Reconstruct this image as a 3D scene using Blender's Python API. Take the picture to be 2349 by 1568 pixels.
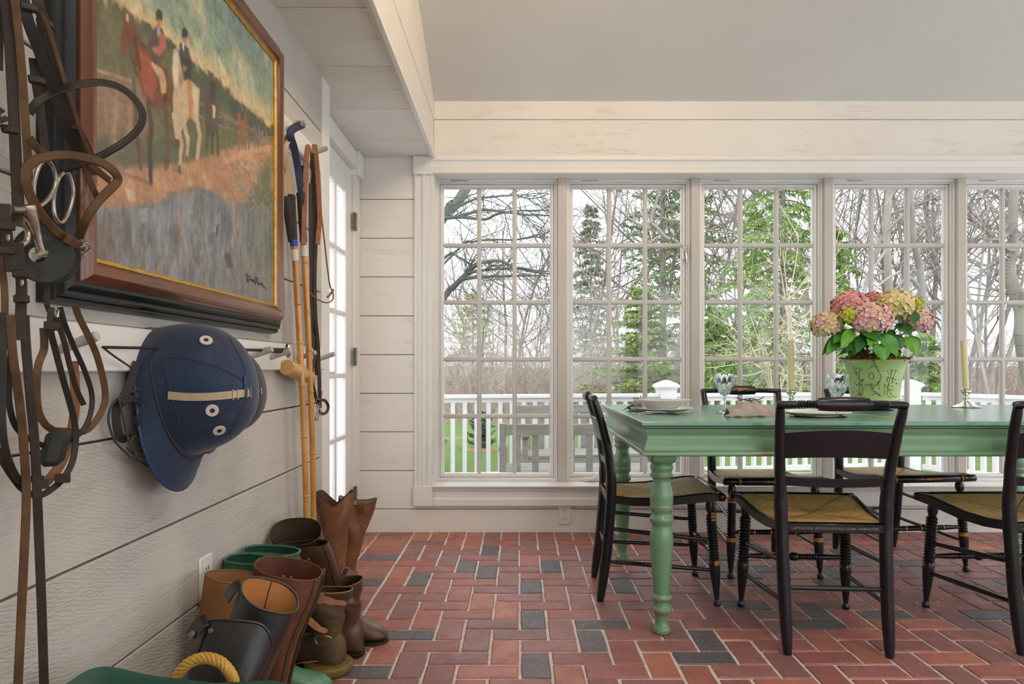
import bpy, math, random
import numpy as np
from mathutils import Vector, Matrix, noise
from mathutils.bvhtree import BVHTree

for _o in list(bpy.data.objects):
    bpy.data.objects.remove(_o, do_unlink=True)
SC = bpy.context.scene
COL = SC.collection
random.seed(7)

# ------------------------------------------------------------------ camera
F, CX, CY, EYE = 1600.0, 1188.0, 843.0, 0.958      # focal length and principal point in 2349x1568 pixels
cam_d = bpy.data.cameras.new('camera')
cam_d.sensor_fit = 'HORIZONTAL'
cam_d.sensor_width = 36.0
cam_d.lens = F / 2349.0 * 36.0
cam_d.shift_x = -(CX - 1174.5) / 2349.0
cam_d.shift_y = (CY - 784.0) / 2349.0
cam_d.clip_start = 0.05
cam_d.clip_end = 400
cam = bpy.data.objects.new('camera', cam_d)
cam.location = (0, 0, EYE)
cam.rotation_euler = (math.pi / 2, 0, 0)
COL.objects.link(cam)
SC.camera = cam

# ------------------------------------------------------------------ overcast sky
W = bpy.data.worlds.new('overcast_sky')
SC.world = W
W.use_nodes = True
_bg = W.node_tree.nodes.get('Background') or W.node_tree.nodes.new('ShaderNodeBackground')
_bg.inputs['Color'].default_value = (0.94, 0.965, 1.0, 1)
_bg.inputs['Strength'].default_value = 2.3

# ------------------------------------------------------------------ exposure
SC.view_settings.view_transform = 'Standard'
SC.view_settings.look = 'None'
SC.view_settings.exposure = 0.28
SC.view_settings.gamma = 1.0
SC.view_settings.use_curve_mapping = False

SC.cycles.max_bounces = 6
SC.cycles.diffuse_bounces = 3
SC.cycles.glossy_bounces = 3
SC.cycles.transmission_bounces = 7
SC.cycles.use_adaptive_sampling = True
SC.cycles.adaptive_threshold = 0.09

# ------------------------------------------------------------------ room lamps (warm ceiling lights behind the camera)
def area(name, loc, target, size, power, color):
    l = bpy.data.lights.new(name, 'AREA')
    l.shape = 'DISK'
    l.size = size
    l.energy = power
    l.color = color
    o = bpy.data.objects.new(name, l)
    o.location = loc
    o.rotation_euler = (Vector(target) - Vector(loc)).to_track_quat('-Z', 'Y').to_euler()
    COL.objects.link(o)
    return o
area('ceiling_light', (1.9, 1.0, 3.3), (1.3, 3.2, 0.0), 0.5, 14, (1.0, 0.84, 0.66))
area('ceiling_light', (0.75, 2.1, 2.95), (-0.5, 3.1, 2.6), 0.25, 9, (1.0, 0.66, 0.36))
area('ceiling_light', (0.9, -0.6, 3.6), (-0.5, 1.7, 0.4), 0.6, 20, (1.0, 0.88, 0.74))

# ------------------------------------------------------------------ helpers
def P(px, py, d):
    """photo pixel at distance d from the lens plane -> point in the room"""
    return Vector(((px - CX) / F * d, d, EYE + (CY - py) / F * d))

def V(*a):
    return Vector(a)

def lerp(a, b, t):
    return a + (b - a) * t

def cr(pts, n=6, closed=False):
    """Catmull-Rom through points"""
    pts = [Vector(p) for p in pts]
    m = len(pts)
    out = []
    rng = range(m) if closed else range(m - 1)
    for i in rng:
        if closed:
            p0, p1, p2, p3 = pts[i - 1], pts[i], pts[(i + 1) % m], pts[(i + 2) % m]
        else:
            p1, p2 = pts[i], pts[i + 1]
            p0 = pts[i - 1] if i > 0 else p1 * 2 - p2
            p3 = pts[i + 2] if i + 2 < m else p2 * 2 - p1
        for k in range(n):
            t = k / n
            out.append(0.5 * ((2 * p1) + (p2 - p0) * t + (2 * p0 - 5 * p1 + 4 * p2 - p3) * t * t + (3 * p1 - p0 - 3 * p2 + p3) * t ** 3))
    if not closed:
        out.append(pts[-1])
    return out

def interp(tab, x):
    """piecewise linear table [(x, v), ...]"""
    if x <= tab[0][0]:
        return tab[0][1]
    for (a, va), (b, vb) in zip(tab, tab[1:]):
        if x <= b:
            return va + (vb - va) * (x - a) / (b - a)
    return tab[-1][1]

class MB:
    def __init__(s):
        s.v = []
        s.f = []
    def add(s, vs, fs):
        b = len(s.v)
        s.v.extend([tuple(v) for v in vs])
        s.f.extend([tuple(b + i for i in f) for f in fs])
        return s
    def obox(s, c, ax, h, ch=0.0):
        """oriented box: centre, 3 axes, half sizes, chamfer"""
        c = Vector(c)
        ax = [Vector(a) for a in ax]
        def pt(p):
            return c + ax[0] * p[0] + ax[1] * p[1] + ax[2] * p[2]
        if ch <= 0:
            vs = [pt((sx * h[0], sy * h[1], sz * h[2])) for sx in (-1, 1) for sy in (-1, 1) for sz in (-1, 1)]
            return s.add(vs, [(0, 1, 3, 2), (4, 6, 7, 5), (0, 4, 5, 1), (2, 3, 7, 6), (0, 2, 6, 4), (1, 5, 7, 3)])
        vs = []
        ix = {}
        for sx in (-1, 1):
            for sy in (-1, 1):
                for sz in (-1, 1):
                    S = (sx, sy, sz)
                    for k in range(3):
                        p = [S[i] * (h[i] - (0 if i == k else min(ch, h[i] * .95))) for i in range(3)]
                        ix[(sx, sy, sz, k)] = len(vs)
                        vs.append(pt(p))
        fs = []
        for k in range(3):
            i, j = [(1, 2), (2, 0), (0, 1)][k]
            for sg in (-1, 1):
                q = []
                for a, b in ((-1, -1), (1, -1), (1, 1), (-1, 1)):
                    S = [0, 0, 0]
                    S[k] = sg; S[i] = a; S[j] = b
                    q.append(ix[(S[0], S[1], S[2], k)])
                fs.append(tuple(q if sg > 0 else q[::-1]))
        for k in range(3):                      # edges parallel to axis k
            i, j = [(1, 2), (2, 0), (0, 1)][k]
            for a in (-1, 1):
                for b in (-1, 1):
                    S0 = [0, 0, 0]; S1 = [0, 0, 0]
                    S0[k] = -1; S1[k] = 1
                    S0[i] = S1[i] = a; S0[j] = S1[j] = b
                    q = [ix[tuple(S0) + (i,)], ix[tuple(S1) + (i,)], ix[tuple(S1) + (j,)], ix[tuple(S0) + (j,)]]
                    fs.append(tuple(q if a * b < 0 else q[::-1]))
        for sx in (-1, 1):
            for sy in (-1, 1):
                for sz in (-1, 1):
                    q = [ix[(sx, sy, sz, k)] for k in range(3)]
                    fs.append(tuple(q if sx * sy * sz > 0 else q[::-1]))
        return s.add(vs, fs)
    def box(s, x0, x1, y0, y1, z0, z1, ch=0.0):
        return s.obox(((x0 + x1) / 2, (y0 + y1) / 2, (z0 + z1) / 2), ((1, 0, 0), (0, 1, 0), (0, 0, 1)),
                      (abs(x1 - x0) / 2, abs(y1 - y0) / 2, abs(z1 - z0) / 2), ch)
    def loft(s, rings, closed=True, cap0=True, cap1=True, loop=False):
        n = len(rings[0])
        vs = [p for r in rings for p in r]
        fs = []
        m = len(rings)
        for a in range(m if loop else m - 1):
            b = (a + 1) % m
            for i in range(n if closed else n - 1):
                j = (i + 1) % n
                fs.append((a * n + i, a * n + j, b * n + j, b * n + i))
        if closed and cap0 and not loop:
            fs.append(tuple(range(n))[::-1])
        if closed and cap1 and not loop:
            fs.append(tuple((m - 1) * n + i for i in range(n)))
        return s.add(vs, fs)
    def frames(s, pts, up=None, loop=False):
        pts = [Vector(p) for p in pts]
        m = len(pts)
        out = []
        nv = None
        for i in range(m):
            if loop:
                t = pts[(i + 1) % m] - pts[i - 1]
            else:
                t = pts[min(i + 1, m - 1)] - pts[max(i - 1, 0)]
            if t.length < 1e-9:
                t = Vector((0, 0, 1))
            t.normalize()
            if nv is None:
                nv = Vector(up) if up is not None else (Vector((0, 0, 1)) if abs(t.z) < .9 else Vector((1, 0, 0)))
            nv = nv - t * nv.dot(t)
            if nv.length < 1e-6:
                nv = t.orthogonal()
            nv.normalize()
            out.append((t, nv.copy(), t.cross(nv)))
        return out
    def tube(s, pts, r, n=8, cap=True, loop=False, up=None, flat=1.0):
        pts = [Vector(p) for p in pts]
        rr = r if isinstance(r, (list, tuple)) else [r] * len(pts)
        rings = []
        for p, q, (t, a, b) in zip(pts, rr, s.frames(pts, up, loop)):
            rings.append([p + (a * math.cos(2 * math.pi * k / n) * flat + b * math.sin(2 * math.pi * k / n)) * q for k in range(n)])
        return s.loft(rings, True, cap, cap, loop)
    def ribbon(s, pts, w, t, nrm=None, loop=False, fixed=False):
        """flat strap of width w and thickness t; nrm = direction its face looks to"""
        pts = [Vector(p) for p in pts]
        m = len(pts)
        ww = w if isinstance(w, (list, tuple)) else [w] * m
        rings = []
        fr = s.frames(pts, nrm, loop)
        for i, p in enumerate(pts):
            tt, a, b = fr[i]
            if fixed and nrm is not None:
                a = Vector(nrm) - tt * Vector(nrm).dot(tt)
                a.normalize()
                b = tt.cross(a)
            h, g = ww[i] / 2, t / 2
            e = min(g * .6, h * .5)
            rings.append([p + b * (h - e) + a * g, p + b * h + a * (g - e), p + b * h - a * (g - e), p + b * (h - e) - a * g,
                          p - b * (h - e) - a * g, p - b * h - a * (g - e), p - b * h + a * (g - e), p - b * (h - e) + a * g])
        return s.loft(rings, True, True, True, loop)
    def lathe(s, prof, n=24, c=(0, 0, 0), mat=None, cap=True):
        """prof = [(r, z)] bottom to top about local z at c"""
        rings = []
        for r, z in prof:
            ring = [Vector((r * math.cos(2 * math.pi * k / n), r * math.sin(2 * math.pi * k / n), z)) for k in range(n)]
            if mat is not None:
                ring = [mat @ p for p in ring]
            rings.append([p + Vector(c) for p in ring])
        return s.loft(rings, True, cap, cap)
    def prism(s, poly, d, ax=None):
        """poly: list of 3-D points, d: extrusion vector"""
        poly = [Vector(p) for p in poly]
        d = Vector(d)
        return s.loft([poly, [p + d for p in poly]], True, True, True)
    def ell(s, c, r, n=12, m=8, mat=None):
        rings = []
        for i in range(m + 1):
            th = math.pi * i / m
            st = max(math.sin(th), 1e-3)
            ring = [Vector((r[0] * st * math.cos(2 * math.pi * k / n), r[1] * st * math.sin(2 * math.pi * k / n), -r[2] * math.cos(th))) for k in range(n)]
            if mat is not None:
                ring = [mat @ p for p in ring]
            rings.append([p + Vector(c) for p in ring])
        return s.loft(rings)
    def xf(s, M):
        s.v = [tuple(M @ Vector(v)) for v in s.v]
        return s

def root_loc(o):
    while o.parent is not None:
        o = o.parent
    return Vector(o.get('_rl', (0, 0, 0)))

def mesh_of(name, mb, m, ang=38, off=(0, 0, 0)):
    me = bpy.data.meshes.new(name)
    off = Vector(off)
    vs = mb.v if off.length == 0 else [(v[0] - off.x, v[1] - off.y, v[2] - off.z) for v in mb.v]
    me.from_pydata(vs, [], mb.f)
    me.validate(clean_customdata=False)
    if ang > 0:
        me.polygons.foreach_set('use_smooth', [True] * len(me.polygons))
        me.set_sharp_from_angle(angle=math.radians(ang))
    me.update()
    if m is not None:
        me.materials.append(m)
    return me

def part(name, mb, m, parent, ang=38, label=None, kind=None):
    """a part (or sub-part) of a thing; the shape is given in room coordinates"""
    me = mesh_of(name, mb, m, ang, root_loc(parent))
    o = bpy.data.objects.new(name, me)
    o.parent = parent
    COL.objects.link(o)
    if label:
        o['label'] = label
    if kind:
        o['kind'] = kind
    return o

def thing(name, label, cat, loc=(0, 0, 0), group=None, kind=None):
    o = bpy.data.objects.new(name, None)
    o.empty_display_size = 0.05
    o.location = loc
    o['_rl'] = list(loc)
    if label:
        o['label'] = label
    if cat:
        o['category'] = cat
    if group:
        o['group'] = group
    if kind:
        o['kind'] = kind
    COL.objects.link(o)
    return o

def solo(name, mb, m, label, cat, loc=(0, 0, 0), ang=38, group=None, kind=None):
    """a thing that is one mesh"""
    o = bpy.data.objects.new(name, mesh_of(name, mb, m, ang, loc))
    o.location = loc
    o['_rl'] = list(loc)
    if label:
        o['label'] = label
    if cat:
        o['category'] = cat
    if group:
        o['group'] = group
    if kind:
        o['kind'] = kind
    COL.objects.link(o)
    return o

def copy_tree(o, parent=None):
    c = o.copy()
    COL.objects.link(c)
    c.parent = parent
    for ch in list(o.children):
        copy_tree(ch, c)
    return c

def place(o, loc, rz=0.0, label=None, group=None):
    o.location = loc
    o.rotation_euler = (0, 0, rz)
    if label:
        o['label'] = label
    if group:
        o['group'] = group
    return o

# ------------------------------------------------------------------ materials
class NT:
    def __init__(s, name):
        s.m = bpy.data.materials.new(name)
        s.m.use_nodes = True
        s.t = s.m.node_tree
        for n in list(s.t.nodes):
            s.t.nodes.remove(n)
        s.out = s.t.nodes.new('ShaderNodeOutputMaterial')
    def n(s, typ, **kw):
        nd = s.t.nodes.new('ShaderNode' + typ)
        ins = kw.pop('ins', {})
        for k, v in kw.items():
            setattr(nd, k, v)
        for k, v in ins.items():
            s.put(nd.inputs[k], v)
        return nd
    def put(s, sock, v):
        if hasattr(v, 'is_linked') or isinstance(v, bpy.types.NodeSocket):
            s.t.links.new(v, sock)
        else:
            if isinstance(v, (tuple, list)) and len(v) == 3 and sock.type == 'RGBA':
                v = (*v, 1)
            sock.default_value = v
    def coord(s, kind='Object', scale=(1, 1, 1), rnd=0.0):
        c = s.n('TexCoord').outputs[kind]
        if rnd:
            oi = s.n('ObjectInfo').outputs['Random']
            mu = s.n('VectorMath', operation='SCALE', ins={0: (rnd, rnd * 1.7, rnd * .6)})
            s.put(mu.inputs['Scale'], oi)
            ad = s.n('VectorMath', operation='ADD', ins={0: c, 1: mu.outputs[0]})
            c = ad.outputs[0]
        mp = s.n('Mapping', ins={'Vector': c, 'Scale': scale})
        return mp.outputs[0]
    def noise(s, vec, scale, detail=4, rough=.55, dist=0.0):
        return s.n('TexNoise', ins={'Vector': vec, 'Scale': scale, 'Detail': detail, 'Roughness': rough, 'Distortion': dist}).outputs['Fac']
    def ramp(s, fac, stops, interp='LINEAR'):
        r = s.n('ValToRGB')
        r.color_ramp.interpolation = interp
        el = r.color_ramp.elements
        while len(el) < len(stops):
            el.new(0.5)
        for e, (p, c) in zip(el, stops):
            e.position = p
            e.color = (*c, 1) if len(c) == 3 else c
        s.put(r.inputs[0], fac)
        return r.outputs[0]
    def mix(s, fac, a, b, blend='MIX'):
        x = s.n('Mix', data_type='RGBA', blend_type=blend)
        s.put(x.inputs[0], fac); s.put(x.inputs[6], a); s.put(x.inputs[7], b)
        return x.outputs[2]
    def math(s, op, a, b=0.0, c=None):
        x = s.n('Math', operation=op)
        s.put(x.inputs[0], a); s.put(x.inputs[1], b)
        if c is not None:
            s.put(x.inputs[2], c)
        return x.outputs[0]
    def bump(s, h, strength=.3, dist=.01):
        return s.n('Bump', ins={'Height': h, 'Strength': strength, 'Distance': dist}).outputs[0]
    def bsdf(s, **ins):
        b = s.n('BsdfPrincipled')
        for k, v in ins.items():
            s.put(b.inputs[k.replace('_', ' ')], v)
        s.t.links.new(b.outputs[0], s.out.inputs[0])
        return b

def simple(name, c1, rough=.5, c2=None, scale=8.0, stretch=(1, 1, 1), bump=0.0, bscale=None, metal=0.0, coat=0.0, rnd=1.0, lo=.35, hi=.65, bdist=.004, spec=None):
    t = NT(name)
    vec = t.coord('Object', stretch, rnd)
    col = c1
    if c2 is not None:
        col = t.ramp(t.noise(vec, scale), [(lo, c1), (hi, c2)])
    kw = dict(Base_Color=col, Roughness=rough, Metallic=metal)
    if spec is not None:
        kw['Specular_IOR_Level'] = spec
    if coat:
        kw['Coat_Weight'] = coat
        kw['Coat_Roughness'] = 0.12
    if bump:
        kw['Normal'] = t.bump(t.noise(vec, bscale or scale * 6, 5, .6), bump, bdist)
    t.bsdf(**kw)
    return t.m

def plank_mat(name, c1, c2, dark, stretch, saw=(1, 1, 1), rough=.62, bs=.45, knots=True, wave=.22):
    """whitewashed rough-sawn board; stretch squeezes the grain along the board"""
    t = NT(name)
    v = t.coord('Object', stretch, 7.0)
    g1 = t.noise(v, 9, 3, .62, .6)
    g2 = t.noise(v, 34, 4, .7, .9)
    big = t.noise(t.coord('Object', (1, 1, 1), 3.0), 1.7, 3)
    col = t.ramp(big, [(.34, c1), (.66, c2)])
    sel = t.ramp(t.noise(t.coord('Object', (1, 1, 1), 5.0), 3.2, 4, .65), [(.50, (0, 0, 0)), (.72, (1, 1, 1))])
    streak = t.ramp(g2, [(.50, (0, 0, 0)), (.70, (1, 1, 1))])
    f = t.math('MULTIPLY', t.math('MULTIPLY', streak, sel), .5)
    col = t.mix(f, col, dark)
    if knots:
        vo = t.n('TexVoronoi', ins={'Vector': t.coord('Object', tuple(.55 * q if q < .5 else q for q in (1, 1, 1)), 4.0), 'Scale': 1.9, 'Randomness': 1.0})
        kf = t.ramp(vo.outputs['Distance'], [(.03, (1, 1, 1)), (.055, (0, 0, 0))])
        col = t.mix(t.math('MULTIPLY', kf, .45), col, (.36, .20, .10))
    wv = t.n('TexWave', wave_type='BANDS', bands_direction='DIAGONAL', ins={'Vector': t.coord('Object', saw, 2.0), 'Scale': 1.0, 'Distortion': 7.0, 'Detail': 4.0, 'Detail Scale': 1.3})
    h = t.math('ADD', t.math('MULTIPLY', g2, 1.0), t.math('MULTIPLY', t.math('MULTIPLY', wv.outputs['Fac'], t.ramp(big, [(.40, (.1, .1, .1)), (.60, (1, 1, 1))])), wave))
    h = t.math('ADD', h, t.math('MULTIPLY', t.noise(t.coord('Object', (1, 2.2, .16), 4.0), 60, 3, .6), .35))
    h = t.math('ADD', h, t.math('MULTIPLY', g1, .5))
    t.bsdf(Base_Color=col, Roughness=rough, Normal=t.bump(h, bs, .006))
    return t.m

M = {}
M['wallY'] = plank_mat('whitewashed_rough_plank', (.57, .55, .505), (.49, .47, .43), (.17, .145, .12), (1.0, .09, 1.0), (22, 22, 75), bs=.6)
M['wallX'] = plank_mat('whitewashed_plank', (.81, .79, .74), (.77, .745, .69), (.36, .26, .17), (.10, 1.0, 1.0), (4, 1, 30), bs=.16)
M['wallY2'] = plank_mat('whitewashed_fascia_plank', (.76, .72, .65), (.72, .675, .60), (.36, .26, .17), (1.0, .10, 1.0), (1, 4, 30), bs=.14)
M['soffit'] = plank_mat('whitewashed_ceiling_plank', (.80, .785, .73), (.74, .72, .66), (.24, .21, .18), (.10, 1.0, 1.0), (4, 30, 1), bs=.22)
M['gap'] = simple('dark_joint', (.10, .065, .035), .9)
M['trim'] = simple('painted_trim', (.80, .79, .765), .42, (.77, .76, .735), 3)
M['white'] = simple('white_window_paint', (.80, .795, .78), .38, (.77, .765, .75), 3)
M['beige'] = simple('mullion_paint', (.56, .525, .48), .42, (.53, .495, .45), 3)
M['sash_backlit'] = simple('white_sash_paint_backlit', (.60, .59, .565), .40, (.57, .56, .535), 3)  # white paint darkened in colour for the backlit muntin faces
M['plaster'] = simple('ceiling_plaster', (.68, .69, .66), .75, (.65, .66, .63), 2, bump=.06, bscale=60)
M['mortar'] = simple('brick_mortar', (.82, .79, .74), .9, (.64, .60, .55), 40, bump=.5, bscale=160, rnd=0)
M['black'] = simple('black_chair_paint', (.0055, .0068, .0105), .28, (.0095, .0115, .0165), 6, coat=.22, spec=.4)
M['gold'] = simple('gold_stencil', (.55, .27, .055), .42, (.40, .18, .03), 60, metal=.35)
M['chrome'] = simple('steel', (.62, .60, .57), .22, metal=1.0)
M['nickel'] = simple('worn_nickel', (.50, .46, .40), .34, (.32, .29, .25), 90, metal=1.0)
M['silver'] = simple('polished_silver', (.72, .70, .64), .14, metal=1.0)
M['plastic'] = simple('white_plastic', (.78, .76, .72), .35)
M['slot'] = simple('dark_slot', (.02, .018, .016), .6)
M['hinge'] = simple('aged_hinge', (.30, .28, .25), .45, (.22, .20, .17), 60, metal=.8)
M['peg'] = simple('painted_peg', (.50, .46, .42), .45, (.44, .40, .36), 30)
M['porcelain'] = simple('white_porcelain', (.83, .82, .80), .16, coat=.4)
M['candle'] = simple('ivory_wax', (.80, .70, .40), .45, (.76, .66, .36), 20)
M['napkin'] = simple('taupe_linen', (.47, .40, .36), .9, (.42, .355, .32), 60, bump=.25, bscale=700)
M['napkin2'] = simple('grey_linen', (.30, .29, .29), .9, (.24, .235, .24), 60, bump=.25, bscale=700)
M['cord'] = simple('dark_cord', (.05, .04, .035), .7)
# ================================================================== THE ROOM
XN, XD, YW, XS = -0.825, -0.925, 4.066, -0.49    # near left wall, door wall, window wall, soffit edge
ZS = 2.185                                        # soffit height
def ceil_z(y):
    return 2.511 + (YW - y) * 0.41

def glass_mat():
    t = NT('window_glass')
    fr = t.n('Fresnel', ins={'IOR': 1.45})
    tr = t.n('BsdfTransparent', ins={'Color': (.985, .99, .99, 1)})
    gl = t.n('BsdfGlossy', ins={'Color': (1, 1, 1, 1), 'Roughness': .02})
    mx = t.n('MixShader')
    t.put(mx.inputs[0], t.math('MULTIPLY', fr.outputs[0], .55))
    t.put(mx.inputs[1], tr.outputs[0]); t.put(mx.inputs[2], gl.outputs[0])
    t.t.links.new(mx.outputs[0], t.out.inputs[0])
    return t.m
M['glass'] = glass_mat()

def brick_mat():
    t = NT('clay_brick')
    oi = t.n('ObjectInfo')
    v = t.coord('Object', (1, 1, 1), 9.0)
    base = oi.outputs['Color']
    n1 = t.noise(v, 14, 5, .6)
    n2 = t.noise(v, 70, 4, .6)
    col = t.mix(t.ramp(n1, [(.40, (0, 0, 0)), (.75, (.45, .45, .45))]), base, (.17, .085, .08))
    hz = t.ramp(n2, [(.50, (0, 0, 0)), (.80, (.55, .55, .55))])
    col = t.mix(hz, col, (.40, .30, .27))
    h = t.math('ADD', t.math('MULTIPLY', n1, .8), t.math('MULTIPLY', n2, .35))
    t.bsdf(Base_Color=col, Roughness=t.ramp(n1, [(.3, (.40,) * 3), (.7, (.58,) * 3)]), Normal=t.bump(h, .45, .006))
    return t.m
M['brick'] = brick_mat()

# ---------------------------------------------------------------- floor: mortar bed + bricks
fm = MB()
fm.box(-1.06, 4.6, -1.2, 4.07, -0.06, -0.0042)
floor = solo('floor', fm, M['mortar'], 'red and charcoal brick floor laid in herringbone', None, kind='structure')
PW = 0.1015          # brick width with joint
PL = 0.203
rb = random.Random(31)
def brick_mesh(nm, L, Wd, seed):
    r = random.Random(seed)
    mb = MB()
    hx, hy, c = L / 2 - .0045, Wd / 2 - .0042, .004
    jit = lambda: r.uniform(-.0016, .0016)
    bot, mid, top = [], [], []
    outline = [(-hx, -hy), (-hx / 3, -hy), (hx / 3, -hy), (hx, -hy), (hx, hy), (hx / 3, hy), (-hx / 3, hy), (-hx, hy)]
    for (x, y) in outline:
        x2, y2 = x + jit(), y + jit()
        bot.append((x2, y2, -.03)); mid.append((x2, y2, -.0035 + r.uniform(-.0012, .0008)))
        top.append((x2 * (1 - c / hx), y2 * (1 - c / hy), r.uniform(-.0006, .0006)))
    mb.loft([bot, mid, top], True, False, True)
    return mesh_of(nm, mb, M['brick'], 30)
BM = {}
def get_mesh(L, Wd):
    k = (round(L, 3), round(Wd, 3))
    if k not in BM:
        BM[k] = [brick_mesh('brick', L, Wd, 100 + i) for i in range(5 if L > .15 else 2)]
    return rb.choice(BM[k])
REDS = [(.275, .098, .082), (.255, .092, .084), (.305, .104, .084), (.24, .096, .092), (.21, .09, .09), (.335, .116, .082), (.195, .092, .092)]
DARK = [(.10, .106, .125), (.135, .125, .138), (.118, .117, .132)]
def z8(x, y):
    return 780 + x / 3.2625, 1180 + y / 3.2625
DARKPX = [z8(*q) for q in ((590, 482), (950, 390), (1100, 437), (1592, 390), (1450, 540), (1445, 792), (487, 902), (1475, 1135), (1900, 952), (970, 1250),
          (200, 1172), (1137, 262), (290, 325), (215, 510), (140, 682), (125, 748), (2180, 545), (1980, 520), (1960, 832))] + \
         [(1658, 1405), (1655, 1290), (1625, 1320), (1750, 1440), (1640, 1475), (1905, 1420), (2080, 1300), (1690, 1260), (2240, 1400), (2120, 1350)]
bricks = []
def proj(p):
    return CX + F * p[0] / p[1], CY - F * (p[2] - EYE) / p[1]
def brick_at(x, y, horiz, L=PL, Wd=PW):
    bricks.append((x, y, horiz, L, Wd))
# soldier course along the window wall
x = -0.602
while x < 4.5:
    brick_at(x + PW / 2, 3.981, False)
    x += PW
# border courses along the left wall
y = 4.082
while y > -0.9:
    brick_at(-0.7035, y - PW / 2, True)
    if y > 2.2:
        brick_at(-0.8555, y - PW / 2, True, PW * .98, PW)
    y -= PW
# herringbone field
for r in range(0, 48):
    yt = 3.879 - r * PW
    for i in range(-1, 50):
        k = (i - r) % 4
        x0 = -0.602 + i * PW
        if k == 0 and i >= 0:
            brick_at(x0 + PW, yt - PW / 2, True)
        elif k == 0 and i == -1:
            brick_at(x0 + 1.5 * PW, yt - PW / 2, True, PW, PW)
        elif k == 2 and i >= 0:
            if r == 0:
                brick_at(x0 + PW / 2, yt - PW / 2, True, PW, PW)
            else:
                brick_at(x0 + PW / 2, yt, False)
def seen(b):
    x, y = b[0], b[1]
    if y < 1.2:
        return -1
    px, py = proj((x, y, 0))
    if px < 700 or px > 2400 or py > 1610:
        return -1
    if x < -0.62 and y < 2.35:
        return -1
    return F / y
bricks.sort(key=lambda b: -seen(b))
far_b = MB()
far_n = 0
for bi, (x, y, hz, L, Wd) in enumerate(bricks):
    if seen((x, y)) < 0 or bi >= 300:
        hx, hy = (L / 2, Wd / 2) if hz else (Wd / 2, L / 2)
        far_b.box(x - hx + .0045, x + hx - .0045, y - hy + .0042, y + hy - .0042, -.03, 0.0)
        continue
    me = get_mesh(L, Wd)
    o = bpy.data.objects.new('brick', me)
    o.parent = floor
    o.location = (x, y, rb.uniform(-.0012, .0012))
    o.rotation_euler = (rb.uniform(-.006, .006), rb.uniform(-.006, .006), (0 if hz else math.pi / 2) + rb.choice((0, math.pi)) + rb.uniform(-.008, .008))
    px, py = proj((x, y, 0))
    hw = F / y * (.05 if not hz else .08)
    dark = any(abs(px - q[0]) < hw * .75 and abs(py - q[1]) < max(9, 22 * (F / y / 700)) * .7 for q in DARKPX)
    if not dark and px > 1500 and rb.random() < .12:
        dark = True
    if dark:
        c = rb.choice(DARK)
    else:
        c = rb.choice(REDS)
        s = rb.uniform(1.25, 1.62)
        c = tuple(q * s for q in c)
        if y > 3.7:
            c = (c[0] * 1.08, c[1] * 1.12, c[2] * .95)
    o.color = (*c, 1)
    COL.objects.link(o)
bricks_rest = part('brick_paving', far_b, M['brick'], floor, 0, kind='stuff')
bricks_rest.color = (.36, .13, .11, 1)

# ---------------------------------------------------------------- left wall (planks run along y)
wl = MB()
wl.box(-1.0, XN - .018, -1.2, 2.94, -.02, 2.30)
wall_left = solo('wall_left', wl, M['gap'], 'whitewashed rough plank wall beside the door', None, kind='structure')
JL = [0.0, .115, .348, .584, .813, 1.042, 1.273, 1.502, 1.730, 1.948, 2.20]
for a, b in zip(JL, JL[1:]):
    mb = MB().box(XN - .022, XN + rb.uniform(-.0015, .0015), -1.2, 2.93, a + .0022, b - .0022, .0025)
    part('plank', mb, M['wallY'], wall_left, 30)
# corner board and its return
mb = MB()
mb.box(XN - .12, XN + .002, 2.936, 3.052, 0, 2.19, .003)
solo('trim_1', mb, M['trim'], 'pale corner board between plank wall and door', None, kind='structure')
# door wall backing
mb = MB()
mb.box(-1.06, XD - .06, 2.90, 3.06, 0, 2.3)
mb.box(-1.06, XD - .06, 3.98, 4.30, 0, 2.3)
mb.box(-1.06, XD - .06, 2.90, 4.30, 2.10, 2.3)
mb.box(XD - .06, XD, 3.962, 4.066, 0, 2.185)
wall_door = solo('wall_door', mb, M['trim'], 'narrow pale wall holding the glazed door', None, kind='structure')
# door casing
mb = MB()
mb.box(XD - .05, XD + .012, 3.045, 3.962, 2.075, 2.184, .004)
mb.box(XD, XD + .024, 3.045, 3.97, 2.075, 2.10, .005)
mb.box(XD - .03, XD + .03, 3.935, 4.064, 2.045, 2.183, .004)
mb.box(XD - .05, XD + .006, 3.925, 4.06, 0, 2.05, .004)
solo('trim_2', mb, M['trim'], 'white casing around the glazed door', None, kind='structure')
# glazed door leaf
door = thing('door_1', 'white glazed door with small panes in left wall', None, (XD, 3.5, 0), kind='structure')
dx0, dx1 = XD - .052, XD - .010
ys = [3.085, 3.20, 3.795, 3.922]
mb = MB()
mb.box(dx0, dx1, ys[0], ys[1], .005, 2.065, .003)
mb.box(dx0, dx1, ys[2], ys[3], .005, 2.065, .003)
mb.box(dx0, dx1, ys[1], ys[2], 1.915, 2.065, .002)
mb.box(dx0, dx1, ys[1], ys[2], .005, .25, .002)
part('door_leaf', mb, M['white'], door)
gz = [.25 + k * .333 for k in range(6)]
gy = [3.20 + k * .1983 for k in range(4)]
for k in range(1, 5):
    part('muntin', MB().box(dx0 + .004, dx1 - .001, ys[1], ys[2], gz[k] - .012, gz[k] + .012, .005), M['white'], door)
for k in range(1, 3):
    part('muntin', MB().box(dx0 + .004, dx1 - .002, gy[k] - .011, gy[k] + .011, .25, 1.915, .005), M['white'], door)
for k in range(5):
    for j in range(3):
        part('pane', MB().box(XD - .033, XD - .029, gy[j] + .008, gy[j + 1] - .008, gz[k] + .009, gz[k + 1] - .009), M['glass'], door, 0)
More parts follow.
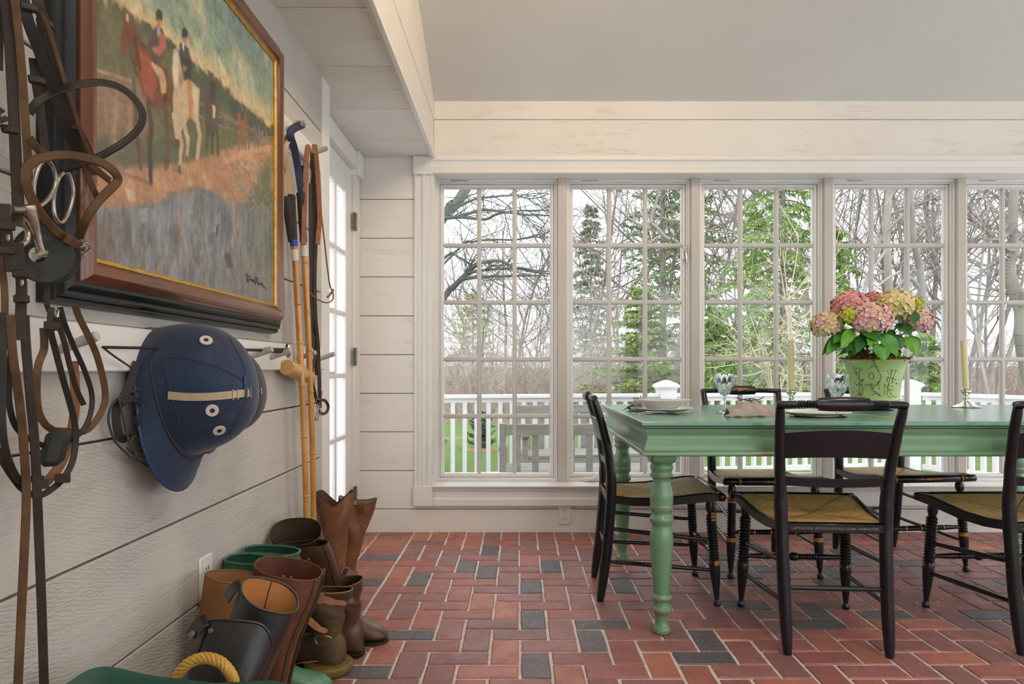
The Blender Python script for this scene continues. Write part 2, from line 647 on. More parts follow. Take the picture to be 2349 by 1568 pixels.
for z in (.24, 1.02, 1.78):
    h = part('hinge', MB().tube([(XD + .012, 3.93, z - .05), (XD + .012, 3.93, z + .05)], .0085, 10), M['hinge'], door)
    mb = MB()
    mb.box(XD + .003, XD + .008, 3.90, 3.96, z - .05, z + .05)
    for q in (-.027, 0, .027):
        mb.tube([(XD + .012, 3.93, z + q - .0015), (XD + .012, 3.93, z + q + .0015)], .010, 10)
    part('hinge_leaf', mb, M['hinge'], h)
part('latch', MB().tube([(XD - .01, 3.44, .93), (XD + .018, 3.44, .93)], .011, 12), M['chrome'], door)

# ---------------------------------------------------------------- window wall (planks run along x)
ZT, ZB, XO, XR = 2.084, .2675, -.4956, 4.45
bk = MB()
bk.box(-.99, XO, YW + .018, YW + .16, -.06, 2.6)
bk.box(XO, XR, YW + .018, YW + .16, -.06, ZB)
bk.box(XO, XR, YW + .018, YW + .16, ZT + .006, 2.6)
wall_back = solo('wall_back', bk, M['gap'], 'pale plank wall around the row of windows', None, kind='structure')
JB = [.1346, .358, .584, .808, 1.034, 1.260, 1.487, 1.713, 1.939, 2.19]
for a, b in zip(JB, JB[1:]):
    part('plank', MB().box(XD - .02, -.53, YW, YW + .02, a + .0018, b - .0018, .002), M['wallX'], wall_back, 30)
part('plank', MB().box(XD - .02, XR, YW - .001, YW + .02, -.004, .1346 - .0018, .002), M['wallX'], wall_back, 30)
part('plank', MB().box(-.53, XR, YW, YW + .02, .1346 + .0018, .262, .002), M['wallX'], wall_back, 30)
part('plank', MB().box(XS, XR, YW, YW + .02, 2.15, 2.404 - .0015, .002), M['wallX'], wall_back, 30)
part('plank', MB().box(XS, XR, YW, YW + .02, 2.404 + .0015, 2.53, .002), M['wallX'], wall_back, 30)
# head moulding
def molding(name, prof, x0, x1, m, label):
    mb = MB().prism([(x0, y, z) for y, z in prof], (x1 - x0, 0, 0))
    return solo(name, mb, m, label, None, kind='structure', ang=25)
prof = [(YW, 2.190), (YW - .030, 2.190), (YW - .034, 2.186), (YW - .034, 2.160), (YW - .026, 2.154), (YW - .020, 2.140), (YW - .020, 2.122), (YW - .026, 2.114),
        (YW - .028, 2.108), (YW - .028, ZT + .004), (YW - .024, ZT), (YW + .13, ZT), (YW + .13, ZT + .02), (YW + .01, ZT + .02)]
molding('trim_3', prof, XO, XR, M['trim'], 'moulded head trim running above all windows')
prof = [(YW + .13, ZB + .012), (YW - .044, ZB + .010), (YW - .048, ZB + .005), (YW - .044, ZB - .002), (YW - .026, ZB - .006), (YW - .026, ZB - .020), (YW - .016, ZB - .026), (YW - .016, ZB - .062),
        (YW - .022, ZB - .068), (YW - .028, ZB - .074), (YW - .028, ZB - .108), (YW, ZB - .110), (YW + .01, ZB - .02), (YW + .13, ZB - .02)]
molding('trim_4', prof, XO, XR, M['trim'], 'window sill with moulded apron under all windows')
# left casing: fluted board with corner blocks
cas = [(-.602, 0), (-.602, .018), (-.594, .022), (-.585, .022), (-.582, .014), (-.556, .012), (-.553, .024), (-.546, .026), (-.533, .026), (-.529, .018), (-.508, .018), (-.504, .024), (XO, .024), (XO, 0)]
mb = MB().prism([(x, YW - o, .27) for x, o in cas], (0, 0, ZT - .27 - .003))
mb.box(XO - .012, XO + .006, YW - .004, YW + .13, .27, ZT)
solo('trim_5', mb, M['trim'], 'fluted casing at the left of the windows', None, kind='structure', ang=25)
mb = MB()
mb.box(-.607, XO + .002, YW - .036, YW, 2.076, 2.184, .003)
solo('trim_6', mb, M['trim'], 'square corner block at top left of the windows', None, kind='structure')
mb = MB()
mb.box(-.607, XO + .001, YW - .036, YW, .157, .273, .003)
solo('trim_7', mb, M['trim'], 'square corner block at bottom left of the windows', None, kind='structure')

# ---------------------------------------------------------------- window units
YF = 4.175
MUL = [.264 + .793 * k for k in range(6)]
NWIN = 6
for u in range(NWIN):
    xl = XO + .004 if u == 0 else MUL[u - 1] + .026
    xr = MUL[u] - .026
    w = thing('window_%d' % (u + 1), ['leftmost', 'second', 'third', 'fourth', 'fifth', 'sixth'][u] + ' casement window of fifteen small panes', None, ((xl + xr) / 2, YF, ZB), kind='structure')
    def ring(mb, x0, x1, z0, z1, t, y0, y1, ch=.002):
        mb.box(x0, x0 + t, y0, y1, z0, z1, ch)
        mb.box(x1 - t, x1, y0, y1, z0, z1, ch)
        mb.box(x0 + t, x1 - t, y0, y1, z1 - t, z1, ch)
        mb.box(x0 + t, x1 - t, y0, y1, z0, z0 + t, ch)
    zb, zt = ZB + .012, ZT
    mb = MB()
    ring(mb, xl, xr, zb, zt, .012, YF, YF + .09)
    ring(mb, xl + .012, xr - .012, zb + .010, zt - .012, .009, YF + .012, YF + .09)
    part('window_frame', mb, M['white'], w, 30)
    sx0, sx1, sz0, sz1 = xl + .022, xr - .022, zb + .020, zt - .022
    mb = MB()
    ring(mb, sx0, sx1, sz0, sz1, .018, YF + .028, YF + .075, .003)
    ring(mb, sx0 + .016, sx1 - .016, sz0 + .016, sz1 - .016, .006, YF + .036, YF + .07, .003)
    sash = part('sash', mb, M['white'], w, 30)
    gx0, gx1, g0, g1 = sx0 + .022, sx1 - .022, sz0 + .022, sz1 - .022
    xs = [gx0 + (gx1 - gx0) * k / 3 for k in range(4)]
    zs = [g0 + (g1 - g0) * k / 5 for k in range(6)]
    mt = M['beige']
    for k in (1, 2):
        part('muntin', MB().box(xs[k] - .0135, xs[k] + .0135, YF + .034, YF + .062, g0, g1, .007), M['sash_backlit'], sash)
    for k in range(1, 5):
        part('muntin', MB().box(gx0, gx1, YF + .0345, YF + .062, zs[k] - .0135, zs[k] + .0135, .007), M['sash_backlit'], sash)
    for a in range(3):
        for b in range(5):
            part('pane', MB().box(xs[a] + .004, xs[a + 1] - .004, YF + .050, YF + .053, zs[b] + .004, zs[b + 1] - .004), M['glass'], sash, 0)
    mb = MB().box(xl + .09, xl + .19, YF - .0015, YF + .002, zt - .009, zt - .005)
    part('weather_strip', mb, M['hinge'], w)
    if u == 1:
        c = V((1357 - CX) / F * YF, YF, ZB + .02)
        mb = MB()
        mb.box(c.x - .055, c.x + .055, YF - .02, YF + .01, ZB + .011, ZB + .035, .006)
        ck = part('crank', mb, M['white'], w)
        part('crank_handle', MB().tube([(c.x - .02, YF - .02, ZB + .026), (c.x + .0, YF - .045, ZB + .032), (c.x + .035, YF - .04, ZB + .052)], .011, 10), M['white'], ck)
        mb = MB()
        lx = (1570 - CX) / F * YF
        mb.box(lx - .012, lx + .008, YF - .012, YF + .01, 1.60, 1.69, .003)
        mb.tube([(lx, YF - .012, 1.66), (lx + .004, YF - .03, 1.63), (lx + .010, YF - .028, 1.585)], .006, 8)
        part('latch', mb, M['chrome'], w)
    if u < NWIN - 1:
        mb = MB()
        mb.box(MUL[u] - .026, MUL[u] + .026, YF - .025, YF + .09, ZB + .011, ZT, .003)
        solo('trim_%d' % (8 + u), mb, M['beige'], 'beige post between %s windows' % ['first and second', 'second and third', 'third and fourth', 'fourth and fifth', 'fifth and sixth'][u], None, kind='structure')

# ---------------------------------------------------------------- soffit over the door side
mb = MB()
mb.box(-1.05, XS - .021, -1.2, YW + .1, ZS + .02, ZS + .05)
soff = solo('ceiling_soffit', mb, M['gap'], 'low plank ceiling above the door side', None, kind='structure')
yj = 4.066
ej = [4.066, 3.772, 3.544, 3.31, 3.082, 2.845, 2.612, 2.378, 2.144, 1.91, 1.676, 1.44, 1.2, .97, .73, .5, .26, .02, -.22, -.46, -.7, -.94, -1.2]
for a, b in zip(ej, ej[1:]):
    part('plank', MB().box(-1.04, XS - .0115, b + .0027, a - .0027, ZS + rb.uniform(-.001, .001), ZS + .022, .002), M['soffit'], soff, 30)
# fascia between soffit and sloping ceiling
mb = MB()
mb.prism([(XS - .10, YW + .05, ZS + .02), (XS - .10, -1.2, ZS + .02), (XS - .10, -1.2, ceil_z(-1.2) + .1), (XS - .10, YW + .05, ceil_z(YW) + .1)], (.085, 0, 0))
fas = solo('wall_fascia', mb, M['gap'], 'plank wall rising from soffit to sloping ceiling', None, kind='structure')
zz = [ZS - .012, 2.404, 2.64, 2.88, 3.12, 3.36, 3.6, 3.84, 4.08, 4.32, 4.6]
for i, (a, b) in enumerate(zip(zz, zz[1:])):
    a2, b2 = a + (.0015 if i else 0), b - .0015
    def ymax(z):
        return min(YW, YW - (z - 2.511) / .41)
    ya, yb = ymax(a2), ymax(b2)
    if i == 1:
        segs = [(3.62, None), (-1.2, 3.617)]
    else:
        segs = [(-1.2, None)]
    for y0, y1 in segs:
        pa, pb = (ya, yb) if y1 is None else (min(ya, y1), min(yb, y1))
        if pb <= y0:
            pb = y0 + .001
        poly = [(XS - .02, y0, a2), (XS - .02, pa, a2), (XS - .02, pb, b2), (XS - .02, y0, b2)]
        if ymax(a2) >= YW - 1e-6 > ymax(b2):
            zc = 2.511
            poly = [(XS - .02, y0, a2), (XS - .02, pa, a2), (XS - .02, min(YW, pa), zc), (XS - .02, pb, b2), (XS - .02, y0, b2)]
        part('plank', MB().prism(poly, (.02 + (.001 if i % 2 else 0), 0, 0)), M['wallY2'] if 'wallY2' in M else M['wallX'], fas, 30)
mb = MB().box(XS - .0085, XS + .012, -1.2, YW - .002, ZS - .016, ZS + .004, .003)
solo('trim_13', mb, M['trim'], 'thin strip along the bottom edge of the fascia', None, kind='structure')
# sloping ceiling
mb = MB()
mb.prism([(XS - .03, YW + .05, ceil_z(YW + .05)), (XS - .03, -1.2, ceil_z(-1.2)), (XS - .03, -1.2, ceil_z(-1.2) + .06), (XS - .03, YW + .05, ceil_z(YW + .05) + .06)], (XR - XS + .03, 0, 0))
solo('ceiling', mb, M['plaster'], 'sloping grey plaster ceiling', None, kind='structure', ang=20)
# unseen right and rear walls added to limit sky light; open bays set fill
mb = MB()
mb.box(XR, XR + .15, -1.2, YW + .16, -.06, .27)
mb.box(XR, XR + .15, -1.2, YW + .16, 2.084, 4.9)
for y in (-1.2, -.15, .9, 1.95, 3.0, 4.05):
    mb.box(XR, XR + .15, y, y + .16, .27, 2.084)
solo('added_wall_right', mb, M['wallX'], 'unseen right wall added to limit daylight, with unglazed openings', None, kind='structure')
mb = MB()
mb.box(-1.0, XR + .15, -1.35, -1.2, -.06, .27)
mb.box(-1.0, XR + .15, -1.35, -1.2, 2.084, 4.9)
mb.box(-1.0, .6, -1.35, -1.2, .27, 2.084)
for x in (1.5, 2.5, 3.5, 4.4):
    mb.box(x, x + .16, -1.35, -1.2, .27, 2.084)
solo('added_wall_rear', mb, M['wallX'], 'unseen wall added behind the camera, unglazed openings sized for fill light', None, kind='structure')
# ================================================================== DINING TABLE
def table_paint(name, c1, c2, rough, wear=0.0):
    t = NT(name)
    v = t.coord('Object', (.22, 1, 1), 0)
    col = t.ramp(t.noise(v, 7, 5, .6), [(.32, c1), (.68, c2)])
    if wear:
        wf = t.ramp(t.noise(t.coord('Object', (.5, 1, 2.2), 0), 11, 4, .6), [(.60 - wear * .2, (0, 0, 0)), (.74 - wear * .2, (1, 1, 1))])
        col = t.mix(t.math('MULTIPLY', wf, .75), col, (.36, .17, .04))
    t.bsdf(Base_Color=col, Roughness=rough, Coat_Weight=.35, Coat_Roughness=.2, Normal=t.bump(t.noise(v, 60, 4), .04, .004))
    return t.m
M['tgreen'] = table_paint('green_table_paint', (.15, .325, .185), (.18, .365, .21), .32)
M['tgreen_w'] = table_paint('green_table_paint_worn', (.15, .325, .185), (.18, .365, .21), .34, .30)
M['ttop'] = table_paint('green_table_top_paint', (.14, .34, .265), (.17, .38, .295), .22)
M['worn'] = simple('bare_worn_wood', (.42, .20, .055), .5, (.20, .24, .08), 30)

TX0, TX1, TY0, TY1, TZ, TB = .435, 2.565, 2.44, 3.56, .770, .647
table = thing('dining_table', 'long green painted dining table with turned legs', 'table', ((TX0 + TX1) / 2, (TY0 + TY1) / 2, 0))
def rim(off, z):
    return [V(TX0 + off, TY0 + off, z), V(TX1 - off, TY0 + off, z), V(TX1 - off, TY1 - off, z), V(TX0 + off, TY1 - off, z)]
def dens(r):
    out = []
    for a, b in zip(r, r[1:] + r[:1]):
        out += [a.lerp(b, k / 6) for k in range(6)]
    return out
def molded(offs):
    mb = MB()
    mb.loft([dens(rim(o, z)) for o, z in offs], True, True, True)
    return mb
top = part('table_top', molded([(.020, .752), (.004, .753), (.0, .757), (.0, .766), (.004, TZ), (.02, TZ)]), M['ttop'], table, 30)
part('top_edge', molded([(.022, .7425), (.016, .7435), (.010, .746), (.006, .7515), (.010, .7525), (.03, .7525)]), M['tgreen_w'], table, 30)
part('apron', molded([(.03, .664), (.011, .6645), (.0105, .672), (.012, .682), (.016, .694), (.021, .706), (.0225, .716), (.0215, .724), (.0165, .731), (.0155, .7425), (.03, .743)]), M['tgreen'], table, 50)
part('apron_bead', molded([(.05, TB), (.006, TB), (.002, .6505), (.002, .656), (.006, .6615), (.012, .6645), (.03, .665)]), M['tgreen_w'], table, 50)
LEGP = [(0, .026), (.006, .031), (.016, .032), (.024, .029), (.030, .024), (.042, .022), (.058, .022), (.072, .025), (.078, .035), (.084, .0375), (.092, .036), (.098, .030), (.104, .0285), (.118, .028),
        (.122, .034), (.128, .037), (.136, .036), (.142, .029), (.16, .0295), (.22, .035), (.30, .0405), (.33, .0425), (.352, .0415), (.372, .0375), (.384, .034), (.390, .034), (.396, .036), (.404, .0425), (.414, .0435), (.420, .042),
        (.426, .0355), (.434, .0345), (.440, .036), (.446, .0415), (.455, .0425), (.462, .0405), (.470, .041), (.488, .0425), (.506, .042), (.53, .035), (.545, .0315), (.556, .031), (.562, .034), (.566, .040), (.573, .0405), (.578, .037), (.586, .0365), (.592, .040), (.600, .0415), (.607, .040), (.612, .036), (.618, .036)]
def table_leg(x, y):
    l = part('leg', MB().lathe([(r, z) for z, r in LEGP], 28, (x, y, 0)), M['tgreen'], table, 50)
    # chamfered square block with rounded lower corners
    mb = MB()
    rings = []
    for z, h, c in ((.612, .034, .016), (.620, .042, .012), (.632, .045, .009), (.66, .045, .008)):
        ring = []
        for sx, sy in ((1, 1), (-1, 1), (-1, -1), (1, -1)):
            a, b = V(x + sx * h, y + sy * (h - c), z), V(x + sx * (h - c), y + sy * h, z)
            ring += [a, b] if sx * sy > 0 else [b, a]
        rings.append(ring)
    mb.loft(rings)
    part('block', mb, M['tgreen'], l, 40)
    for z, r in ((.008, .0325), (.128, .0374), (.0865, .0379), (.455, .0428), (.570, .0410)):
        part('worn_ring', MB().lathe([(r - .003, z - .0035), (r, z - .002), (r, z + .002), (r - .003, z + .0035)], 28, (x, y, 0), cap=False), M['worn'], l)
for x in (.520, 2.48):
    for y in (2.525, 3.475):
        table_leg(x, y)

# ================================================================== CHAIRS
def rush_mat():
    t = NT('woven_rush')
    xyz = t.n('SeparateXYZ', ins={0: t.n('TexCoord').outputs['Object']})
    x = xyz.outputs[0]
    y = t.math('SUBTRACT', xyz.outputs[1], .02)
    ax = t.math('ABSOLUTE', x)
    ay = t.math('MULTIPLY', t.math('ABSOLUTE', y), .98)
    side = t.math('GREATER_THAN', ax, ay)
    co = t.mix(side, x, y)
    sp = t.n('SeparateColor', ins={0: co}).outputs[0]
    wob = t.math('MULTIPLY', t.noise(t.coord('Object'), 30, 3), .006)
    st = t.math('SINE', t.math('MULTIPLY', t.math('ADD', sp, wob), 760.0))
    seam = t.ramp(t.math('ABSOLUTE', t.math('SUBTRACT', ax, ay)), [(0.0, (0, 0, 0)), (.006, (1, 1, 1))])
    n = t.noise(t.coord('Object', (1, 1, 1), 3), 45, 4, .65)
    col = t.ramp(n, [(.3, (.60, .34, .085)), (.55, (.80, .51, .165)), (.75, (.88, .65, .28))])
    col = t.mix(t.math('MULTIPLY', t.math('ADD', t.math('MULTIPLY', st, -.5), .5), .30), col, (.24, .12, .03))
    col = t.mix(seam, (.10, .05, .015), col)
    t.bsdf(Base_Color=col, Roughness=.42, Normal=t.bump(t.math('ADD', st, t.math('MULTIPLY', n, 1.2)), .5, .002))
    return t.m
M['rush'] = rush_mat()
M['letter'] = simple('faded_gold_lettering', (.30, .26, .22), .5)

def rot_lathe(mb, a, b, prof, n=14):
    """turned piece along a->b; prof = [(t, r)]"""
    a, b = Vector(a), Vector(b)
    d = b - a
    q = d.to_track_quat('Z', 'Y').to_matrix()
    L = d.length
    mb.lathe([(r, t * L) for t, r in prof], n, a, q)
    return mb
def band(parent, a, b, t, r, w=.007, n=14):
    """gold band painted on the front half of a turned piece"""
    a, b = Vector(a), Vector(b)
    d = (b - a).normalized()
    f = V(0, 1, 0) - d * d.y
    f.normalize()
    g = d.cross(f)
    c = a.lerp(b, t)
    rings = []
    for k in range(11):
        an = math.radians(-100 + 20 * k)
        o = f * math.cos(an) + g * math.sin(an)
        rings.append([c - d * w / 2 + o * (r - .002), c - d * w / 2 + o * r, c + d * w / 2 + o * r, c + d * w / 2 + o * (r - .002)])
    part('gold_band', MB().loft(rings), M['gold'], parent)

def post_pt(s, z):
    """rear post centre line; s = side"""
    y = interp([(0, -.235), (.20, -.208), (.42, -.190), (.52, -.190), (.62, -.203), (.74, -.233), (.83, -.262)], z)
    x = interp([(0, .165), (.42, .172), (.56, .176), (.83, .197)], z)
    return V(s * x, y, z)
def rail_pt(s, t):
    """side rail from rear post (t=0) to front roll (t=1)"""
    x = lerp(.176, .222, t)
    y = lerp(-.195, .240, t)
    z = interp([(0, .427), (.2, .418), (.45, .420), (.7, .434), (.9, .446), (1, .444)], t)
    return V(s * x, y, z)

def make_chair():
    c = thing('dining_chair', 'x', 'chair')
    bk = M['black']
    for s in (-1, 1):
        zs = [0, .03, .10, .20, .30, .36, .42, .46, .50, .54, .58, .62, .66, .70, .74, .78, .81, .826]
        rs = [q * 1.16 for q in [.0115, .0145, .0175, .0185, .0185, .0185, .019, .019, .0185, .0175, .016, .0155, .015, .015, .0145, .014, .0135, .0125]]
        zs2 = cr([(z, 0, 0) for z in zs], 2)
        mb = MB().tube([post_pt(s, q.x) for q in zs2], [interp(list(zip(zs, rs)), q.x) for q in zs2], 14)
        post = part('rear_post', mb, bk, c, 60)
        mb = MB()
        for z in (.474, .482, .490):
            p = post_pt(s, z)
            mb.tube([p - V(0, 0, .0018), p + V(0, 0, .0018)], .0230, 14)
        part('ring', mb, bk, post)
        # front leg
        a, b = V(s * .205, .232, 0), V(s * .190, .205, .432)
        prof = [(0, .011), (.012, .0150), (.035, .0150), (.05, .0092), (.07, .0092), (.15, .0140), (.28, .0195), (.37, .0222), (.41, .0215)]
        t = .425
        while t < .79:
            prof += [(t, .0172), (t + .008, .0215), (t + .017, .0215), (t + .024, .0172)]
            t += .028
        prof += [(.825, .0190), (.84, .0195), (.85, .012), (.87, .0150), (.90, .0195), (.94, .0195), (.975, .0135), (1.0, .014)]
        fl = part('front_leg', rot_lathe(MB(), a, b, prof), bk, c, 50)
        for t in (.395, .415, .80, .83, .855):
            band(fl, a, b, t, .0226 if t < .6 else (.0219 if t < .84 else .0160), .009)
        # side rail
        mb = MB()
        pts = [rail_pt(s, k / 14) for k in range(15)]
        rings = []
        for k, p in enumerate(pts):
            h = interp([(0, .017), (.6, .019), (.88, .020), (1, .015)], k / 14)
            w = .0105
            q = p + V(s * .004, 0, 0)
            rings.append([q + V(-w, 0, h * .55), q + V(-w * .5, 0, h * .72), q + V(w * .5, 0, h * .72), q + V(w, 0, h * .5), q + V(w, 0, -h * 1.1), q + V(-w, 0, -h * 1.1)])
        mb.loft(rings)
        part('side_rail', mb, bk, c, 40)
        # side stretchers
        for z0, z1 in ((.30, .262), (.165, .142)):
            p0, t1 = post_pt(s, z0), z1 / .432
            p1 = a.lerp(b, t1)
            part('side_stretcher', rot_lathe(MB(), p0, p1, [(0, .0072), (.5, .0095), (1, .0072)], 10), bk, c)
    # back stretcher
    part('back_stretcher', rot_lathe(MB(), post_pt(-1, .215), post_pt(1, .215), [(0, .007), (.5, .0092), (1, .007)], 10), bk, c)
    # turned front stretcher
    a, b = V(-.198, .219, .208), V(.198, .219, .208)
    prof = [(0, .007), (.10, .009), (.24, .0125), (.27, .0125), (.275, .0095)]
    t = .285
    while t < .44:
        prof += [(t, .0095), (t + .008, .0125), (t + .016, .0125), (t + .022, .0095)]
        t += .0245
    half = prof + [(.455, .010), (.47, .0155), (.5, .0175)]
    prof = half + [(1 - q, r) for q, r in half[::-1][1:]]
    fs = part('front_stretcher', rot_lathe(MB(), a, b, prof), bk, c, 50)
    for t in (.262, .455, .5, .545, .738):
        band(fs, a, b, t, .0178 if t == .5 else .0130, .007)
    # seat back rail with lettering
    p0, p1 = post_pt(-1, .414), post_pt(1, .414)
    mb = MB().box(p0.x + .01, p1.x - .01, -.207, -.188, .400, .432, .003)
    sr = part('back_rail', mb, bk, c)
    fc = bpy.data.curves.new('lettering', 'FONT')
    fc.body = 'L.HITCHCOCK. HITCHCOCKSVILLE, CONN. WARRANTED.'
    fc.size = .0118
    fc.align_x = 'CENTER'; fc.align_y = 'CENTER'
    fc.extrude = .0002
    fo = bpy.data.objects.new('lettering', fc)
    COL.objects.link(fo)
    bpy.context.view_layer.update()
    lm = bpy.data.meshes.new_from_object(fo.evaluated_get(bpy.context.evaluated_depsgraph_get()))
    bpy.data.objects.remove(fo)
    lm.name = 'lettering'
    Mx = Matrix.Translation((.0, -.2073, .416)) @ Matrix.Rotation(math.pi / 2, 4, 'X') @ Matrix.Scale(.93, 4, (1, 0, 0))
    lm.transform(Mx)
    lm.materials.clear(); lm.materials.append(M['letter'])
    lo = bpy.data.objects.new('lettering', lm)
    lo.parent = sr
    COL.objects.link(lo)
    # front roll of the seat
    a, b = V(-.243, .244, .442), V(.243, .244, .442)
    prof = [(0, .010), (.012, .0165), (.09, .0175)]
    for t in (.13, .15, .17):
        prof += [(t - .008, .0155), (t, .0180), (t + .006, .0180), (t + .008, .0155)]
    half = prof + [(.19, .0180), (.5, .0185)]
    prof = half + [(1 - q, r) for q, r in half[::-1][1:]]
    fr = part('front_roll', rot_lathe(MB(), a, b, prof, 16), bk, c, 50)
    for t in (.155, .845):
        band(fr, a, b, t, .0186, .008, 16)
    mb = MB()
    for i, (dx, dz, r) in enumerate([(-.055, 0, .006), (-.04, .002, .009), (-.026, -.001, .007), (-.012, .002, .009), (0, 0, .010), (.012, .002, .009), (.026, -.001, .007), (.04, .002, .009), (.055, 0, .006)]):
        mb.ell((dx, .2622, .4415 + dz), (r, .0008, r * .42), 8, 4)
    part('gold_stencil', mb, M['gold'], fr)
    # rush seat
    mb = MB()
    nu, nv = 22, 22
    grid = []
    for j in range(nv + 1):
        t = j / nv
        l, r = rail_pt(-1, t), rail_pt(1, t)
        row = []
        for i in range(nu + 1):
            u = i / nu
            p = l.lerp(r, u)
            e = min(u, 1 - u, t, 1 - t)
            edge = min(1, e * 9)
            du, dv = abs(u - .5) * 2, abs(t - .5) * 2
            diag = abs(du - dv)
            z = p.z + .0145 + .006 * (edge - 1) - .011 * (1 - max(du, dv)) - .0025 * max(0, 1 - diag * 9)
            row.append(V(p.x, p.y, z))
        grid.append(row)
    mb.loft(grid, closed=False)
    und = [[V(p.x, p.y, p.z - .02) for p in row] for row in grid[::4]]
    mb.loft(und, closed=False)
    part('rush_seat', mb, M['rush'], c, 60)
    # slats
    def slat(name, ztop, zbot, bow, th, arch):
        mb = MB()
        n = 14
        rings = []
        for i in range(n + 1):
            u = i / n
            zt = ztop + arch * (1 - (2 * u - 1) ** 2)
            zb = zbot + arch * .55 * (1 - (2 * u - 1) ** 2) * (1 if arch > 0 else 1)
            pt = post_pt(-1, zt).lerp(post_pt(1, zt), u)
            pb = post_pt(-1, zb).lerp(post_pt(1, zb), u)
            dy = -bow * (1 - (2 * u - 1) ** 2)
            rings.append([V(pb.x, pb.y + dy - th, zb), V(pt.x, pt.y + dy - th, zt), V(pt.x, pt.y + dy + th, zt), V(pb.x, pb.y + dy + th, zb)])
        mb.loft(rings)
        return part(name, mb, bk, c, 40)
    slat('wide_slat', .738, .652, .022, .0042, .014)
    slat('lower_slat', .592, .560, .016, .0042, -.008)
    # crest: ringed handles and a bolster
    def crest_pt(u):
        p = post_pt(-1, .828).lerp(post_pt(1, .828), u)
        return p + V(0, -.020 * (1 - (2 * u - 1) ** 2), .008 + .003 * (1 - (2 * u - 1) ** 2))
    mb = MB()
    n = 90
    pts, rs = [], []
    for i in range(n + 1):
        u = i / n
        x = abs(u - .5) * .408
        if x > .150:
            r = .0125
        elif x > .088:
            r = .0105 + .0040 * (0.5 + .5 * math.sin((x - .088) * 700))
        else:
            r = .0135
        pts.append(crest_pt(u)); rs.append(r)
    mb.tube([crest_pt(0) + V(-.012, .002, -.001)] + pts + [crest_pt(1) + V(.012, .002, -.001)], [.0105] + rs + [.0105], 14)
    cro = part('crest_rail', mb, bk, c, 60)
    mb = MB()
    rings = []
    for i in range(17):
        u = .5 + (i / 16 - .5) * .41
        p = crest_pt(u)
        e = abs(i / 16 - .5) * 2
        hz = .0245 - .0035 * e ** 2
        hy = .016 - .004 * e ** 3
        rings.append([p + V(0, hy * math.cos(q) - (.003 if math.cos(q) > .3 else 0), hz * math.sin(q)) for q in [2 * math.pi * k / 14 for k in range(14)]])
    mb.loft(rings)
    bo = part('bolster', mb, bk, cro, 45)
    mb = MB()
    rg = random.Random(5)
    for i in range(17):
        x = (i - 8) * .0072
        p = crest_pt(.5 + x / .408)
        r = .0075 * (1 - abs(i - 8) / 11)
        mb.ell((x, p.y + .0125, p.z + .004 + rg.uniform(-.003, .004)), (r * 1.1, .0015, r * rg.uniform(.7, 1.3)), 7, 4)
    part('gold_stencil', mb, M['gold'], bo)
    return c

chair0 = make_chair()
CH = [((1.083, 2.555), -4, 'black chair with golden rush seat seen from behind at centre of table'),
      ((1.842, 2.565), 1, 'black rush-seat chair seen from behind, cut off by right picture edge'),
      ((.578, 3.02), -92, 'black rush-seat chair at the left end of the table, seen from its side'),
      ((1.172, 3.405), 180, 'black chair with gold stencils across the table, left of the flower pot'),
      ((1.876, 3.485), 187, 'black chair with gold stencils across the table, behind the flower pot')]
for i, ((x, y), a, lab) in enumerate(CH):
    o = chair0 if i == 0 else copy_tree(chair0)
    place(o, (x, y, 0), math.radians(a), lab, 'black chairs around the green table')
# ================================================================== ON THE TABLE
def crystal_mat():
    t = NT('cut_crystal')
    g = t.n('BsdfGlass', ins={'Color': (.97, .985, .99, 1), 'Roughness': .0, 'IOR': 1.5})
    t.t.links.new(g.outputs[0], t.out.inputs[0])
    return t.m
M['crystal'] = crystal_mat()
M['goldrim'] = simple('gilt_rim', (.75, .50, .18), .3, metal=.8)
M['pattern'] = simple('grey_transfer_print', (.28, .28, .30), .25)

def goblet(x, y, label):
    g = thing('goblet', label, 'glass', (x, y, TZ), 'crystal goblets on the green table')
    n = 40
    def lath(prof, flute):
        rings = []
        for r, z, f in prof:
            rings.append([V(x + r * (1 + f * flute * math.cos(10 * a)) * math.cos(a), y + r * (1 + f * flute * math.cos(10 * a)) * math.sin(a), TZ + z) for a in [2 * math.pi * k / n for k in range(n)]])
        return rings
    outer = [(.0405, .163, 0), (.0395, .150, 0), (.0385, .140, .3), (.0365, .125, 1), (.032, .105, 1), (.025, .088, 1), (.016, .078, .7), (.009, .073, 0)]
    inner = [(.0075, .081, 0), (.016, .087, 0), (.024, .098, 0), (.030, .113, 0), (.0345, .130, 0), (.0375, .150, 0), (.0390, .163, 0)]
    mb = MB().loft(lath(outer[::-1], .035) + lath(inner[::-1], 0)[::1], True, True, True) if False else MB()
    mb.loft(lath(outer[::-1], .04) + lath(inner[::-1], 0), True, True, True)
    part('bowl', mb, M['crystal'], g, 30)
    stem = [(.034, .0005, 0), (.0345, .002, 0), (.026, .005, .0), (.012, .010, 0), (.0065, .018, 0), (.0055, .040, 0), (.0065, .050, 0), (.0085, .056, 0), (.0065, .062, 0), (.008, .0725, 0)]
    part('stem', MB().loft(lath(stem, 0)), M['crystal'], g, 50)
    return g
goblet((1662 - CX) / F * 2.865, 2.865, 'crystal goblet beside the taupe napkin near the table end')
goblet((1921 - CX) / F * 2.66, 2.66, 'crystal goblet just left of the flower pot')

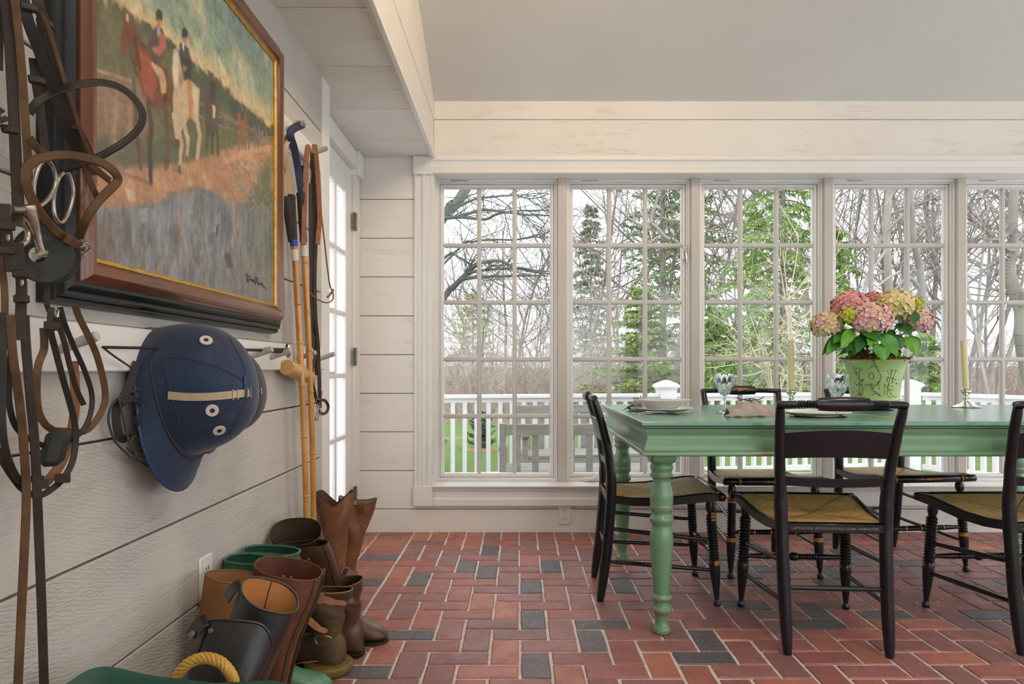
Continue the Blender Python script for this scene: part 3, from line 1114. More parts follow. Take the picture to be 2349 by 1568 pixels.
def scallop_dish(cx, cy, z, prof, n=72, lobes=12, amp=.025):
    """prof = [(r, h, lobe)] from centre bottom outwards, up and back"""
    rings = []
    for r, h, l in prof:
        rings.append([V(cx + r * (1 + l * amp * abs(math.cos(lobes / 2 * a))) * math.cos(a), cy + r * (1 + l * amp * abs(math.cos(lobes / 2 * a))) * math.sin(a), z + h) for a in [2 * math.pi * k / n for k in range(n)]])
    return MB().loft(rings)
PLATE = [(.07, 0, 0), (.075, .002, 0), (.088, .006, 0), (.125, .0165, 1), (.1305, .019, 1), (.130, .0205, 1), (.122, .0195, 1), (.088, .011, 0), (.07, .007, 0), (.01, .007, 0)]
BOWL = [(.055, 0, 0), (.058, .004, 0), (.078, .020, 0), (.086, .033, 0), (.116, .041, 1), (.1195, .044, 1), (.118, .0455, 1), (.088, .0385, 0), (.078, .027, 0), (.055, .012, 0), (.01, .011, 0)]
bx, by = (1518 - CX) / F * 2.95, 2.95
pl = thing('dinner_plate', 'white scalloped plate under the soup bowl at table end', 'plate', (bx, by, TZ), 'white plates laid on the table')
part('dish', scallop_dish(bx, by, TZ, PLATE), M['porcelain'], pl, 50)
part('gilt_line', MB().tube([V(bx + .0895 * math.cos(a), by + .0895 * math.sin(a), TZ + .0062) for a in [2 * math.pi * k / 48 for k in range(48)]], .0011, 6, loop=True), M['goldrim'], pl)
bo = thing('soup_bowl', 'white scalloped soup bowl with grey patterned rim', 'bowl', (bx, by, TZ + .0075))
bd = part('dish', scallop_dish(bx, by, TZ + .0075, BOWL), M['porcelain'], bo, 50)
mb = MB()
for k in range(64):
    a = 2 * math.pi * k / 64
    for r, s in ((.094, .0026), (.101, .0030), (.108, .0028), (.1135, .002)):
        q = a + (r * 20)
        zz_ = TZ + .0075 + lerp(.0400, .0452, (r - .088) / .03) + .0007
        mb.ell((bx + r * math.cos(q), by + r * math.sin(q), zz_), (s, s * 1.2, .0006), 6, 4)
part('rim_pattern', mb, M['pattern'], bd)
part('gilt_edge', MB().tube([V(bx + .1195 * (1 + .025 * abs(math.cos(6 * a))) * math.cos(a), by + .1195 * (1 + .025 * abs(math.cos(6 * a))) * math.sin(a), TZ + .0525) for a in [2 * math.pi * k / 96 for k in range(96)]], .0009, 5, loop=True), M['goldrim'], bd)
for (px, d, lab) in ((1868, 2.70, 'white gilt-lined plate seen behind the centre chair back'),):
    x = (px - CX) / F * d
    p2 = thing('dinner_plate', lab, 'plate', (x, d, TZ), 'white plates laid on the table')
    part('dish', scallop_dish(x, d, TZ, PLATE), M['porcelain'], p2, 50)
    part('gilt_line', MB().tube([V(x + .0895 * math.cos(a), d + .0895 * math.sin(a), TZ + .0062) for a in [2 * math.pi * k / 48 for k in range(48)]], .0013, 6, loop=True), M['goldrim'], p2)

# tied napkins
def tied_napkin(cx, cy, z0, w, dep, h, rz, m, label, flop=1.0):
    t = thing('napkin', label, 'napkin', (cx, cy, z0), 'tied linen napkins')
    nu, nv = 34, 14
    R = Matrix.Rotation(rz, 3, 'Z')
    def row(off):
        g = []
        for j in range(nv + 1):
            v = j / nv * 2 - 1
            r_ = []
            for i in range(nu + 1):
                u = i / nu * 2 - 1
                pinch = .42 + .58 * abs(u) ** .8
                x = u * w / 2 * (1 - .06 * v)
                y = v * dep / 2 * pinch + .010 * math.sin(u * 3)
                hh = h * (1 - .62 * abs(u) ** 1.5) * (1 - .85 * abs(v) ** 2.2)
                hh += .006 * math.sin(u * 11 + v * 3) * (1 - abs(v) * .5) * (.4 + abs(u))
                hh += .010 * math.exp(-((abs(u) - .22) / .12) ** 2) * (1 - v * v) * flop
                q = R @ V(x, y, max(.001, hh) + off)
                r_.append(q + V(cx, cy, z0))
            g.append(r_)
        return g
    mb = MB()
    mb.loft(row(.0012), closed=False)
    mb.loft(row(.0), closed=False)
    part('cloth', mb, m, t, 70)
    mb = MB()
    c = V(cx, cy, z0 + h + .006)
    for pts in ([(-.055, 0, .010), (-.03, .003, .003), (0, 0, .0), (.03, -.003, .002), (.055, 0, .012)],
                [(-.035, .01, -.002), (-.015, 0, .005), (.012, .004, .006), (.034, .01, .001)],
                [(0, dep * .2, -.004), (0, 0, .003), (0, -dep * .2, -.006)]):
        mb.tube(cr([R @ V(*q) + c for q in pts], 5), .0019, 7)
    part('tie', mb, M['cord'], t)
    return t
tied_napkin((1720 - CX) / F * 2.70, 2.70, TZ, .178, .115, .056, .04, M['napkin'], 'taupe napkin tied with a dark cord, right of the goblet')
tied_napkin((1462 - CX) / F * 3.12, 3.12, TZ, .15, .10, .042, 1.1, M['napkin2'], 'grey napkin with dark tie behind the soup bowl')

# cutlery
def cutlery(name, label, cx, cy, ang, L, kind):
    t = thing(name, label, name.split('_')[-1], (cx, cy, TZ), 'silver cutlery on the table')
    d = V(math.cos(ang), math.sin(ang), 0)
    s = V(-d.y, d.x, 0)
    p0 = V(cx, cy, TZ + .001) - d * L / 2
    hand = [(0, .0075, .0015), (.06, .0085, .002), (.15, .0055, .003), (.32, .0033, .007), (.5, .003, .010), (.62, .0035, .008)]
    mb = MB()
    pts = [p0 + d * (L * q) + V(0, 0, z) for q, w, z in hand]
    mb.ribbon(pts, [w * 2 for q, w, z in hand], .002, (0, 0, 1))
    part('handle', mb, M['silver'], t, 50)
    mb = MB()
    if kind == 'spoon':
        rings = []
        for i in range(9):
            q = i / 8
            w = .021 * math.sin(math.pi * (.06 + .90 * q)) ** .7
            c = p0 + d * (L * (.61 + .39 * q)) + V(0, 0, .008 - .006 * math.sin(math.pi * q) - .002 * q)
            rings.append([c + s * (w * k / 4) + V(0, 0, .0045 * ((k / 4) ** 2)) for k in range(-4, 5)])
        mb.loft(rings, closed=False)
        mb.loft([[p - V(0, 0, .001) for p in r] for r in rings], closed=False)
        part('spoon_bowl', mb, M['silver'], t, 70)
    elif kind == 'fork':
        c = p0 + d * (L * .60) + V(0, 0, .008)
        mb.ribbon([c, c + d * .012 + V(0, 0, -.001), c + d * .03 + V(0, 0, -.004)], [.007, .020, .022], .0018, (0, 0, 1))
        for k in (-1.5, -.5, .5, 1.5):
            mb.ribbon([c + d * .028 + s * .0058 * k + V(0, 0, -.004), c + d * .05 + s * .0056 * k + V(0, 0, -.005), c + d * .078 + s * .0052 * k + V(0, 0, .001)], [.0034, .003, .0016], .0016, (0, 0, 1))
        part('tines', mb, M['silver'], t, 50)
    else:
        c = p0 + d * (L * .60) + V(0, 0, .003)
        mb.ribbon([c, c + d * .02, c + d * .08, c + d * .085], [.010, .018, .016, .004], .0015, (0, 0, 1))
        part('blade', mb, M['silver'], t, 50)
cutlery('spoon', 'silver spoon lying in front of the soup bowl', (1515 - CX) / F * 2.79, 2.79, .02, .18, 'spoon')
cutlery('knife', 'silver knife beside the spoon at the table end', (1505 - CX) / F * 2.84, 2.84, -.03, .20, 'knife')
cutlery('table_fork', 'silver fork right of the plate behind the centre chair', (1985 - CX) / F * 2.64, 2.64, -.55, .18, 'fork')

# candlesticks
def candlestick(px, d, lean, label, clabel):
    x = (px - CX) / F * d
    t = thing('candlestick', label, 'candlestick', (x, d, TZ), 'silver candlesticks on the table')
    prof = [(.060, 0), (.062, .003), (.059, .006), (.048, .009), (.040, .014), (.026, .019), (.014, .028), (.0095, .038), (.012, .043), (.0145, .047), (.010, .052), (.009, .056), (.014, .062), (.021, .070), (.0235, .077), (.022, .081), (.0275, .084), (.028, .0865), (.024, .089), (.0145, .089), (.0135, .085)]
    part('body', MB().lathe(prof, 36, (x, d, TZ)), M['silver'], t, 60)
    part('bead', MB().lathe([(.0605, .0015), (.0635, .003), (.0605, .0045)], 36, (x, d, TZ), cap=False), M['silver'], t, 60)
    c = thing('taper_candle', clabel, 'candle', (x, d, TZ + .086), 'ivory taper candles')
    b, e = V(x, d, TZ + .0862), V(x + lean, d, TZ + .318)
    part('wax', rot_lathe(MB(), b, e, [(0, .0115), (.1, .0128), (.97, .0138), (.99, .0150), (1.0, .0138), (.995, .006)], 20), M['candle'], c, 50)
    part('wick', MB().tube([e - V(0, 0, .004), e + V(0.001, 0, .003)], .0011, 6), M['cord'], c)
candlestick(1815, 3.24, -.002, 'silver candlestick left of the flower pot', 'ivory taper candle standing left of the flower pot')
candlestick(2216, 3.30, -.012, 'silver candlestick right of the flower pot', 'ivory taper candle leaning slightly, right of the flower pot')

# ---------------------------------------------------------------- hydrangea in a painted pot
PD = 3.12
PXc = (2006 - CX) / F * PD
PZ = TZ + .036
def pot_mat():
    t = NT('pale_green_glaze')
    v = t.coord('Object')
    n = t.noise(v, 12, 4)
    col = t.ramp(n, [(.3, (.33, .50, .16)), (.7, (.47, .62, .27))])
    t.bsdf(Base_Color=col, Roughness=.3, Coat_Weight=.5, Coat_Roughness=.15)
    return t.m
pot = thing('flower_pot', 'pale green flower pot painted with black vines', 'pot', (PXc, PD, TZ))
POTP = [(.094, 0), (.098, .004), (.0965, .010), (.1005, .03), (.106, .07), (.112, .11), (.119, .145), (.1265, .166), (.135, .178), (.1395, .184), (.139, .188), (.132, .188), (.126, .178), (.115, .16)]
body = part('body', MB().lathe(POTP, 48, (PXc, PD, PZ)), pot_mat(), pot, 50)
part('rim_band', MB().lathe([(.1385, .1835), (.1412, .1865), (.1385, .1895)], 48, (PXc, PD, PZ), cap=False), simple('terracotta_rim', (.42, .20, .07), .5), pot)
part('foot_ring', MB().lathe([(.094, .001), (.0995, .004), (.0975, .009)], 48, (PXc, PD, PZ), cap=False), bpy.data.materials['terracotta_rim'], pot)
part('pot_stand', MB().lathe([(.075, 0), (.08, .003), (.06, .012), (.06, .026), (.085, .0365)], 36, (PXc, PD, TZ)), M['black'], pot, 50)
M['ink'] = simple('dark_painted_line', (.03, .035, .03), .4)
M['redpetal'] = simple('painted_red_flower', (.48, .16, .08), .4)
M['yellowpetal'] = simple('painted_yellow_flower', (.75, .45, .08), .4)
def surf(mbx):
    return BVHTree.FromPolygons([Vector(v) for v in mbx.v], mbx.f)
def cast(bv, px, py):
    d = P(px, py, 1.0) - V(0, 0, EYE)
    h = bv.ray_cast(V(0, 0, EYE), d.normalized())
    return (h[0], h[1]) if h[0] is not None else (None, None)
pb = surf(MB().lathe(POTP, 48, (PXc, PD, PZ)))
def z5(x, y):
    return 1600 + x / 3.136, 660 + y / 3.136
def on_pot(pts, off=.0006):
    out = []
    for q in pts:
        h, nn = cast(pb, *z5(*q))
        if h is not None:
            out.append(h - nn * off if nn.dot(h - V(0, 0, EYE)) > 0 else h + nn * off)
    return out
ink = MB()
rp = random.Random(3)
stems = [[(1270, 540), (1300, 590), (1320, 640), (1300, 690), (1265, 720), (1275, 750)], [(1240, 690), (1260, 730), (1300, 760), (1320, 780)], [(1150, 600), (1165, 650), (1160, 700), (1175, 770)],
         [(1120, 560), (1140, 600), (1150, 640)], [(1190, 650), (1165, 690), (1190, 720), (1185, 770)], [(1400, 600), (1385, 650), (1370, 700), (1365, 770)], [(1430, 590), (1410, 640), (1395, 690)], [(1345, 690), (1370, 720), (1395, 770)],
         [(1235, 580), (1265, 560), (1290, 575), (1300, 600)], [(1230, 620), (1250, 610), (1270, 630), (1260, 655), (1235, 645), (1232, 622)], [(1205, 700), (1225, 690), (1250, 700), (1262, 690)], [(1255, 770), (1280, 755), (1310, 775)]]
for s_ in stems:
    p = on_pot([(q.x, q.y) for q in cr([(a, b, 0) for a, b in s_], 5)])
    if len(p) > 2:
        ink.tube(p, .0010, 5)
for (a, b) in [(1150 + rp.uniform(-28, 40), rp.uniform(570, 790)) for _ in range(34)] + [(1385 + rp.uniform(-45, 50), rp.uniform(590, 790)) for _ in range(36)] + [(1270 + rp.uniform(-40, 50), rp.uniform(680, 790)) for _ in range(14)]:
    dx, dy = rp.uniform(-7, 7), rp.uniform(-14, -5)
    p = on_pot([(a, b), (a + dx * .5, b + dy * .5), (a + dx, b + dy)])
    if len(p) == 3:
        ink.tube(p, [.0006, .0019, .0004], 5)
part('painted_vines', ink, M['ink'], body, label='black painted vines and leaves')
fl = MB()
for (a, b) in [(1215, 705), (1345, 700), (1352, 720), (1400, 660), (1375, 640), (1390, 730), (1245, 700)]:
    p = on_pot([(a, b)])
    if p:
        fl.ell(p[0], (.0036, .001, .0036), 8, 4)
part('painted_flowers', fl, M['redpetal'], body)
fl = MB()
for (a, b) in [(1310, 553), (1325, 560), (1345, 550), (1335, 565)]:
    p = on_pot([(a, b)])
    if p:
        fl.ell(p[0], (.006, .001, .004), 8, 4)
part('painted_flowers', fl, M['yellowpetal'], body)

plant = thing('hydrangea', 'potted hydrangea with pink and lime flower heads', 'plant', (PXc, PD, PZ + .17))
mz = PZ + .188
# moss
rm = random.Random(11)
mb = MB()
for k in range(420):
    a, r = rm.uniform(0, 6.283), .133 * math.sqrt(rm.random())
    c = V(PXc + r * math.cos(a), PD + r * math.sin(a), mz - .012 + .022 * (1 - (r / .14) ** 2) + rm.uniform(-.004, .008))
    mb.tube([c, c + V(rm.uniform(-.012, .012), rm.uniform(-.012, .012), rm.uniform(.002, .016)), c + V(rm.uniform(-.02, .02), rm.uniform(-.02, .02), rm.uniform(-.006, .012))], [.004, .0035, .0012], 4)
mb.ell((PXc, PD, mz - .012), (.125, .125, .02), 24, 8)
for k in range(16):
    a = rm.uniform(0, 6.283)
    c = V(PXc + .132 * math.cos(a), PD + .132 * math.sin(a), mz + .004)
    mb.tube([c, c + V(.016 * math.cos(a), .016 * math.sin(a), .006), c + V(.026 * math.cos(a + .3), .026 * math.sin(a + .3), rm.uniform(-.014, .004))], [.002, .0014, .0005], 4)
part('moss', mb, simple('dry_moss', (.20, .10, .02), .9, (.24, .20, .03), 50), plant, 60, kind='stuff')
# stems
sm = simple('green_stem', (.12, .25, .05), .5)
heads = [((1100, 135), .112, 3.10, 'pink'), ((1265, 100), .075, 3.22, 'pink2'), ((1420, 130), .112, 3.04, 'cream'), ((1558, 118), .062, 3.16, 'lime'), ((1100, 205), .066, 2.99, 'lime'),
         ((1252, 222), .112, 2.965, 'pink3'), ((930, 268), .092, 3.06, 'pale'), ((1595, 245), .085, 3.08, 'rose')]
def petal_mat(name, c1, c2, c3):
    t = NT(name)
    v = t.coord('Object', (1, 1, 1), 4)
    col = t.ramp(t.noise(v, 26, 3, .6), [(.30, c1), (.5, c2), (.70, c3)])
    b = t.bsdf(Base_Color=col, Roughness=.6, Subsurface_Weight=0.0)
    return t.m
PM = {'pink': petal_mat('pink_petals', (.70, .20, .28), (.78, .36, .36), (.80, .52, .40)), 'pink2': petal_mat('rose_petals', (.68, .18, .26), (.76, .32, .33), (.74, .46, .36)),
      'cream': petal_mat('cream_lime_petals', (.62, .60, .16), (.76, .66, .30), (.82, .58, .46)), 'lime': petal_mat('lime_petals', (.36, .46, .03), (.50, .56, .06), (.60, .62, .12)),
      'pink3': petal_mat('blush_petals', (.76, .40, .52), (.82, .52, .46), (.78, .62, .36)), 'pale': petal_mat('pale_petals', (.74, .34, .52), (.72, .58, .30), (.80, .66, .44)),
      'rose': petal_mat('deep_rose_petals', (.70, .26, .42), (.82, .54, .48), (.82, .62, .46))}
M['floret_eye'] = simple('floret_eye', (.70, .62, .25), .6)
base = V(PXc, PD, mz)
def head(spec):
    (zx, zy), r, d, key = spec
    r = r * .70
    px, py = z5(zx, zy)
    c = P(px, py, d)
    mb, ey = MB(), MB()
    rr = random.Random(int(zx))
    n = int(34 + 900 * r) if key != 'lime' else 46
    for k in range(n):
        ph = math.acos(1 - 1.72 * (k + .5) / n)
        th = k * 2.39996 + rr.uniform(-.15, .15)
        nn = V(math.sin(ph) * math.cos(th), math.sin(ph) * math.sin(th), math.cos(ph))
        p = c + V(nn.x * r, nn.y * r, nn.z * r * .82) * rr.uniform(.93, 1.04)
        u = nn.orthogonal().normalized()
        w = nn.cross(u)
        s = r * (.33 if key != 'lime' else .27) * rr.uniform(.85, 1.12)
        a0 = rr.uniform(0, 1.5)
        for q in range(4):
            a = a0 + q * math.pi / 2
            f = u * math.cos(a) + w * math.sin(a)
            g = nn.cross(f)
            up = nn * (s * rr.uniform(-.05, .28))
            mb.add([p + nn * (-s * .15), p + f * s * .5 - g * s * .42 + up * .4, p + f * s * .88 - g * s * .26 + up, p + f * s * 1.0 + up * .8, p + f * s * .88 + g * s * .26 + up, p + f * s * .5 + g * s * .42 + up * .4],
                   [(0, 1, 2), (0, 2, 3), (0, 3, 4), (0, 4, 5)])
        ey.ell(p + nn * s * .04, (s * .11, s * .11, s * .11), 6, 4)
    mb.ell(c, (r * .8, r * .8, r * .66), 14, 8)
    o = part('flower_head', mb, PM[key], plant, 25)
    part('floret_eyes', ey, M['floret_eye'], o)
    st = cr([base + V((c.x - PXc) * .15, (c.y - PD) * .15, -.01), base.lerp(c, .55) + V(0, 0, .01), c - V(0, 0, r * .5)], 5)
    part('stem', MB().tube(st, .0042, 7), sm, plant)
for h_ in heads:
    head(h_)
def leaf_mat(name, c1, c2):
    t = NT(name)
    v = t.coord('Object', (1, 1, 1), 3)
    col = t.ramp(t.noise(v, 20, 3), [(.35, c1), (.65, c2)])
    t.bsdf(Base_Color=col, Roughness=.32, Normal=t.bump(t.noise(v, 90, 3), .2, .003))
    return t.m
LM = [leaf_mat('leaf_green', (.06, .24, .03), (.10, .34, .05)), leaf_mat('leaf_dark_green', (.025, .12, .025), (.05, .17, .04)), leaf_mat('leaf_bright_green', (.10, .34, .03), (.16, .42, .05))]
def leaf_shape(mb, c, tip, wid, nrm, curl):
    c, tip = Vector(c), Vector(tip)
    f = tip - c
    L = f.length
    f.normalize()
    nrm = (Vector(nrm) - f * Vector(nrm).dot(f)).normalized()
    s = f.cross(nrm)
    rows = []
    prof = [(0, .05), (.1, .45), (.25, .85), (.42, 1.0), (.6, .88), (.78, .58), (.92, .22), (1, .02)]
    for t, w in prof:
        mid = c + f * (L * t) - nrm * (curl * L * t * t)
        rows.append([mid + s * (wid * w * k) + nrm * (abs(k) * wid * w * .28) for k in (-1, -.5, 0, .5, 1)])
    mb.loft(rows, closed=False)
    mb.loft([[p - nrm * .0008 for p in r] for r in rows], closed=False)
LEAVES = [((1075, 300), (985, 380), .085, 3.02, 0), ((1120, 290), (1040, 420), .07, 2.97, 2), ((1190, 290), (1300, 370), .10, 2.95, 0), ((1030, 350), (930, 470), .07, 3.02, 0), ((1010, 330), (905, 470), .05, 3.10, 1), ((1190, 350), (1150, 455), .06, 2.95, 1),
          ((1260, 330), (1245, 410), .07, 2.94, 2), ((1310, 330), (1450, 480), .12, 2.93, 0), ((1300, 400), (1350, 520), .10, 2.90, 0), ((1400, 330), (1475, 430), .09, 2.96, 1), ((1430, 260), (1540, 330), .11, 2.98, 1), ((1500, 350), (1580, 470), .09, 3.0, 2), ((1530, 340), (1600, 430), .07, 3.05, 0),
          ((1330, 270), (1360, 330), .05, 2.95, 1), ((1560, 170), (1560, 250), .06, 2.97, 1), ((1450, 240), (1490, 230), .05, 2.98, 1), ((1100, 380), (1140, 470), .06, 2.98, 0), ((1390, 220), (1375, 290), .035, 2.95, 2), ((1240, 300), (1180, 370), .08, 3.0, 1), ((1340, 300), (1420, 350), .08, 3.0, 1)]
for i, (a, b, w, d, mi) in enumerate(LEAVES):
    mb = MB()
    c = P(*z5(*a), d + .03)
    tip = P(*z5(*b), d - .03)
    leaf_shape(mb, c, tip, w * .36, V(.1 * math.sin(i * 2.1), -.75, .65), .12)
    part('leaf', mb, LM[mi], plant, 60)
for i in range(44):
    a = 2 * math.pi * (i * .618 % 1)
    lv = (i % 4) * .022
    c = base + V(.04 * math.cos(a), .04 * math.sin(a), .045 + lv)
    r = .125 + .045 * math.sin(i * 5.1)
    mb = MB()
    leaf_shape(mb, c, base + V(r * math.cos(a), r * math.sin(a), .045 + lv * .9 + .035 * math.sin(i * 3.3)), .036, V(math.cos(a) * .3, math.sin(a) * .3, .9), .2)
    part('leaf', mb, LM[(0, 1, 1, 0, 2)[i % 5]], plant, 60)
# ================================================================== OUTSIDE THE WINDOWS
DZ = -0.26
GZ = -0.72
M['railwhite'] = simple('white_railing_paint', (.84, .85, .86), .45, (.80, .81, .82), 4)
M['teak'] = simple('weathered_grey_teak', (.33, .325, .29), .7, (.25, .245, .215), 9, (.3, 1, 3), bump=.2, bscale=70)
M['deckwood'] = simple('grey_deck_boards', (.42, .40, .37), .75, (.34, .32, .30), 6, (.15, 1, 1))
def lawn_mat():
    t = NT('lawn_grass')
    v = t.coord('Object')
    big = t.noise(v, .8, 4, .6)
    fine = t.noise(v, 26, 5, .7)
    col = t.ramp(fine, [(.30, (.07, .135, .02)), (.55, (.135, .235, .045)), (.75, (.24, .32, .10))])
    col = t.mix(t.ramp(big, [(.58, (0, 0, 0)), (.75, (.45, .45, .45))]), col, (.42, .36, .20))
    leaf = t.ramp(t.noise(t.coord('Object', (1, .5, 1)), 13, 3, .7), [(.66, (0, 0, 0)), (.72, (.6, .6, .6))])
    col = t.mix(leaf, col, (.52, .46, .34))
    t.bsdf(Base_Color=col, Roughness=.9, Normal=t.bump(fine, .8, .05))
    return t.m
def litter_mat():
    t = NT('leaf_litter')
    v = t.coord('Object')
    col = t.ramp(t.noise(v, 9, 6, .75), [(.28, (.22, .14, .09)), (.5, (.40, .28, .20)), (.72, (.56, .45, .36))])
    t.bsdf(Base_Color=col, Roughness=.95, Normal=t.bump(t.noise(v, 20, 5, .7), .8, .06))
    return t.m
solo('lawn', MB().box(-24, 30, 4.3, 21.5, GZ - .3, GZ), lawn_mat(), 'bright green lawn beyond the deck', None, kind='structure')
mb = MB()
rows = []
for j in range(13):
    y = 21.4 + j * 7
    rows.append([V(-80 + i * 10, y, GZ - .02 + max(0, j - 1) * .16 + .25 * math.sin(i * 1.3 + j)) for i in range(19)])
mb.loft(rows, closed=False)
solo('woodland_floor', mb, litter_mat(), 'brown leaf litter under the woods', None, kind='structure', ang=180)
# deck
dk = solo('deck', MB().box(-4.2, 6.2, 4.24, 7.7, DZ - .2, DZ - .03), M['deckwood'], 'grey wooden deck outside the windows', None, kind='structure')
y = 4.245
while y < 7.6:
    part('deck_board', MB().box(-4.2, 6.2, y, y + .135, DZ - .03, DZ, .003), M['deckwood'], dk, 30)
    y += .141
solo('wall_porch', MB().box(-2.9, -2.62, 4.35, 13.0, -.9, 4.8), simple('pale_blue_siding', (.50, .57, .60), .6, (.46, .53, .56), 2), 'pale blue-grey house wing beyond the glazed door', None, kind='structure')
# railing
def railing(A, B, label, posts, n_bal):
    A, B = Vector(A), Vector(B)
    d = (B - A).normalized()
    s = V(-d.y, d.x, 0)
    up = V(0, 0, 1)
    L = (B - A).length
    c = (A + B) / 2
    t = thing('deck_railing', label, 'railing', (c.x, c.y, DZ), 'white deck railings')
    part('top_rail', MB().obox(c + up * .675, (d, s, up), (L / 2, .055, .018), .004), M['railwhite'], t)
    part('top_rail', MB().obox(c + up * .638, (d, s, up), (L / 2, .022, .024), .003), M['railwhite'], t)
    part('bottom_rail', MB().obox(c + up * -.105, (d, s, up), (L / 2, .025, .028), .003), M['railwhite'], t)
    me = mesh_of('baluster', MB().obox((0, 0, .27), (d, s, up), (.021, .021, .365), .003), M['railwhite'])
    for k in range(n_bal):
        p = A + d * (L * (k + .5) / n_bal)
        o = bpy.data.objects.new('baluster', me)
        o.location = (p.x - c.x, p.y - c.y, -DZ)
        o.parent = t
        COL.objects.link(o)
    for p in posts:
        p = Vector(p)
        po = part('post', MB().obox(p + up * .24, (d, s, up), (.085, .085, .50), .004), M['railwhite'], t)
        mb = MB()
        mb.obox(p + up * .745, (d, s, up), (.094, .094, .010), .003)
        mb.obox(p + up * .766, (d, s, up), (.110, .110, .012), .004)
        q = p + up * .778
        mb.loft([[q + d * (a * r) + s * (b * r) + up * z for a, b in ((-1, -1), (1, -1), (1, 1), (-1, 1))] for r, z in ((.106, 0), (.09, .018), (.02, .052), (.004, .055))])
        part('post_cap', mb, M['railwhite'], po, 20)
A1, B1 = V(-2.55, 6.548, 0), V(4.28, 7.64, 0)
railing(A1, B1, 'white railing along the far side of the deck, with two capped posts', [V(1.53, 7.20, 0), V(4.28, 7.64, 0)], 59)
railing(V(4.36, 7.50, 0), V(5.85, 4.45, 0), 'white railing running back to the house at the right', [], 30)
# garden benches
def bench(label, L, loc, rz, arms=True, n_slats=11, back=.81):
    t = thing('garden_bench', label, 'bench', (0, 0, 0), 'weathered garden seats on the deck')
    tk = M['teak']
    def pt(name, mb):
        part(name, mb, tk, t)
    sh = .44
    for s in (-1, 1):
        x = s * (L / 2 - .024)
        pt('leg', MB().box(x - .024, x + .024, -.27, -.225, 0, back, .003))
        pt('leg', MB().box(x - .024, x + .024, .22, .265, 0, .60, .003))
        pt('arm', MB().prism([(x - .03, -.25, .60), (x - .03, .24, .60), (x - .03, .285, .61), (x - .03, .30, .63), (x - .03, .285, .65), (x - .03, .24, .655), (x - .03, -.25, .635)], (.06, 0, 0)))
        pt('side_rail', MB().box(x - .018, x + .018, -.23, .23, .36, .43, .003))
    pt('back_top_rail', MB().box(-L / 2 + .04, L / 2 - .04, -.27, -.235, back - .085, back - .005, .003))
    pt('back_bottom_rail', MB().box(-L / 2 + .04, L / 2 - .04, -.268, -.238, .33, .39, .003))
    for k in range(n_slats):
        x = -L / 2 + (L) * (k + 1) / (n_slats + 1)
        pt('back_slat', MB().box(x - .024, x + .024, -.262, -.245, .39, back - .08, .002))
    for k in range(5):
        y0 = -.22 + k * .098
        pt('seat_slat', MB().box(-L / 2 + .03, L / 2 - .03, y0, y0 + .078, sh - .01, sh + .012, .002))
    pt('front_apron', MB().box(-L / 2 + .04, L / 2 - .04, .23, .252, .34, .425, .003))
    place(t, loc, rz)
    return t
bench('weathered grey bench seen from behind, nearest the windows', 1.58, (.655, 5.36, DZ), 0)
bench('weathered grey bench against the railing, facing the house', 1.62, (.80, 6.44, DZ), math.pi + .16, back=.87)
bench('weathered grey garden chair at the left, mostly hidden by the window frame', .62, (-.86, 5.33, DZ), -math.pi / 2, n_slats=5)

# ---------------------------------------------------------------- plants: fast segment builder
class Seg:
    def __init__(s):
        s.a = []; s.b = []; s.r = []
    def add(s, p, q, r0, r1):
        s.a.append((p[0], p[1], p[2])); s.b.append((q[0], q[1], q[2])); s.r.append((r0, r1))
    def mesh(s, name, m, sides=4):
        a, b, r = np.array(s.a), np.array(s.b), np.array(s.r)
        n = len(a)
        t = b - a
        t /= np.maximum(np.linalg.norm(t, axis=1, keepdims=True), 1e-9)
        ref = np.where(np.abs(t[:, 2:3]) < .9, np.array([[0, 0, 1.0]]), np.array([[1.0, 0, 0]]))
        u = np.cross(t, ref); u /= np.linalg.norm(u, axis=1, keepdims=True)
        w = np.cross(t, u)
        vs = np.zeros((n, 2, sides, 3))
        for k in range(sides):
            an = 2 * math.pi * k / sides
            o = u * math.cos(an) + w * math.sin(an)
            vs[:, 0, k] = a + o * r[:, 0:1]
            vs[:, 1, k] = b + o * r[:, 1:2]
        base = (np.arange(n) * 2 * sides)[:, None, None]
        f = np.array([[k, (k + 1) % sides, sides + (k + 1) % sides, sides + k] for k in range(sides)])[None]
        return raw_mesh(name, vs.reshape(-1, 3), (base + f).reshape(-1, 4), m)
def raw_mesh(name, vs, quads, m):
    me = bpy.data.meshes.new(name)
    me.vertices.add(len(vs)); me.vertices.foreach_set('co', np.asarray(vs, dtype=np.float32).ravel())
    k = quads.shape[1]
    me.loops.add(quads.size); me.loops.foreach_set('vertex_index', np.asarray(quads, dtype=np.int32).ravel())
    me.polygons.add(len(quads)); me.polygons.foreach_set('loop_start', np.arange(0, quads.size, k, dtype=np.int32))
    me.polygons.foreach_set('use_smooth', np.ones(len(quads), dtype=bool))
    me.update(calc_edges=True)
    me.validate()
    me.materials.append(m)
    return me
class Blades:
    """flat little sprays: base, tip, half width vector"""
    def __init__(s):
        s.p = []; s.q = []; s.w = []
    def add(s, p, q, w):
        s.p.append(tuple(p)); s.q.append(tuple(q)); s.w.append(tuple(w))
    def mesh(s, name, m):
        p, q, w = np.array(s.p), np.array(s.q), np.array(s.w)
        mid = p * .45 + q * .55
        vs = np.stack([p, mid + w, q, mid - w], axis=1)
        f = (np.arange(len(p)) * 4)[:, None] + np.arange(4)[None]
        return raw_mesh(name, vs.reshape(-1, 3), f, m)
def rvec(r):
    return V(r.gauss(0, 1), r.gauss(0, 1), r.gauss(0, 1))
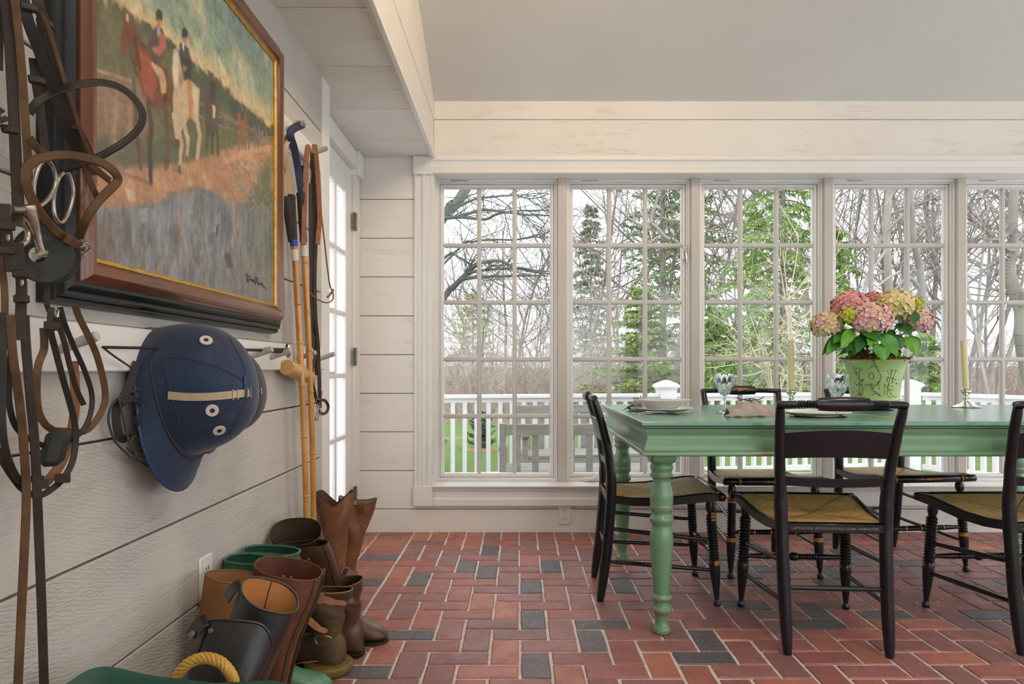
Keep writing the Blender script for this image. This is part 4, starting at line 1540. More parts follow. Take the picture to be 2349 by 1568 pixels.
def grow(S, p, d, L, r, lev, mx, rg, up=.05, wig=.12, kids=(8, 5, 4, 4, 3), nseg=(7, 5, 4, 3, 3), rmin=.004, ratio=.62):
    n = nseg[lev]
    p, d = Vector(p), Vector(d).normalized()
    pts = [(p.copy(), r, d.copy())]
    for k in range(n):
        d = (d + rvec(rg) * wig + V(0, 0, up)).normalized()
        q = p + d * (L / n)
        r2 = max(rmin, r * (1 - .62 * (k + 1) / n)) if lev else max(rmin, r * (1 - .75 * (k + 1) / n))
        S.add(p, q, pts[-1][1], r2)
        p = q
        pts.append((p.copy(), r2, d.copy()))
    if lev >= mx:
        return
    for k in range(kids[lev]):
        t = rg.uniform(.30 if lev == 0 else .15, 1.0) * n
        i = min(n - 1, int(t))
        f = t - i
        bp = pts[i][0].lerp(pts[i + 1][0], f)
        br = lerp(pts[i][1], pts[i + 1][1], f) * .62
        ax = pts[i][2].orthogonal()
        ax.rotate(Matrix.Rotation(rg.uniform(0, 6.283), 3, pts[i][2]))
        an = rg.uniform(.45, .95)
        nd = pts[i][2] * math.cos(an) + ax * math.sin(an)
        grow(S, bp, nd, L * ratio * rg.uniform(.7, 1.15) * (1 - .35 * (t / n) if lev == 0 else 1), br, lev + 1, mx, rg, up, wig * 1.1, kids, nseg, rmin, ratio)
def bark(name, a, b):
    return simple(name, a, .9, b, 3, (1, 1, .4))
M['bark'] = bark('grey_bark', (.29, .26, .24), (.20, .18, .165))
M['bark2'] = bark('pale_bark', (.38, .34, .31), (.28, .245, .22))
M['bark3'] = bark('dark_bark', (.20, .175, .155), (.13, .115, .10))
M['mossbark'] = bark('mossy_bark_backlit', (.17, .185, .17), (.11, .125, .105))  # bark colour darkened to hold the backlit shade of the near limbs
def place_tree(name, mesh_twig, label, cat, loc, rz, sc, group):
    o = thing(name, label, cat, loc, group)
    o.rotation_euler = (0, 0, rz)
    o.scale = (sc, sc, sc)
    tw = bpy.data.objects.new('branches', mesh_twig)
    tw.parent = o
    COL.objects.link(tw)
    return o
rt = random.Random(77)
bare = []
for k in range(6):
    S = Seg()
    rg = random.Random(400 + k)
    H = 11.0
    if k < 3:
        grow(S, (0, 0, -.3), (rg.uniform(-.06, .06), rg.uniform(-.06, .06), 1), H, .13, 0, 3, rg, .07, .09, (13, 5, 4, 4, 3), rmin=.006)
    else:
        for q in range(3):
            grow(S, (q * .3 - .3, rg.uniform(-.2, .2), -.3), (rg.uniform(-.22, .22), rg.uniform(-.2, .2), 1), H * rg.uniform(.75, 1), .085, 0, 3, rg, .09, .09, (7, 4, 3, 4, 3), rmin=.006)
    bare.append((S.mesh('branches', M['bark' if k % 3 else 'bark2'], 3)))
def px_at(px, d, z=None):
    return ((px - CX) / F * d, d, GZ - .1 if z is None else z)
FAR = [(1010, 52), (1045, 60), (1075, 46), (1105, 58), (1130, 64), (1160, 50), (1190, 61), (1215, 47), (1245, 57), (1270, 52), (1300, 63), (1330, 55), (1360, 48), (1400, 60), (1180, 43), (1090, 66)]
DOORT = []
NEAR = [(1440, 36), (1500, 30), (1545, 40), (1625, 27), (1660, 34), (1690, 42), (1730, 30), (1890, 26), (1930, 33), (1965, 24), (1990, 38), (2025, 29), (2060, 35), (2100, 24), (2135, 31), (2170, 40), (2215, 27), (2250, 35), (2285, 23), (2330, 30), (2380, 26), (2430, 33), (1350, 38), (2500, 28)]
def win_of(px):
    return 'glazed door' if px < 950 else ['first window', 'second window', 'third window', 'fourth window', 'fifth window', 'sixth window'][min(5, int((px - 989) / 302.5))]
ORD = ['leftmost', 'second from the left', 'third from the left', 'fourth from the left', 'fifth from the left', 'sixth from the left', 'seventh from the left', 'eighth from the left', 'ninth from the left', 'tenth from the left', 'eleventh from the left', 'twelfth from the left']
ALLT = sorted([(px, d, 'f') for px, d in FAR + DOORT] + [(px, d, 'n') for px, d in NEAR])
cnt = {}
for i, (px, d, kd) in enumerate(ALLT):
    w_ = win_of(px)
    cnt[(w_, kd)] = cnt.get((w_, kd), 0) + 1
    far_ = 'distant slender' if kd == 'f' else 'tall'
    lab = '%s bare tree behind the %s, %s' % (far_, w_, ORD[cnt[(w_, kd)] - 1])
    place_tree('bare_tree', bare[(i * 5 + 2) % 6], lab, 'tree', px_at(px, d), rt.uniform(0, 6.28), rt.uniform(.85, 1.10) if kd == 'f' else rt.uniform(1.0, 1.35), 'bare trees of the wood outside')

# evergreens
def evergreen(H, R, nb, rg, droop, lean=0.0, dens=1.0, spray=.16, bare_to=.08, wid=.30, ne=4):
    S, B = Seg(), Blades()
    S.add((0, 0, -.2), (lean * H * .5, 0, H * .5), .012 * H, .008 * H)
    S.add((lean * H * .5, 0, H * .5), (lean * H, 0, H), .008 * H, .01)
    for k in range(nb):
        t = bare_to + (1 - bare_to) * (k + rg.random()) / nb
        z = t * H
        L = R * (1 - t) ** .8 * rg.uniform(.45, 1.2) + .15
        a = k * 2.4 + rg.uniform(-.4, .4)
        d = V(math.cos(a), math.sin(a), rg.uniform(.05, .28))
        p = V(lean * z, 0, z)
        n = 6
        for q in range(n):
            d = (d + V(0, 0, -droop) + rvec(rg) * .06).normalized()
            p2 = p + d * (L / n)
            S.add(p, p2, .02 * (1 - q / n) + .004, .02 * (1 - (q + 1) / n) + .003)
            m = max(2, int(5 * dens))
            for w in range(m):
                f = p.lerp(p2, rg.random())
                sd = (d.cross(V(0, 0, 1)) * rg.choice((-1, 1)) + d * rg.uniform(.3, 1.0) + V(0, 0, -droop * 2.0 + rg.uniform(-.15, .15))).normalized()
                ll = L * .22 * rg.uniform(.5, 1.3) * (1.1 - q / n * .6)
                g = f + sd * ll
                S.add(f, g, .004, .002)
                for e in range(ne):
                    b0 = f.lerp(g, rg.random())
                    bd = (sd + rvec(rg) * .35 + V(0, 0, -droop)).normalized()
                    le = spray * rg.uniform(.6, 1.4)
                    wv = bd.cross(rvec(rg)).normalized() * (le * wid * .5)
                    B.add(b0, b0 + bd * le, wv)
            p = p2
    return S, B
M['needle'] = simple('bright_needles', (.20, .34, .07), .6, (.30, .44, .11), 2)
M['needle2'] = simple('dark_needles', (.14, .22, .10), .6, (.21, .31, .14), 2)
M['needle3'] = simple('yellow_green_needles', (.24, .34, .08), .6, (.34, .42, .13), 2)
def evergreen_thing(label, loc, H, R, nb, seed, droop, key, sc=1.0, lean=0.0, dens=1.0, spray=.16, wid=.3, bare_to=.08, ne=4):
    S, B = evergreen(H, R, nb, random.Random(seed), droop, lean, dens, spray, bare_to, wid, ne)
    t = thing('evergreen_tree', label, 'tree', loc, 'evergreen trees behind the windows')
    for nm, me in (('trunk', S.mesh('trunk', M['bark'], 3)), ('foliage', B.mesh('foliage', M[key]))):
        o = bpy.data.objects.new(nm, me)
        o.parent = t
        COL.objects.link(o)
    return t
evergreen_thing('tall feathery hemlock filling the third window', px_at(1795, 15.5), 9.5, 2.4, 120, 1, .16, 'needle', spray=.10, dens=1.3, wid=.24, ne=8)
evergreen_thing('tall dark green pine seen through the second window', px_at(1520, 27), 14.5, 4.6, 80, 2, .03, 'needle2', spray=.20, dens=.75, ne=7)
evergreen_thing('low yellow-green pine in front of the dark pine', px_at(1475, 23), 4.4, 2.0, 70, 3, .02, 'needle3', spray=.15, dens=1.1, bare_to=.1, ne=6)
evergreen_thing('small dark spruce at the left of the second window', px_at(1355, 44), 12, 2.4, 70, 4, .08, 'needle2', spray=.30, dens=.8)
evergreen_thing('slim hemlock in the left part of the fourth window', px_at(1925, 17), 5.2, 1.2, 60, 5, .16, 'needle', spray=.11, wid=.24, ne=7)
evergreen_thing('low green hemlock below the flowers in the fourth window', px_at(2120, 16), 2.6, 1.5, 55, 6, .14, 'needle', spray=.11, wid=.24, ne=7)
evergreen_thing('low green hemlock at the left of the third window', px_at(1640, 18), 3.4, 1.5, 60, 7, .15, 'needle', spray=.12, wid=.24, ne=7)
evergreen_thing('olive green cedar in the far left wood', px_at(1085, 40), 6.0, 3.2, 60, 8, .03, 'needle3', spray=.24, dens=.35)
evergreen_thing('green hemlock behind the bare twigs of the third window', px_at(1730, 21), 6.5, 1.8, 70, 9, .15, 'needle', spray=.13, wid=.24, ne=7)
evergreen_thing('tall pale pine at the right of the second window', px_at(1585, 33), 15, 3.0, 80, 10, .06, 'needle3', spray=.28, dens=.8)

# conical shrub on the lawn
S, B = evergreen(.72, .22, 40, random.Random(9), -.06, 0, 1.0, .06, .02, .3)
sh = thing('conical_shrub', 'small conical shrub standing on the lawn', 'shrub', px_at(1104, 14.4, GZ))
for nm, me in (('stem', S.mesh('stem', M['bark'], 3)), ('foliage', B.mesh('foliage', M['needle2']))):
    o = bpy.data.objects.new(nm, me); o.parent = sh; COL.objects.link(o)
mb = MB()
c = V(*px_at(1104, 14.4, GZ))
mb.lathe([(.38, 0), (.30, .025), (.08, .04)], 20, c)
part('mulch_ring', mb, simple('orange_mulch', (.42, .24, .13), .95, (.30, .16, .08), 20, bump=.6), sh)

# tangled brush at the edge of the lawn
def thicket(name, label, x0, x1, y0, y1, n, hmin, hmax, m, seed, r0=.010, bend=.5):
    rg = random.Random(seed)
    S = Seg()
    for k in range(n):
        y = rg.uniform(y0, y1)
        x = rg.uniform(x0, x1)
        zb = GZ - .05 + max(0, (y - 28)) * .02
        p = V(x, y, zb)
        h = rg.uniform(hmin, hmax)
        d = V(rg.gauss(0, .35), rg.gauss(0, .35), 1).normalized()
        cv = V(rg.gauss(0, bend), rg.gauss(0, bend), -.25 * rg.random()) * .35
        r = r0 * rg.uniform(.6, 1.5)
        for q in range(5):
            d = (d + cv + rvec(rg) * .12).normalized()
            p2 = p + d * (h / 5)
            S.add(p, p2, r * (1 - q * .17), r * (1 - (q + 1) * .17))
            if q > 0:
                for _ in range(2):
                    dd = (d + rvec(rg) * .6).normalized()
                    ln = h * rg.uniform(.12, .3)
                    pm = p2 + dd * ln * .5
                    S.add(p2, pm, r * .55, r * .4)
                    S.add(pm, pm + (dd + rvec(rg) * .3).normalized() * ln * .5, r * .4, r * .2)
            p = p2
    return raw_stuff(name, S.mesh(name, m, 3), label)
def raw_stuff(name, me, label):
    o = bpy.data.objects.new(name, me)
    o['label'] = label
    o['category'] = 'brush'
    o['kind'] = 'stuff'
    COL.objects.link(o)
    return o
M['tanbrush'] = bark('tan_brush', (.42, .32, .25), (.29, .21, .16))
M['palebrush'] = bark('pale_brush', (.42, .375, .34), (.29, .25, .225))
M['redbrush'] = bark('reddish_brush', (.25, .185, .165), (.17, .125, .11))
thicket('brush', 'tangled tan brush along the edge of the lawn', -11, 22, 21.5, 27, 1500, .6, 2.2, M['tanbrush'], 1, .008)
thicket('tall_brush', 'tall pale brush in front of the woods', -13, 26, 26, 36, 1700, 1.6, 4.0, M['palebrush'], 2, .0078, .35)
thicket('undergrowth', 'dark reddish undergrowth among the trees', -14, 34, 34, 52, 1500, 1.8, 5.6, M['redbrush'], 3, .0115, .3)
thicket('twiggy_wood', 'dense grey twigs of the wood at the right', 8, 32, 30, 44, 420, 3.0, 9.0, M['palebrush'], 4, .009, .25)

M['whitebrush'] = bark('whitish_twigs', (.66, .62, .58), (.50, .45, .41))
thicket('pale_twigs', 'whitish twigs in front of the left wood', -4.5, 9, 23, 32, 1000, 2.0, 5.6, M['whitebrush'], 5, .0062, .32)
# large tree close to the house at the left: limbs cross the first window
def z2(x, y):
    return 1010 + x / 3.337, 430 + y / 3.337
S = Seg()
rg = random.Random(21)
LT = V(*px_at(880, 9.6))
LT_S = .55
def limb(pts, d0, d1, r0, r1, tw=6, first=None):
    r0, r1 = r0 * LT_S, r1 * LT_S
    n = len(pts)
    w = [P(*z2(*q), lerp(d0, d1, i / (n - 1))) for i, q in enumerate(pts)]
    if first is not None:
        w = [first] + w
    w = cr(w, 4)
    for i in range(len(w) - 1):
        a, b = lerp(r0, r1, i / (len(w) - 1)), lerp(r0, r1, (i + 1) / (len(w) - 1))
        S.add(w[i], w[i + 1], a, b)
    for _ in range(tw):
        i = rg.randrange(2, len(w) - 1)
        d = ((w[i + 1] - w[i]).normalized() + rvec(rg) * .55).normalized()
        grow(S, w[i], d, rg.uniform(.35, 1.1), .008, 2, 3, rg, .02, .16, (4, 4, 3, 3, 2), rmin=.0026)
tk1, tk2, tk3 = LT + V(.15, 0, 1.7), LT + V(.2, 0, 2.4), LT + V(.25, 0, 3.2)
limb([(30, 840), (90, 770), (160, 700), (210, 650), (260, 600), (310, 575), (450, 560), (560, 605), (700, 640), (830, 660)], 9.4, 8.6, .085, .022, 10, tk1)
limb([(160, 705), (240, 690), (380, 680), (560, 675), (700, 672), (830, 676)], 9.2, 8.4, .05, .016, 8)
limb([(210, 655), (320, 632), (450, 622), (600, 612), (720, 632), (830, 640)], 9.1, 8.5, .04, .014, 6)
limb([(20, 270), (110, 230), (230, 195), (330, 170), (480, 185), (620, 205), (830, 215)], 9.6, 9.0, .06, .02, 10, tk2)
limb([(30, 235), (150, 225), (270, 238), (360, 240), (430, 205), (560, 180), (700, 175), (830, 172)], 9.5, 9.2, .05, .015, 8)
limb([(25, 215), (110, 110), (180, 20), (240, -80)], 9.7, 9.9, .10, .07, 4, tk2)
limb([(30, 230), (130, 140), (200, 40), (260, -60)], 9.8, 10.2, .085, .06, 4)
limb([(150, 140), (260, 90), (380, 72), (560, 60), (700, 85), (830, 50)], 9.6, 9.4, .04, .012, 12)
limb([(150, 460), (250, 415), (400, 398), (560, 400), (700, 380), (830, 378)], 9.9, 9.2, .04, .014, 10, tk3 - V(0, 0, .6))
limb([(40, 530), (140, 535), (220, 580), (270, 610)], 9.3, 9.0, .04, .025, 4, tk1 + V(0, 0, .8))
limb([(400, 60), (480, 110), (560, 170), (700, 290), (830, 380)], 9.2, 8.9, .018, .006, 6)
limb([(600, 150), (680, 250), (760, 310), (830, 360)], 9.2, 8.9, .014, .005, 4)
limb([(315, 840), (360, 880), (430, 940), (560, 1000)], 8.8, 8.5, .02, .008, 3, P(*z2(240, 775), 9.0))
S.add(LT + V(0, 0, -.3), tk1, .26, .20); S.add(tk1, tk2, .20, .17); S.add(tk2, tk3, .17, .14); S.add(tk3, tk3 + V(.1, .1, 3), .14, .08)
bt = thing('bare_tree', 'large bare tree whose mossy limbs cross the first window', 'tree', (0, 0, 0))
o = bpy.data.objects.new('branches', S.mesh('branches', M['mossbark'], 6)); o.parent = bt; COL.objects.link(o)

# gnarled dead limb across the second and third windows
def z3(x, y):
    return 1300 + x / 3.336, 430 + y / 3.336
S = Seg()
z2_keep = z2
z2 = z3
TB = V(*px_at(1591, 13.4))
limb([(840, 420), (760, 385), (690, 310), (640, 275), (560, 285), (480, 240), (430, 190), (375, 150)], 12.6, 12.0, .085, .018, 3, TB + V(0, 0, 3.7))
limb([(640, 270), (650, 210), (680, 130), (705, 40), (720, -60)], 12.3, 12.2, .06, .03, 3)
limb([(520, 250), (500, 180), (470, 90), (460, 40)], 12.1, 12.0, .03, .012, 2)
limb([(840, 250), (760, 240), (700, 210), (660, 190)], 12.5, 12.3, .035, .014, 4)
limb([(720, 370), (680, 385), (635, 430)], 12.4, 12.2, .035, .018, 2)
limb([(700, 245), (740, 190), (710, 140), (725, 90)], 12.4, 12.3, .02, .008, 2)
S.add(TB + V(0, 0, -.2), TB + V(0, 0, 3.7), .09, .07); S.add(TB + V(0, 0, 3.7), TB + V(.2, .1, 6.5), .07, .05)
grow(S, TB + V(.2, .1, 6.0), (.1, 0, 1), 2.5, .06, 1, 3, rg, .05, .14, (6, 6, 5, 3, 2), rmin=.004)
bt = thing('bare_tree', 'gnarled bare tree with a twisted limb in the second window', 'tree', (0, 0, 0))
o = bpy.data.objects.new('branches', S.mesh('branches', M['bark2'], 6)); o.parent = bt; COL.objects.link(o)

LT_S = .85
# crooked dark trunk at the right edge
def z4_(x, y):
    return 1900 + x / 3.336, 430 + y / 3.336
S = Seg()
z2 = z4_
limb([(1560, 1560), (1490, 1200), (1480, 950), (1430, 800), (1385, 650), (1390, 560), (1425, 500), (1410, 330), (1420, 100), (1430, -150)], 13.2, 12.8, .17, .09, 10, V(*px_at(2372, 13.4)))
limb([(1480, 900), (1520, 800), (1600, 700), (1700, 500)], 13.0, 12.6, .08, .04, 6)
limb([(1410, 330), (1330, 390), (1240, 400), (1150, 380)], 12.9, 12.4, .05, .012, 8)
limb([(1425, 480), (1380, 480), (1340, 430), (1300, 300), (1240, 150)], 12.9, 12.3, .05, .015, 8)
bt = thing('bare_tree', 'crooked dark tree trunk in the fifth window', 'tree', (0, 0, 0))
o = bpy.data.objects.new('branches', S.mesh('branches', M['bark'], 7)); o.parent = bt; COL.objects.link(o)
# straight grey trunks behind the flowers
S = Seg()
limb([(470, 900), (455, 600), (450, 300), (465, 0), (470, -200)], 20, 20, .14, .10, 6, V(*px_at(2042, 20)))
limb([(440, 480), (330, 640), (250, 760)], 19.8, 19.2, .05, .02, 6)
limb([(550, 640), (420, 720), (330, 810), (240, 830)], 19.2, 18.6, .05, .02, 6)
limb([(455, 330), (540, 240), (660, 120), (800, 20)], 19.8, 19.2, .05, .02, 6)
bt = thing('bare_tree', 'straight grey tree trunk right behind the flowers', 'tree', (0, 0, 0))
o = bpy.data.objects.new('branches', S.mesh('branches', M['bark2'], 7)); o.parent = bt; COL.objects.link(o)
S = Seg()
limb([(720, 860), (710, 700), (690, 560), (650, 380), (640, 200), (620, -100)], 16, 16, .11, .07, 8, V(*px_at(2118, 16)))
limb([(690, 760), (640, 700), (600, 690)], 15.8, 15.6, .06, .03, 3)
limb([(660, 420), (740, 330), (830, 180)], 15.8, 15.4, .04, .02, 5)
bt = thing('bare_tree', 'brown forked trunk in the right part of the fourth window', 'tree', (0, 0, 0))
o = bpy.data.objects.new('branches', S.mesh('branches', M['bark'], 7)); o.parent = bt; COL.objects.link(o)

LT_S = .8
# pale budding shoots just beyond the railing
def z6(x, y):
    return 1600 + x / 3.336, 430 + y / 3.336
S = Seg()
z2 = z6
sb = V(*px_at(1790, 9.2))
for pts in ([(690, 1500), (700, 1150), (670, 850), (640, 650), (610, 480)], [(700, 1500), (700, 1100), (690, 850), (665, 600), (655, 480)], [(710, 1500), (715, 1000), (700, 850), (745, 620), (765, 470), (770, 340)],
            [(560, 1400), (480, 1200), (430, 1060), (400, 970)], [(560, 1450), (450, 1300), (400, 1180), (360, 1120)], [(540, 1500), (400, 1330), (330, 1240)], [(700, 860), (770, 780), (830, 700)], [(560, 1550), (500, 1400), (420, 1340)],
            [(800, 1500), (760, 1380), (740, 1340)], [(640, 1540), (780, 1400), (830, 1340)], [(600, 1520), (660, 1420), (620, 1340)], [(820, 1200), (790, 1130), (740, 1100)], [(690, 1060), (640, 1000), (610, 910)], [(705, 1060), (770, 1030), (790, 990)]):
    limb(pts, 9.1, 8.9, .017, .007, 4, sb if pts[0][1] > 1380 else None)
st = thing('budding_shrub', 'pale budding shoots rising in the third window', 'shrub', (0, 0, 0))
o = bpy.data.objects.new('branches', S.mesh('branches', simple('pale_shoots', (.66, .56, .42), .8, (.52, .42, .30), 3), 5)); o.parent = st; COL.objects.link(o)
# ================================================================== ON THE LEFT WALL
def WX(px, py, X):
    """pixel on the plane x = X parallel to the left wall"""
    d = -X * F / (CX - px)
    return P(px, py, d)
CAMN = V(.56, -.83, 0)
# peg rails
RX = -.805
rail1 = thing('peg_rail', 'long pale peg rail running below the painting', 'peg rail', (XN, 1.2, .95))
part('board', MB().box(XN, RX, -.6, 2.925, .950, 1.042, .003), M['trim'], rail1)
def peg(parent, d, z):
    a = V(RX - .004, d, z)
    b = V(RX + .068, d - .008, z + .024)
    part('peg', rot_lathe(MB(), a, b, [(0, .0085), (.85, .0095), (1, .0085)], 12), M['peg'], parent)
for d in (.80, 1.23, 1.52, 1.80, 2.10, 2.27, 2.55, 2.81):
    peg(rail1, d, .99)
rail2 = thing('peg_rail', 'short high peg rail between painting and door', 'peg rail', (XN, 2.6, 1.756))
part('board', MB().box(XN, RX, 2.352, 2.862, 1.756, 1.835, .003), M['trim'], rail2)
peg(rail2, 2.43, 1.785)
peg(rail2, 2.71, 1.785)
# ---------------------------------------------------------------- painting
M['mahog'] = simple('mahogany_frame', (.115, .034, .013), .24, (.19, .055, .018), 14, (1, .25, .25), coat=.5)
M['ebony'] = simple('black_frame', (.012, .013, .015), .38, (.02, .021, .023), 12, coat=.12, spec=.3)
M['gilt'] = simple('gilt_fillet', (.72, .45, .11), .32, (.55, .32, .07), 40, metal=.7)
Y0, Y1, Z0, Z1 = 1.284, 2.235, 1.160, 1.938      # visible canvas
pic = thing('framed_painting', 'large framed oil painting of riders on a sandy track', 'painting', (XN, (Y0 + Y1) / 2, Z0 - .075))
def frame_part(name, prof, m, parent=pic):
    """prof = [(outward from canvas edge, x)] closed section swept round the canvas"""
    rings = []
    for sy, sz in ((-1, -1), (1, -1), (1, 1), (-1, 1)):
        cy, cz = (Y0 if sy < 0 else Y1), (Z0 if sz < 0 else Z1)
        rings.append([V(x, cy + sy * o, cz + sz * o) for o, x in prof])
    return part(name, MB().loft(rings, True, False, False, True), m, parent, 28)
frame_part('gilt_fillet', [(-.002, -.792), (-.002, -.779), (.001, -.775), (.004, -.776), (.005, -.773), (.008, -.774), (.008, -.792)], M['gilt'])
fr = frame_part('frame_moulding', [(.0075, -.805), (.0075, -.776), (.012, -.7735), (.015, -.767), (.024, -.7605), (.034, -.7605), (.042, -.766), (.048, -.775), (.050, -.805)], M['mahog'])
frame_part('frame_step', [(.048, -.824), (.048, -.779), (.056, -.778), (.060, -.784), (.066, -.790), (.068, -.7905), (.069, -.787), (.073, -.787), (.075, -.793), (.079, -.799), (.080, -.797), (.084, -.798), (.087, -.804), (.090, -.824)], M['ebony'], fr)
# canvas painted with vertex colours
NU, NV = 480, 394
uu, vv = np.meshgrid(np.linspace(0, 1, NU + 1), np.linspace(0, 1, NV + 1))
yy = Y0 - .004 + uu * (Y1 - Y0 + .008)
zz_ = Z0 - .004 + vv * (Z1 - Z0 + .008)
# every point of the canvas gets the coordinates its paint was sketched in
qx = ((CX - .783 * F / yy) - 180) * 2.0625
qy = (CY - (zz_ - EYE) * F / yy) * 2.0625
rng = np.random.default_rng(5)
def vnoise(sx, sy, seed, oct=4):
    g = np.random.default_rng(seed)
    out = np.zeros_like(uu); amp = 1.0; tot = 0
    for o in range(oct):
        n1, n2 = int(sx * 2 ** o) + 2, int(sy * 2 ** o) + 2
        t = g.random((n2 + 1, n1 + 1))
        fx, fy = uu * n1 * .999, vv * n2 * .999
        ix, iy = fx.astype(int), fy.astype(int)
        fx -= ix; fy -= iy
        fx = fx * fx * (3 - 2 * fx); fy = fy * fy * (3 - 2 * fy)
        out += amp * ((t[iy, ix] * (1 - fx) + t[iy, ix + 1] * fx) * (1 - fy) + (t[iy + 1, ix] * (1 - fx) + t[iy + 1, ix + 1] * fx) * fy)
        tot += amp; amp *= .55
    return out / tot
n_a, n_b, n_c, n_d = vnoise(5, 5, 1), vnoise(14, 10, 2), vnoise(40, 34, 3, 3), vnoise(60, 6, 4, 3)
wx, wy = (n_b - .5) * 26 + (n_c - .5) * 10, (vnoise(14, 10, 9) - .5) * 26 + (vnoise(40, 34, 10, 3) - .5) * 10
def srgb(r, g, b):
    return np.array([(c / 255.0 / 12.92 if c / 255.0 < .04045 else ((c / 255.0 + .055) / 1.055) ** 2.4) for c in (r, g, b)])
img = np.zeros(uu.shape + (3,))
def blend(mask, col):
    global img
    img = img * (1 - mask[..., None]) + col * mask[..., None]
def ss(x, a, b):
    t = np.clip((x - a) / (b - a), 0, 1)
    return t * t * (3 - 2 * t)
X_, Y_ = qx + wx * 1.6, qy + wy * 1.6
# sky
blend(np.ones_like(uu), srgb(150, 170, 140))
hz = 85 + (X_ - 300) * .83                      # tree line falls to the right
hz = np.where(X_ < 250, 40 + (X_ - 250) * .5, hz)
dsk = (hz - Y_)
blend(ss(dsk, -10, 260) * .9, srgb(118, 150, 135))
blend((1 - ss(dsk, 0, 120)) * .9, srgb(222, 190, 130))
blend(ss(X_, 620, 930) * ss(330 - Y_, 0, 260) * .75, srgb(86, 122, 160))
blend(ss(n_a, .48, .66) * ss(dsk, 20, 120) * .7, srgb(196, 196, 160))
blend(ss(n_b, .52, .7) * ss(dsk, 30, 160) * .35, srgb(128, 158, 128))
# trees behind the riders
blend(ss(Y_ - hz, -12, 12), srgb(66, 88, 62))
blend(ss(Y_ - hz, 10, 70) * (1 - ss(X_, 300, 700)) * .85, srgb(112, 112, 76))
blend(ss(Y_ - hz, 60, 130) * ss(X_, 300, 460) * .75, srgb(104, 104, 66))
blend(ss(n_b, .5, .65) * ss(Y_ - hz, 0, 20) * .5, srgb(52, 70, 62))
blend(ss(n_b, .55, .7) * (1 - ss(X_, 240, 420)) * .6, srgb(128, 116, 80))
# left field, fence
blend(ss(Y_, 330, 420) * (1 - ss(X_, 300, 380)) * .9, srgb(146, 116, 92))
blend(ss(n_d, .55, .7) * ss(Y_, 420, 520) * (1 - ss(X_, 200, 300)) * .7, srgb(186, 150, 122))
# green verge
vl = 690 + (X_ - 100) * .10
blend(ss(Y_, 600, 700) * (1 - ss(X_, 640, 760)) * .85, srgb(86, 98, 72))
blend(ss(Y_ - (560 + (X_ - 560) * .25), -20, 50) * ss(X_, 440, 600) * .9, srgb(104, 112, 62))
# sandy track
tr = 790 + (300 - X_) * .05 - ss(X_, 420, 900) * 105
blend(ss(Y_ - tr, -18, 24), srgb(186, 134, 92))
blend(ss(n_b, .50, .66) * ss(Y_ - tr, 0, 30) * .7, srgb(208, 162, 116))
blend(ss(n_c, .55, .72) * ss(Y_ - tr, 0, 30) * .5, srgb(150, 104, 72))
# right bank foliage
rb_ = 700 + (930 - X_) * 1.55
blend(ss(Y_ - rb_, -30, 60) * ss(X_, 640, 800), srgb(112, 116, 84))
blend(ss(n_c, .5, .62) * ss(Y_ - rb_, 0, 80) * ss(X_, 640, 800) * .7, srgb(78, 98, 72))
blend(ss(n_b, .56, .68) * ss(Y_ - rb_, 40, 120) * ss(X_, 620, 800) * .6, srgb(186, 166, 138))
# pond
pe = 985 - 90 * np.exp(-((X_ - 560) / 170) ** 2) + (X_ - 560) * .02
pond = ss(Y_ - pe, -14, 18)
blend(pond, srgb(112, 116, 122))
blend(pond * ss(n_b, .44, .62) * .55, srgb(142, 158, 168))
blend(pond * ss(n_d, .46, .62) * .35, srgb(142, 158, 168))
blend(pond * ss(vnoise(30, 7, 12, 3), .50, .68) * .5, srgb(84, 82, 84))
blend(pond * ss(vnoise(26, 6, 13, 3), .54, .70) * .4, srgb(170, 146, 122))
blend(pond * (1 - ss(X_, 60, 330)) * ss(Y_, 1010, 1100) * .75, srgb(120, 102, 88))
blend(pond * ss(X_, 700, 880) * ss(n_c, .46, .6) * .75, srgb(96, 116, 92))
blend(pond * ss(Y_, 1150, 1350) * ss(X_, 480, 700) * .4, srgb(126, 122, 118))
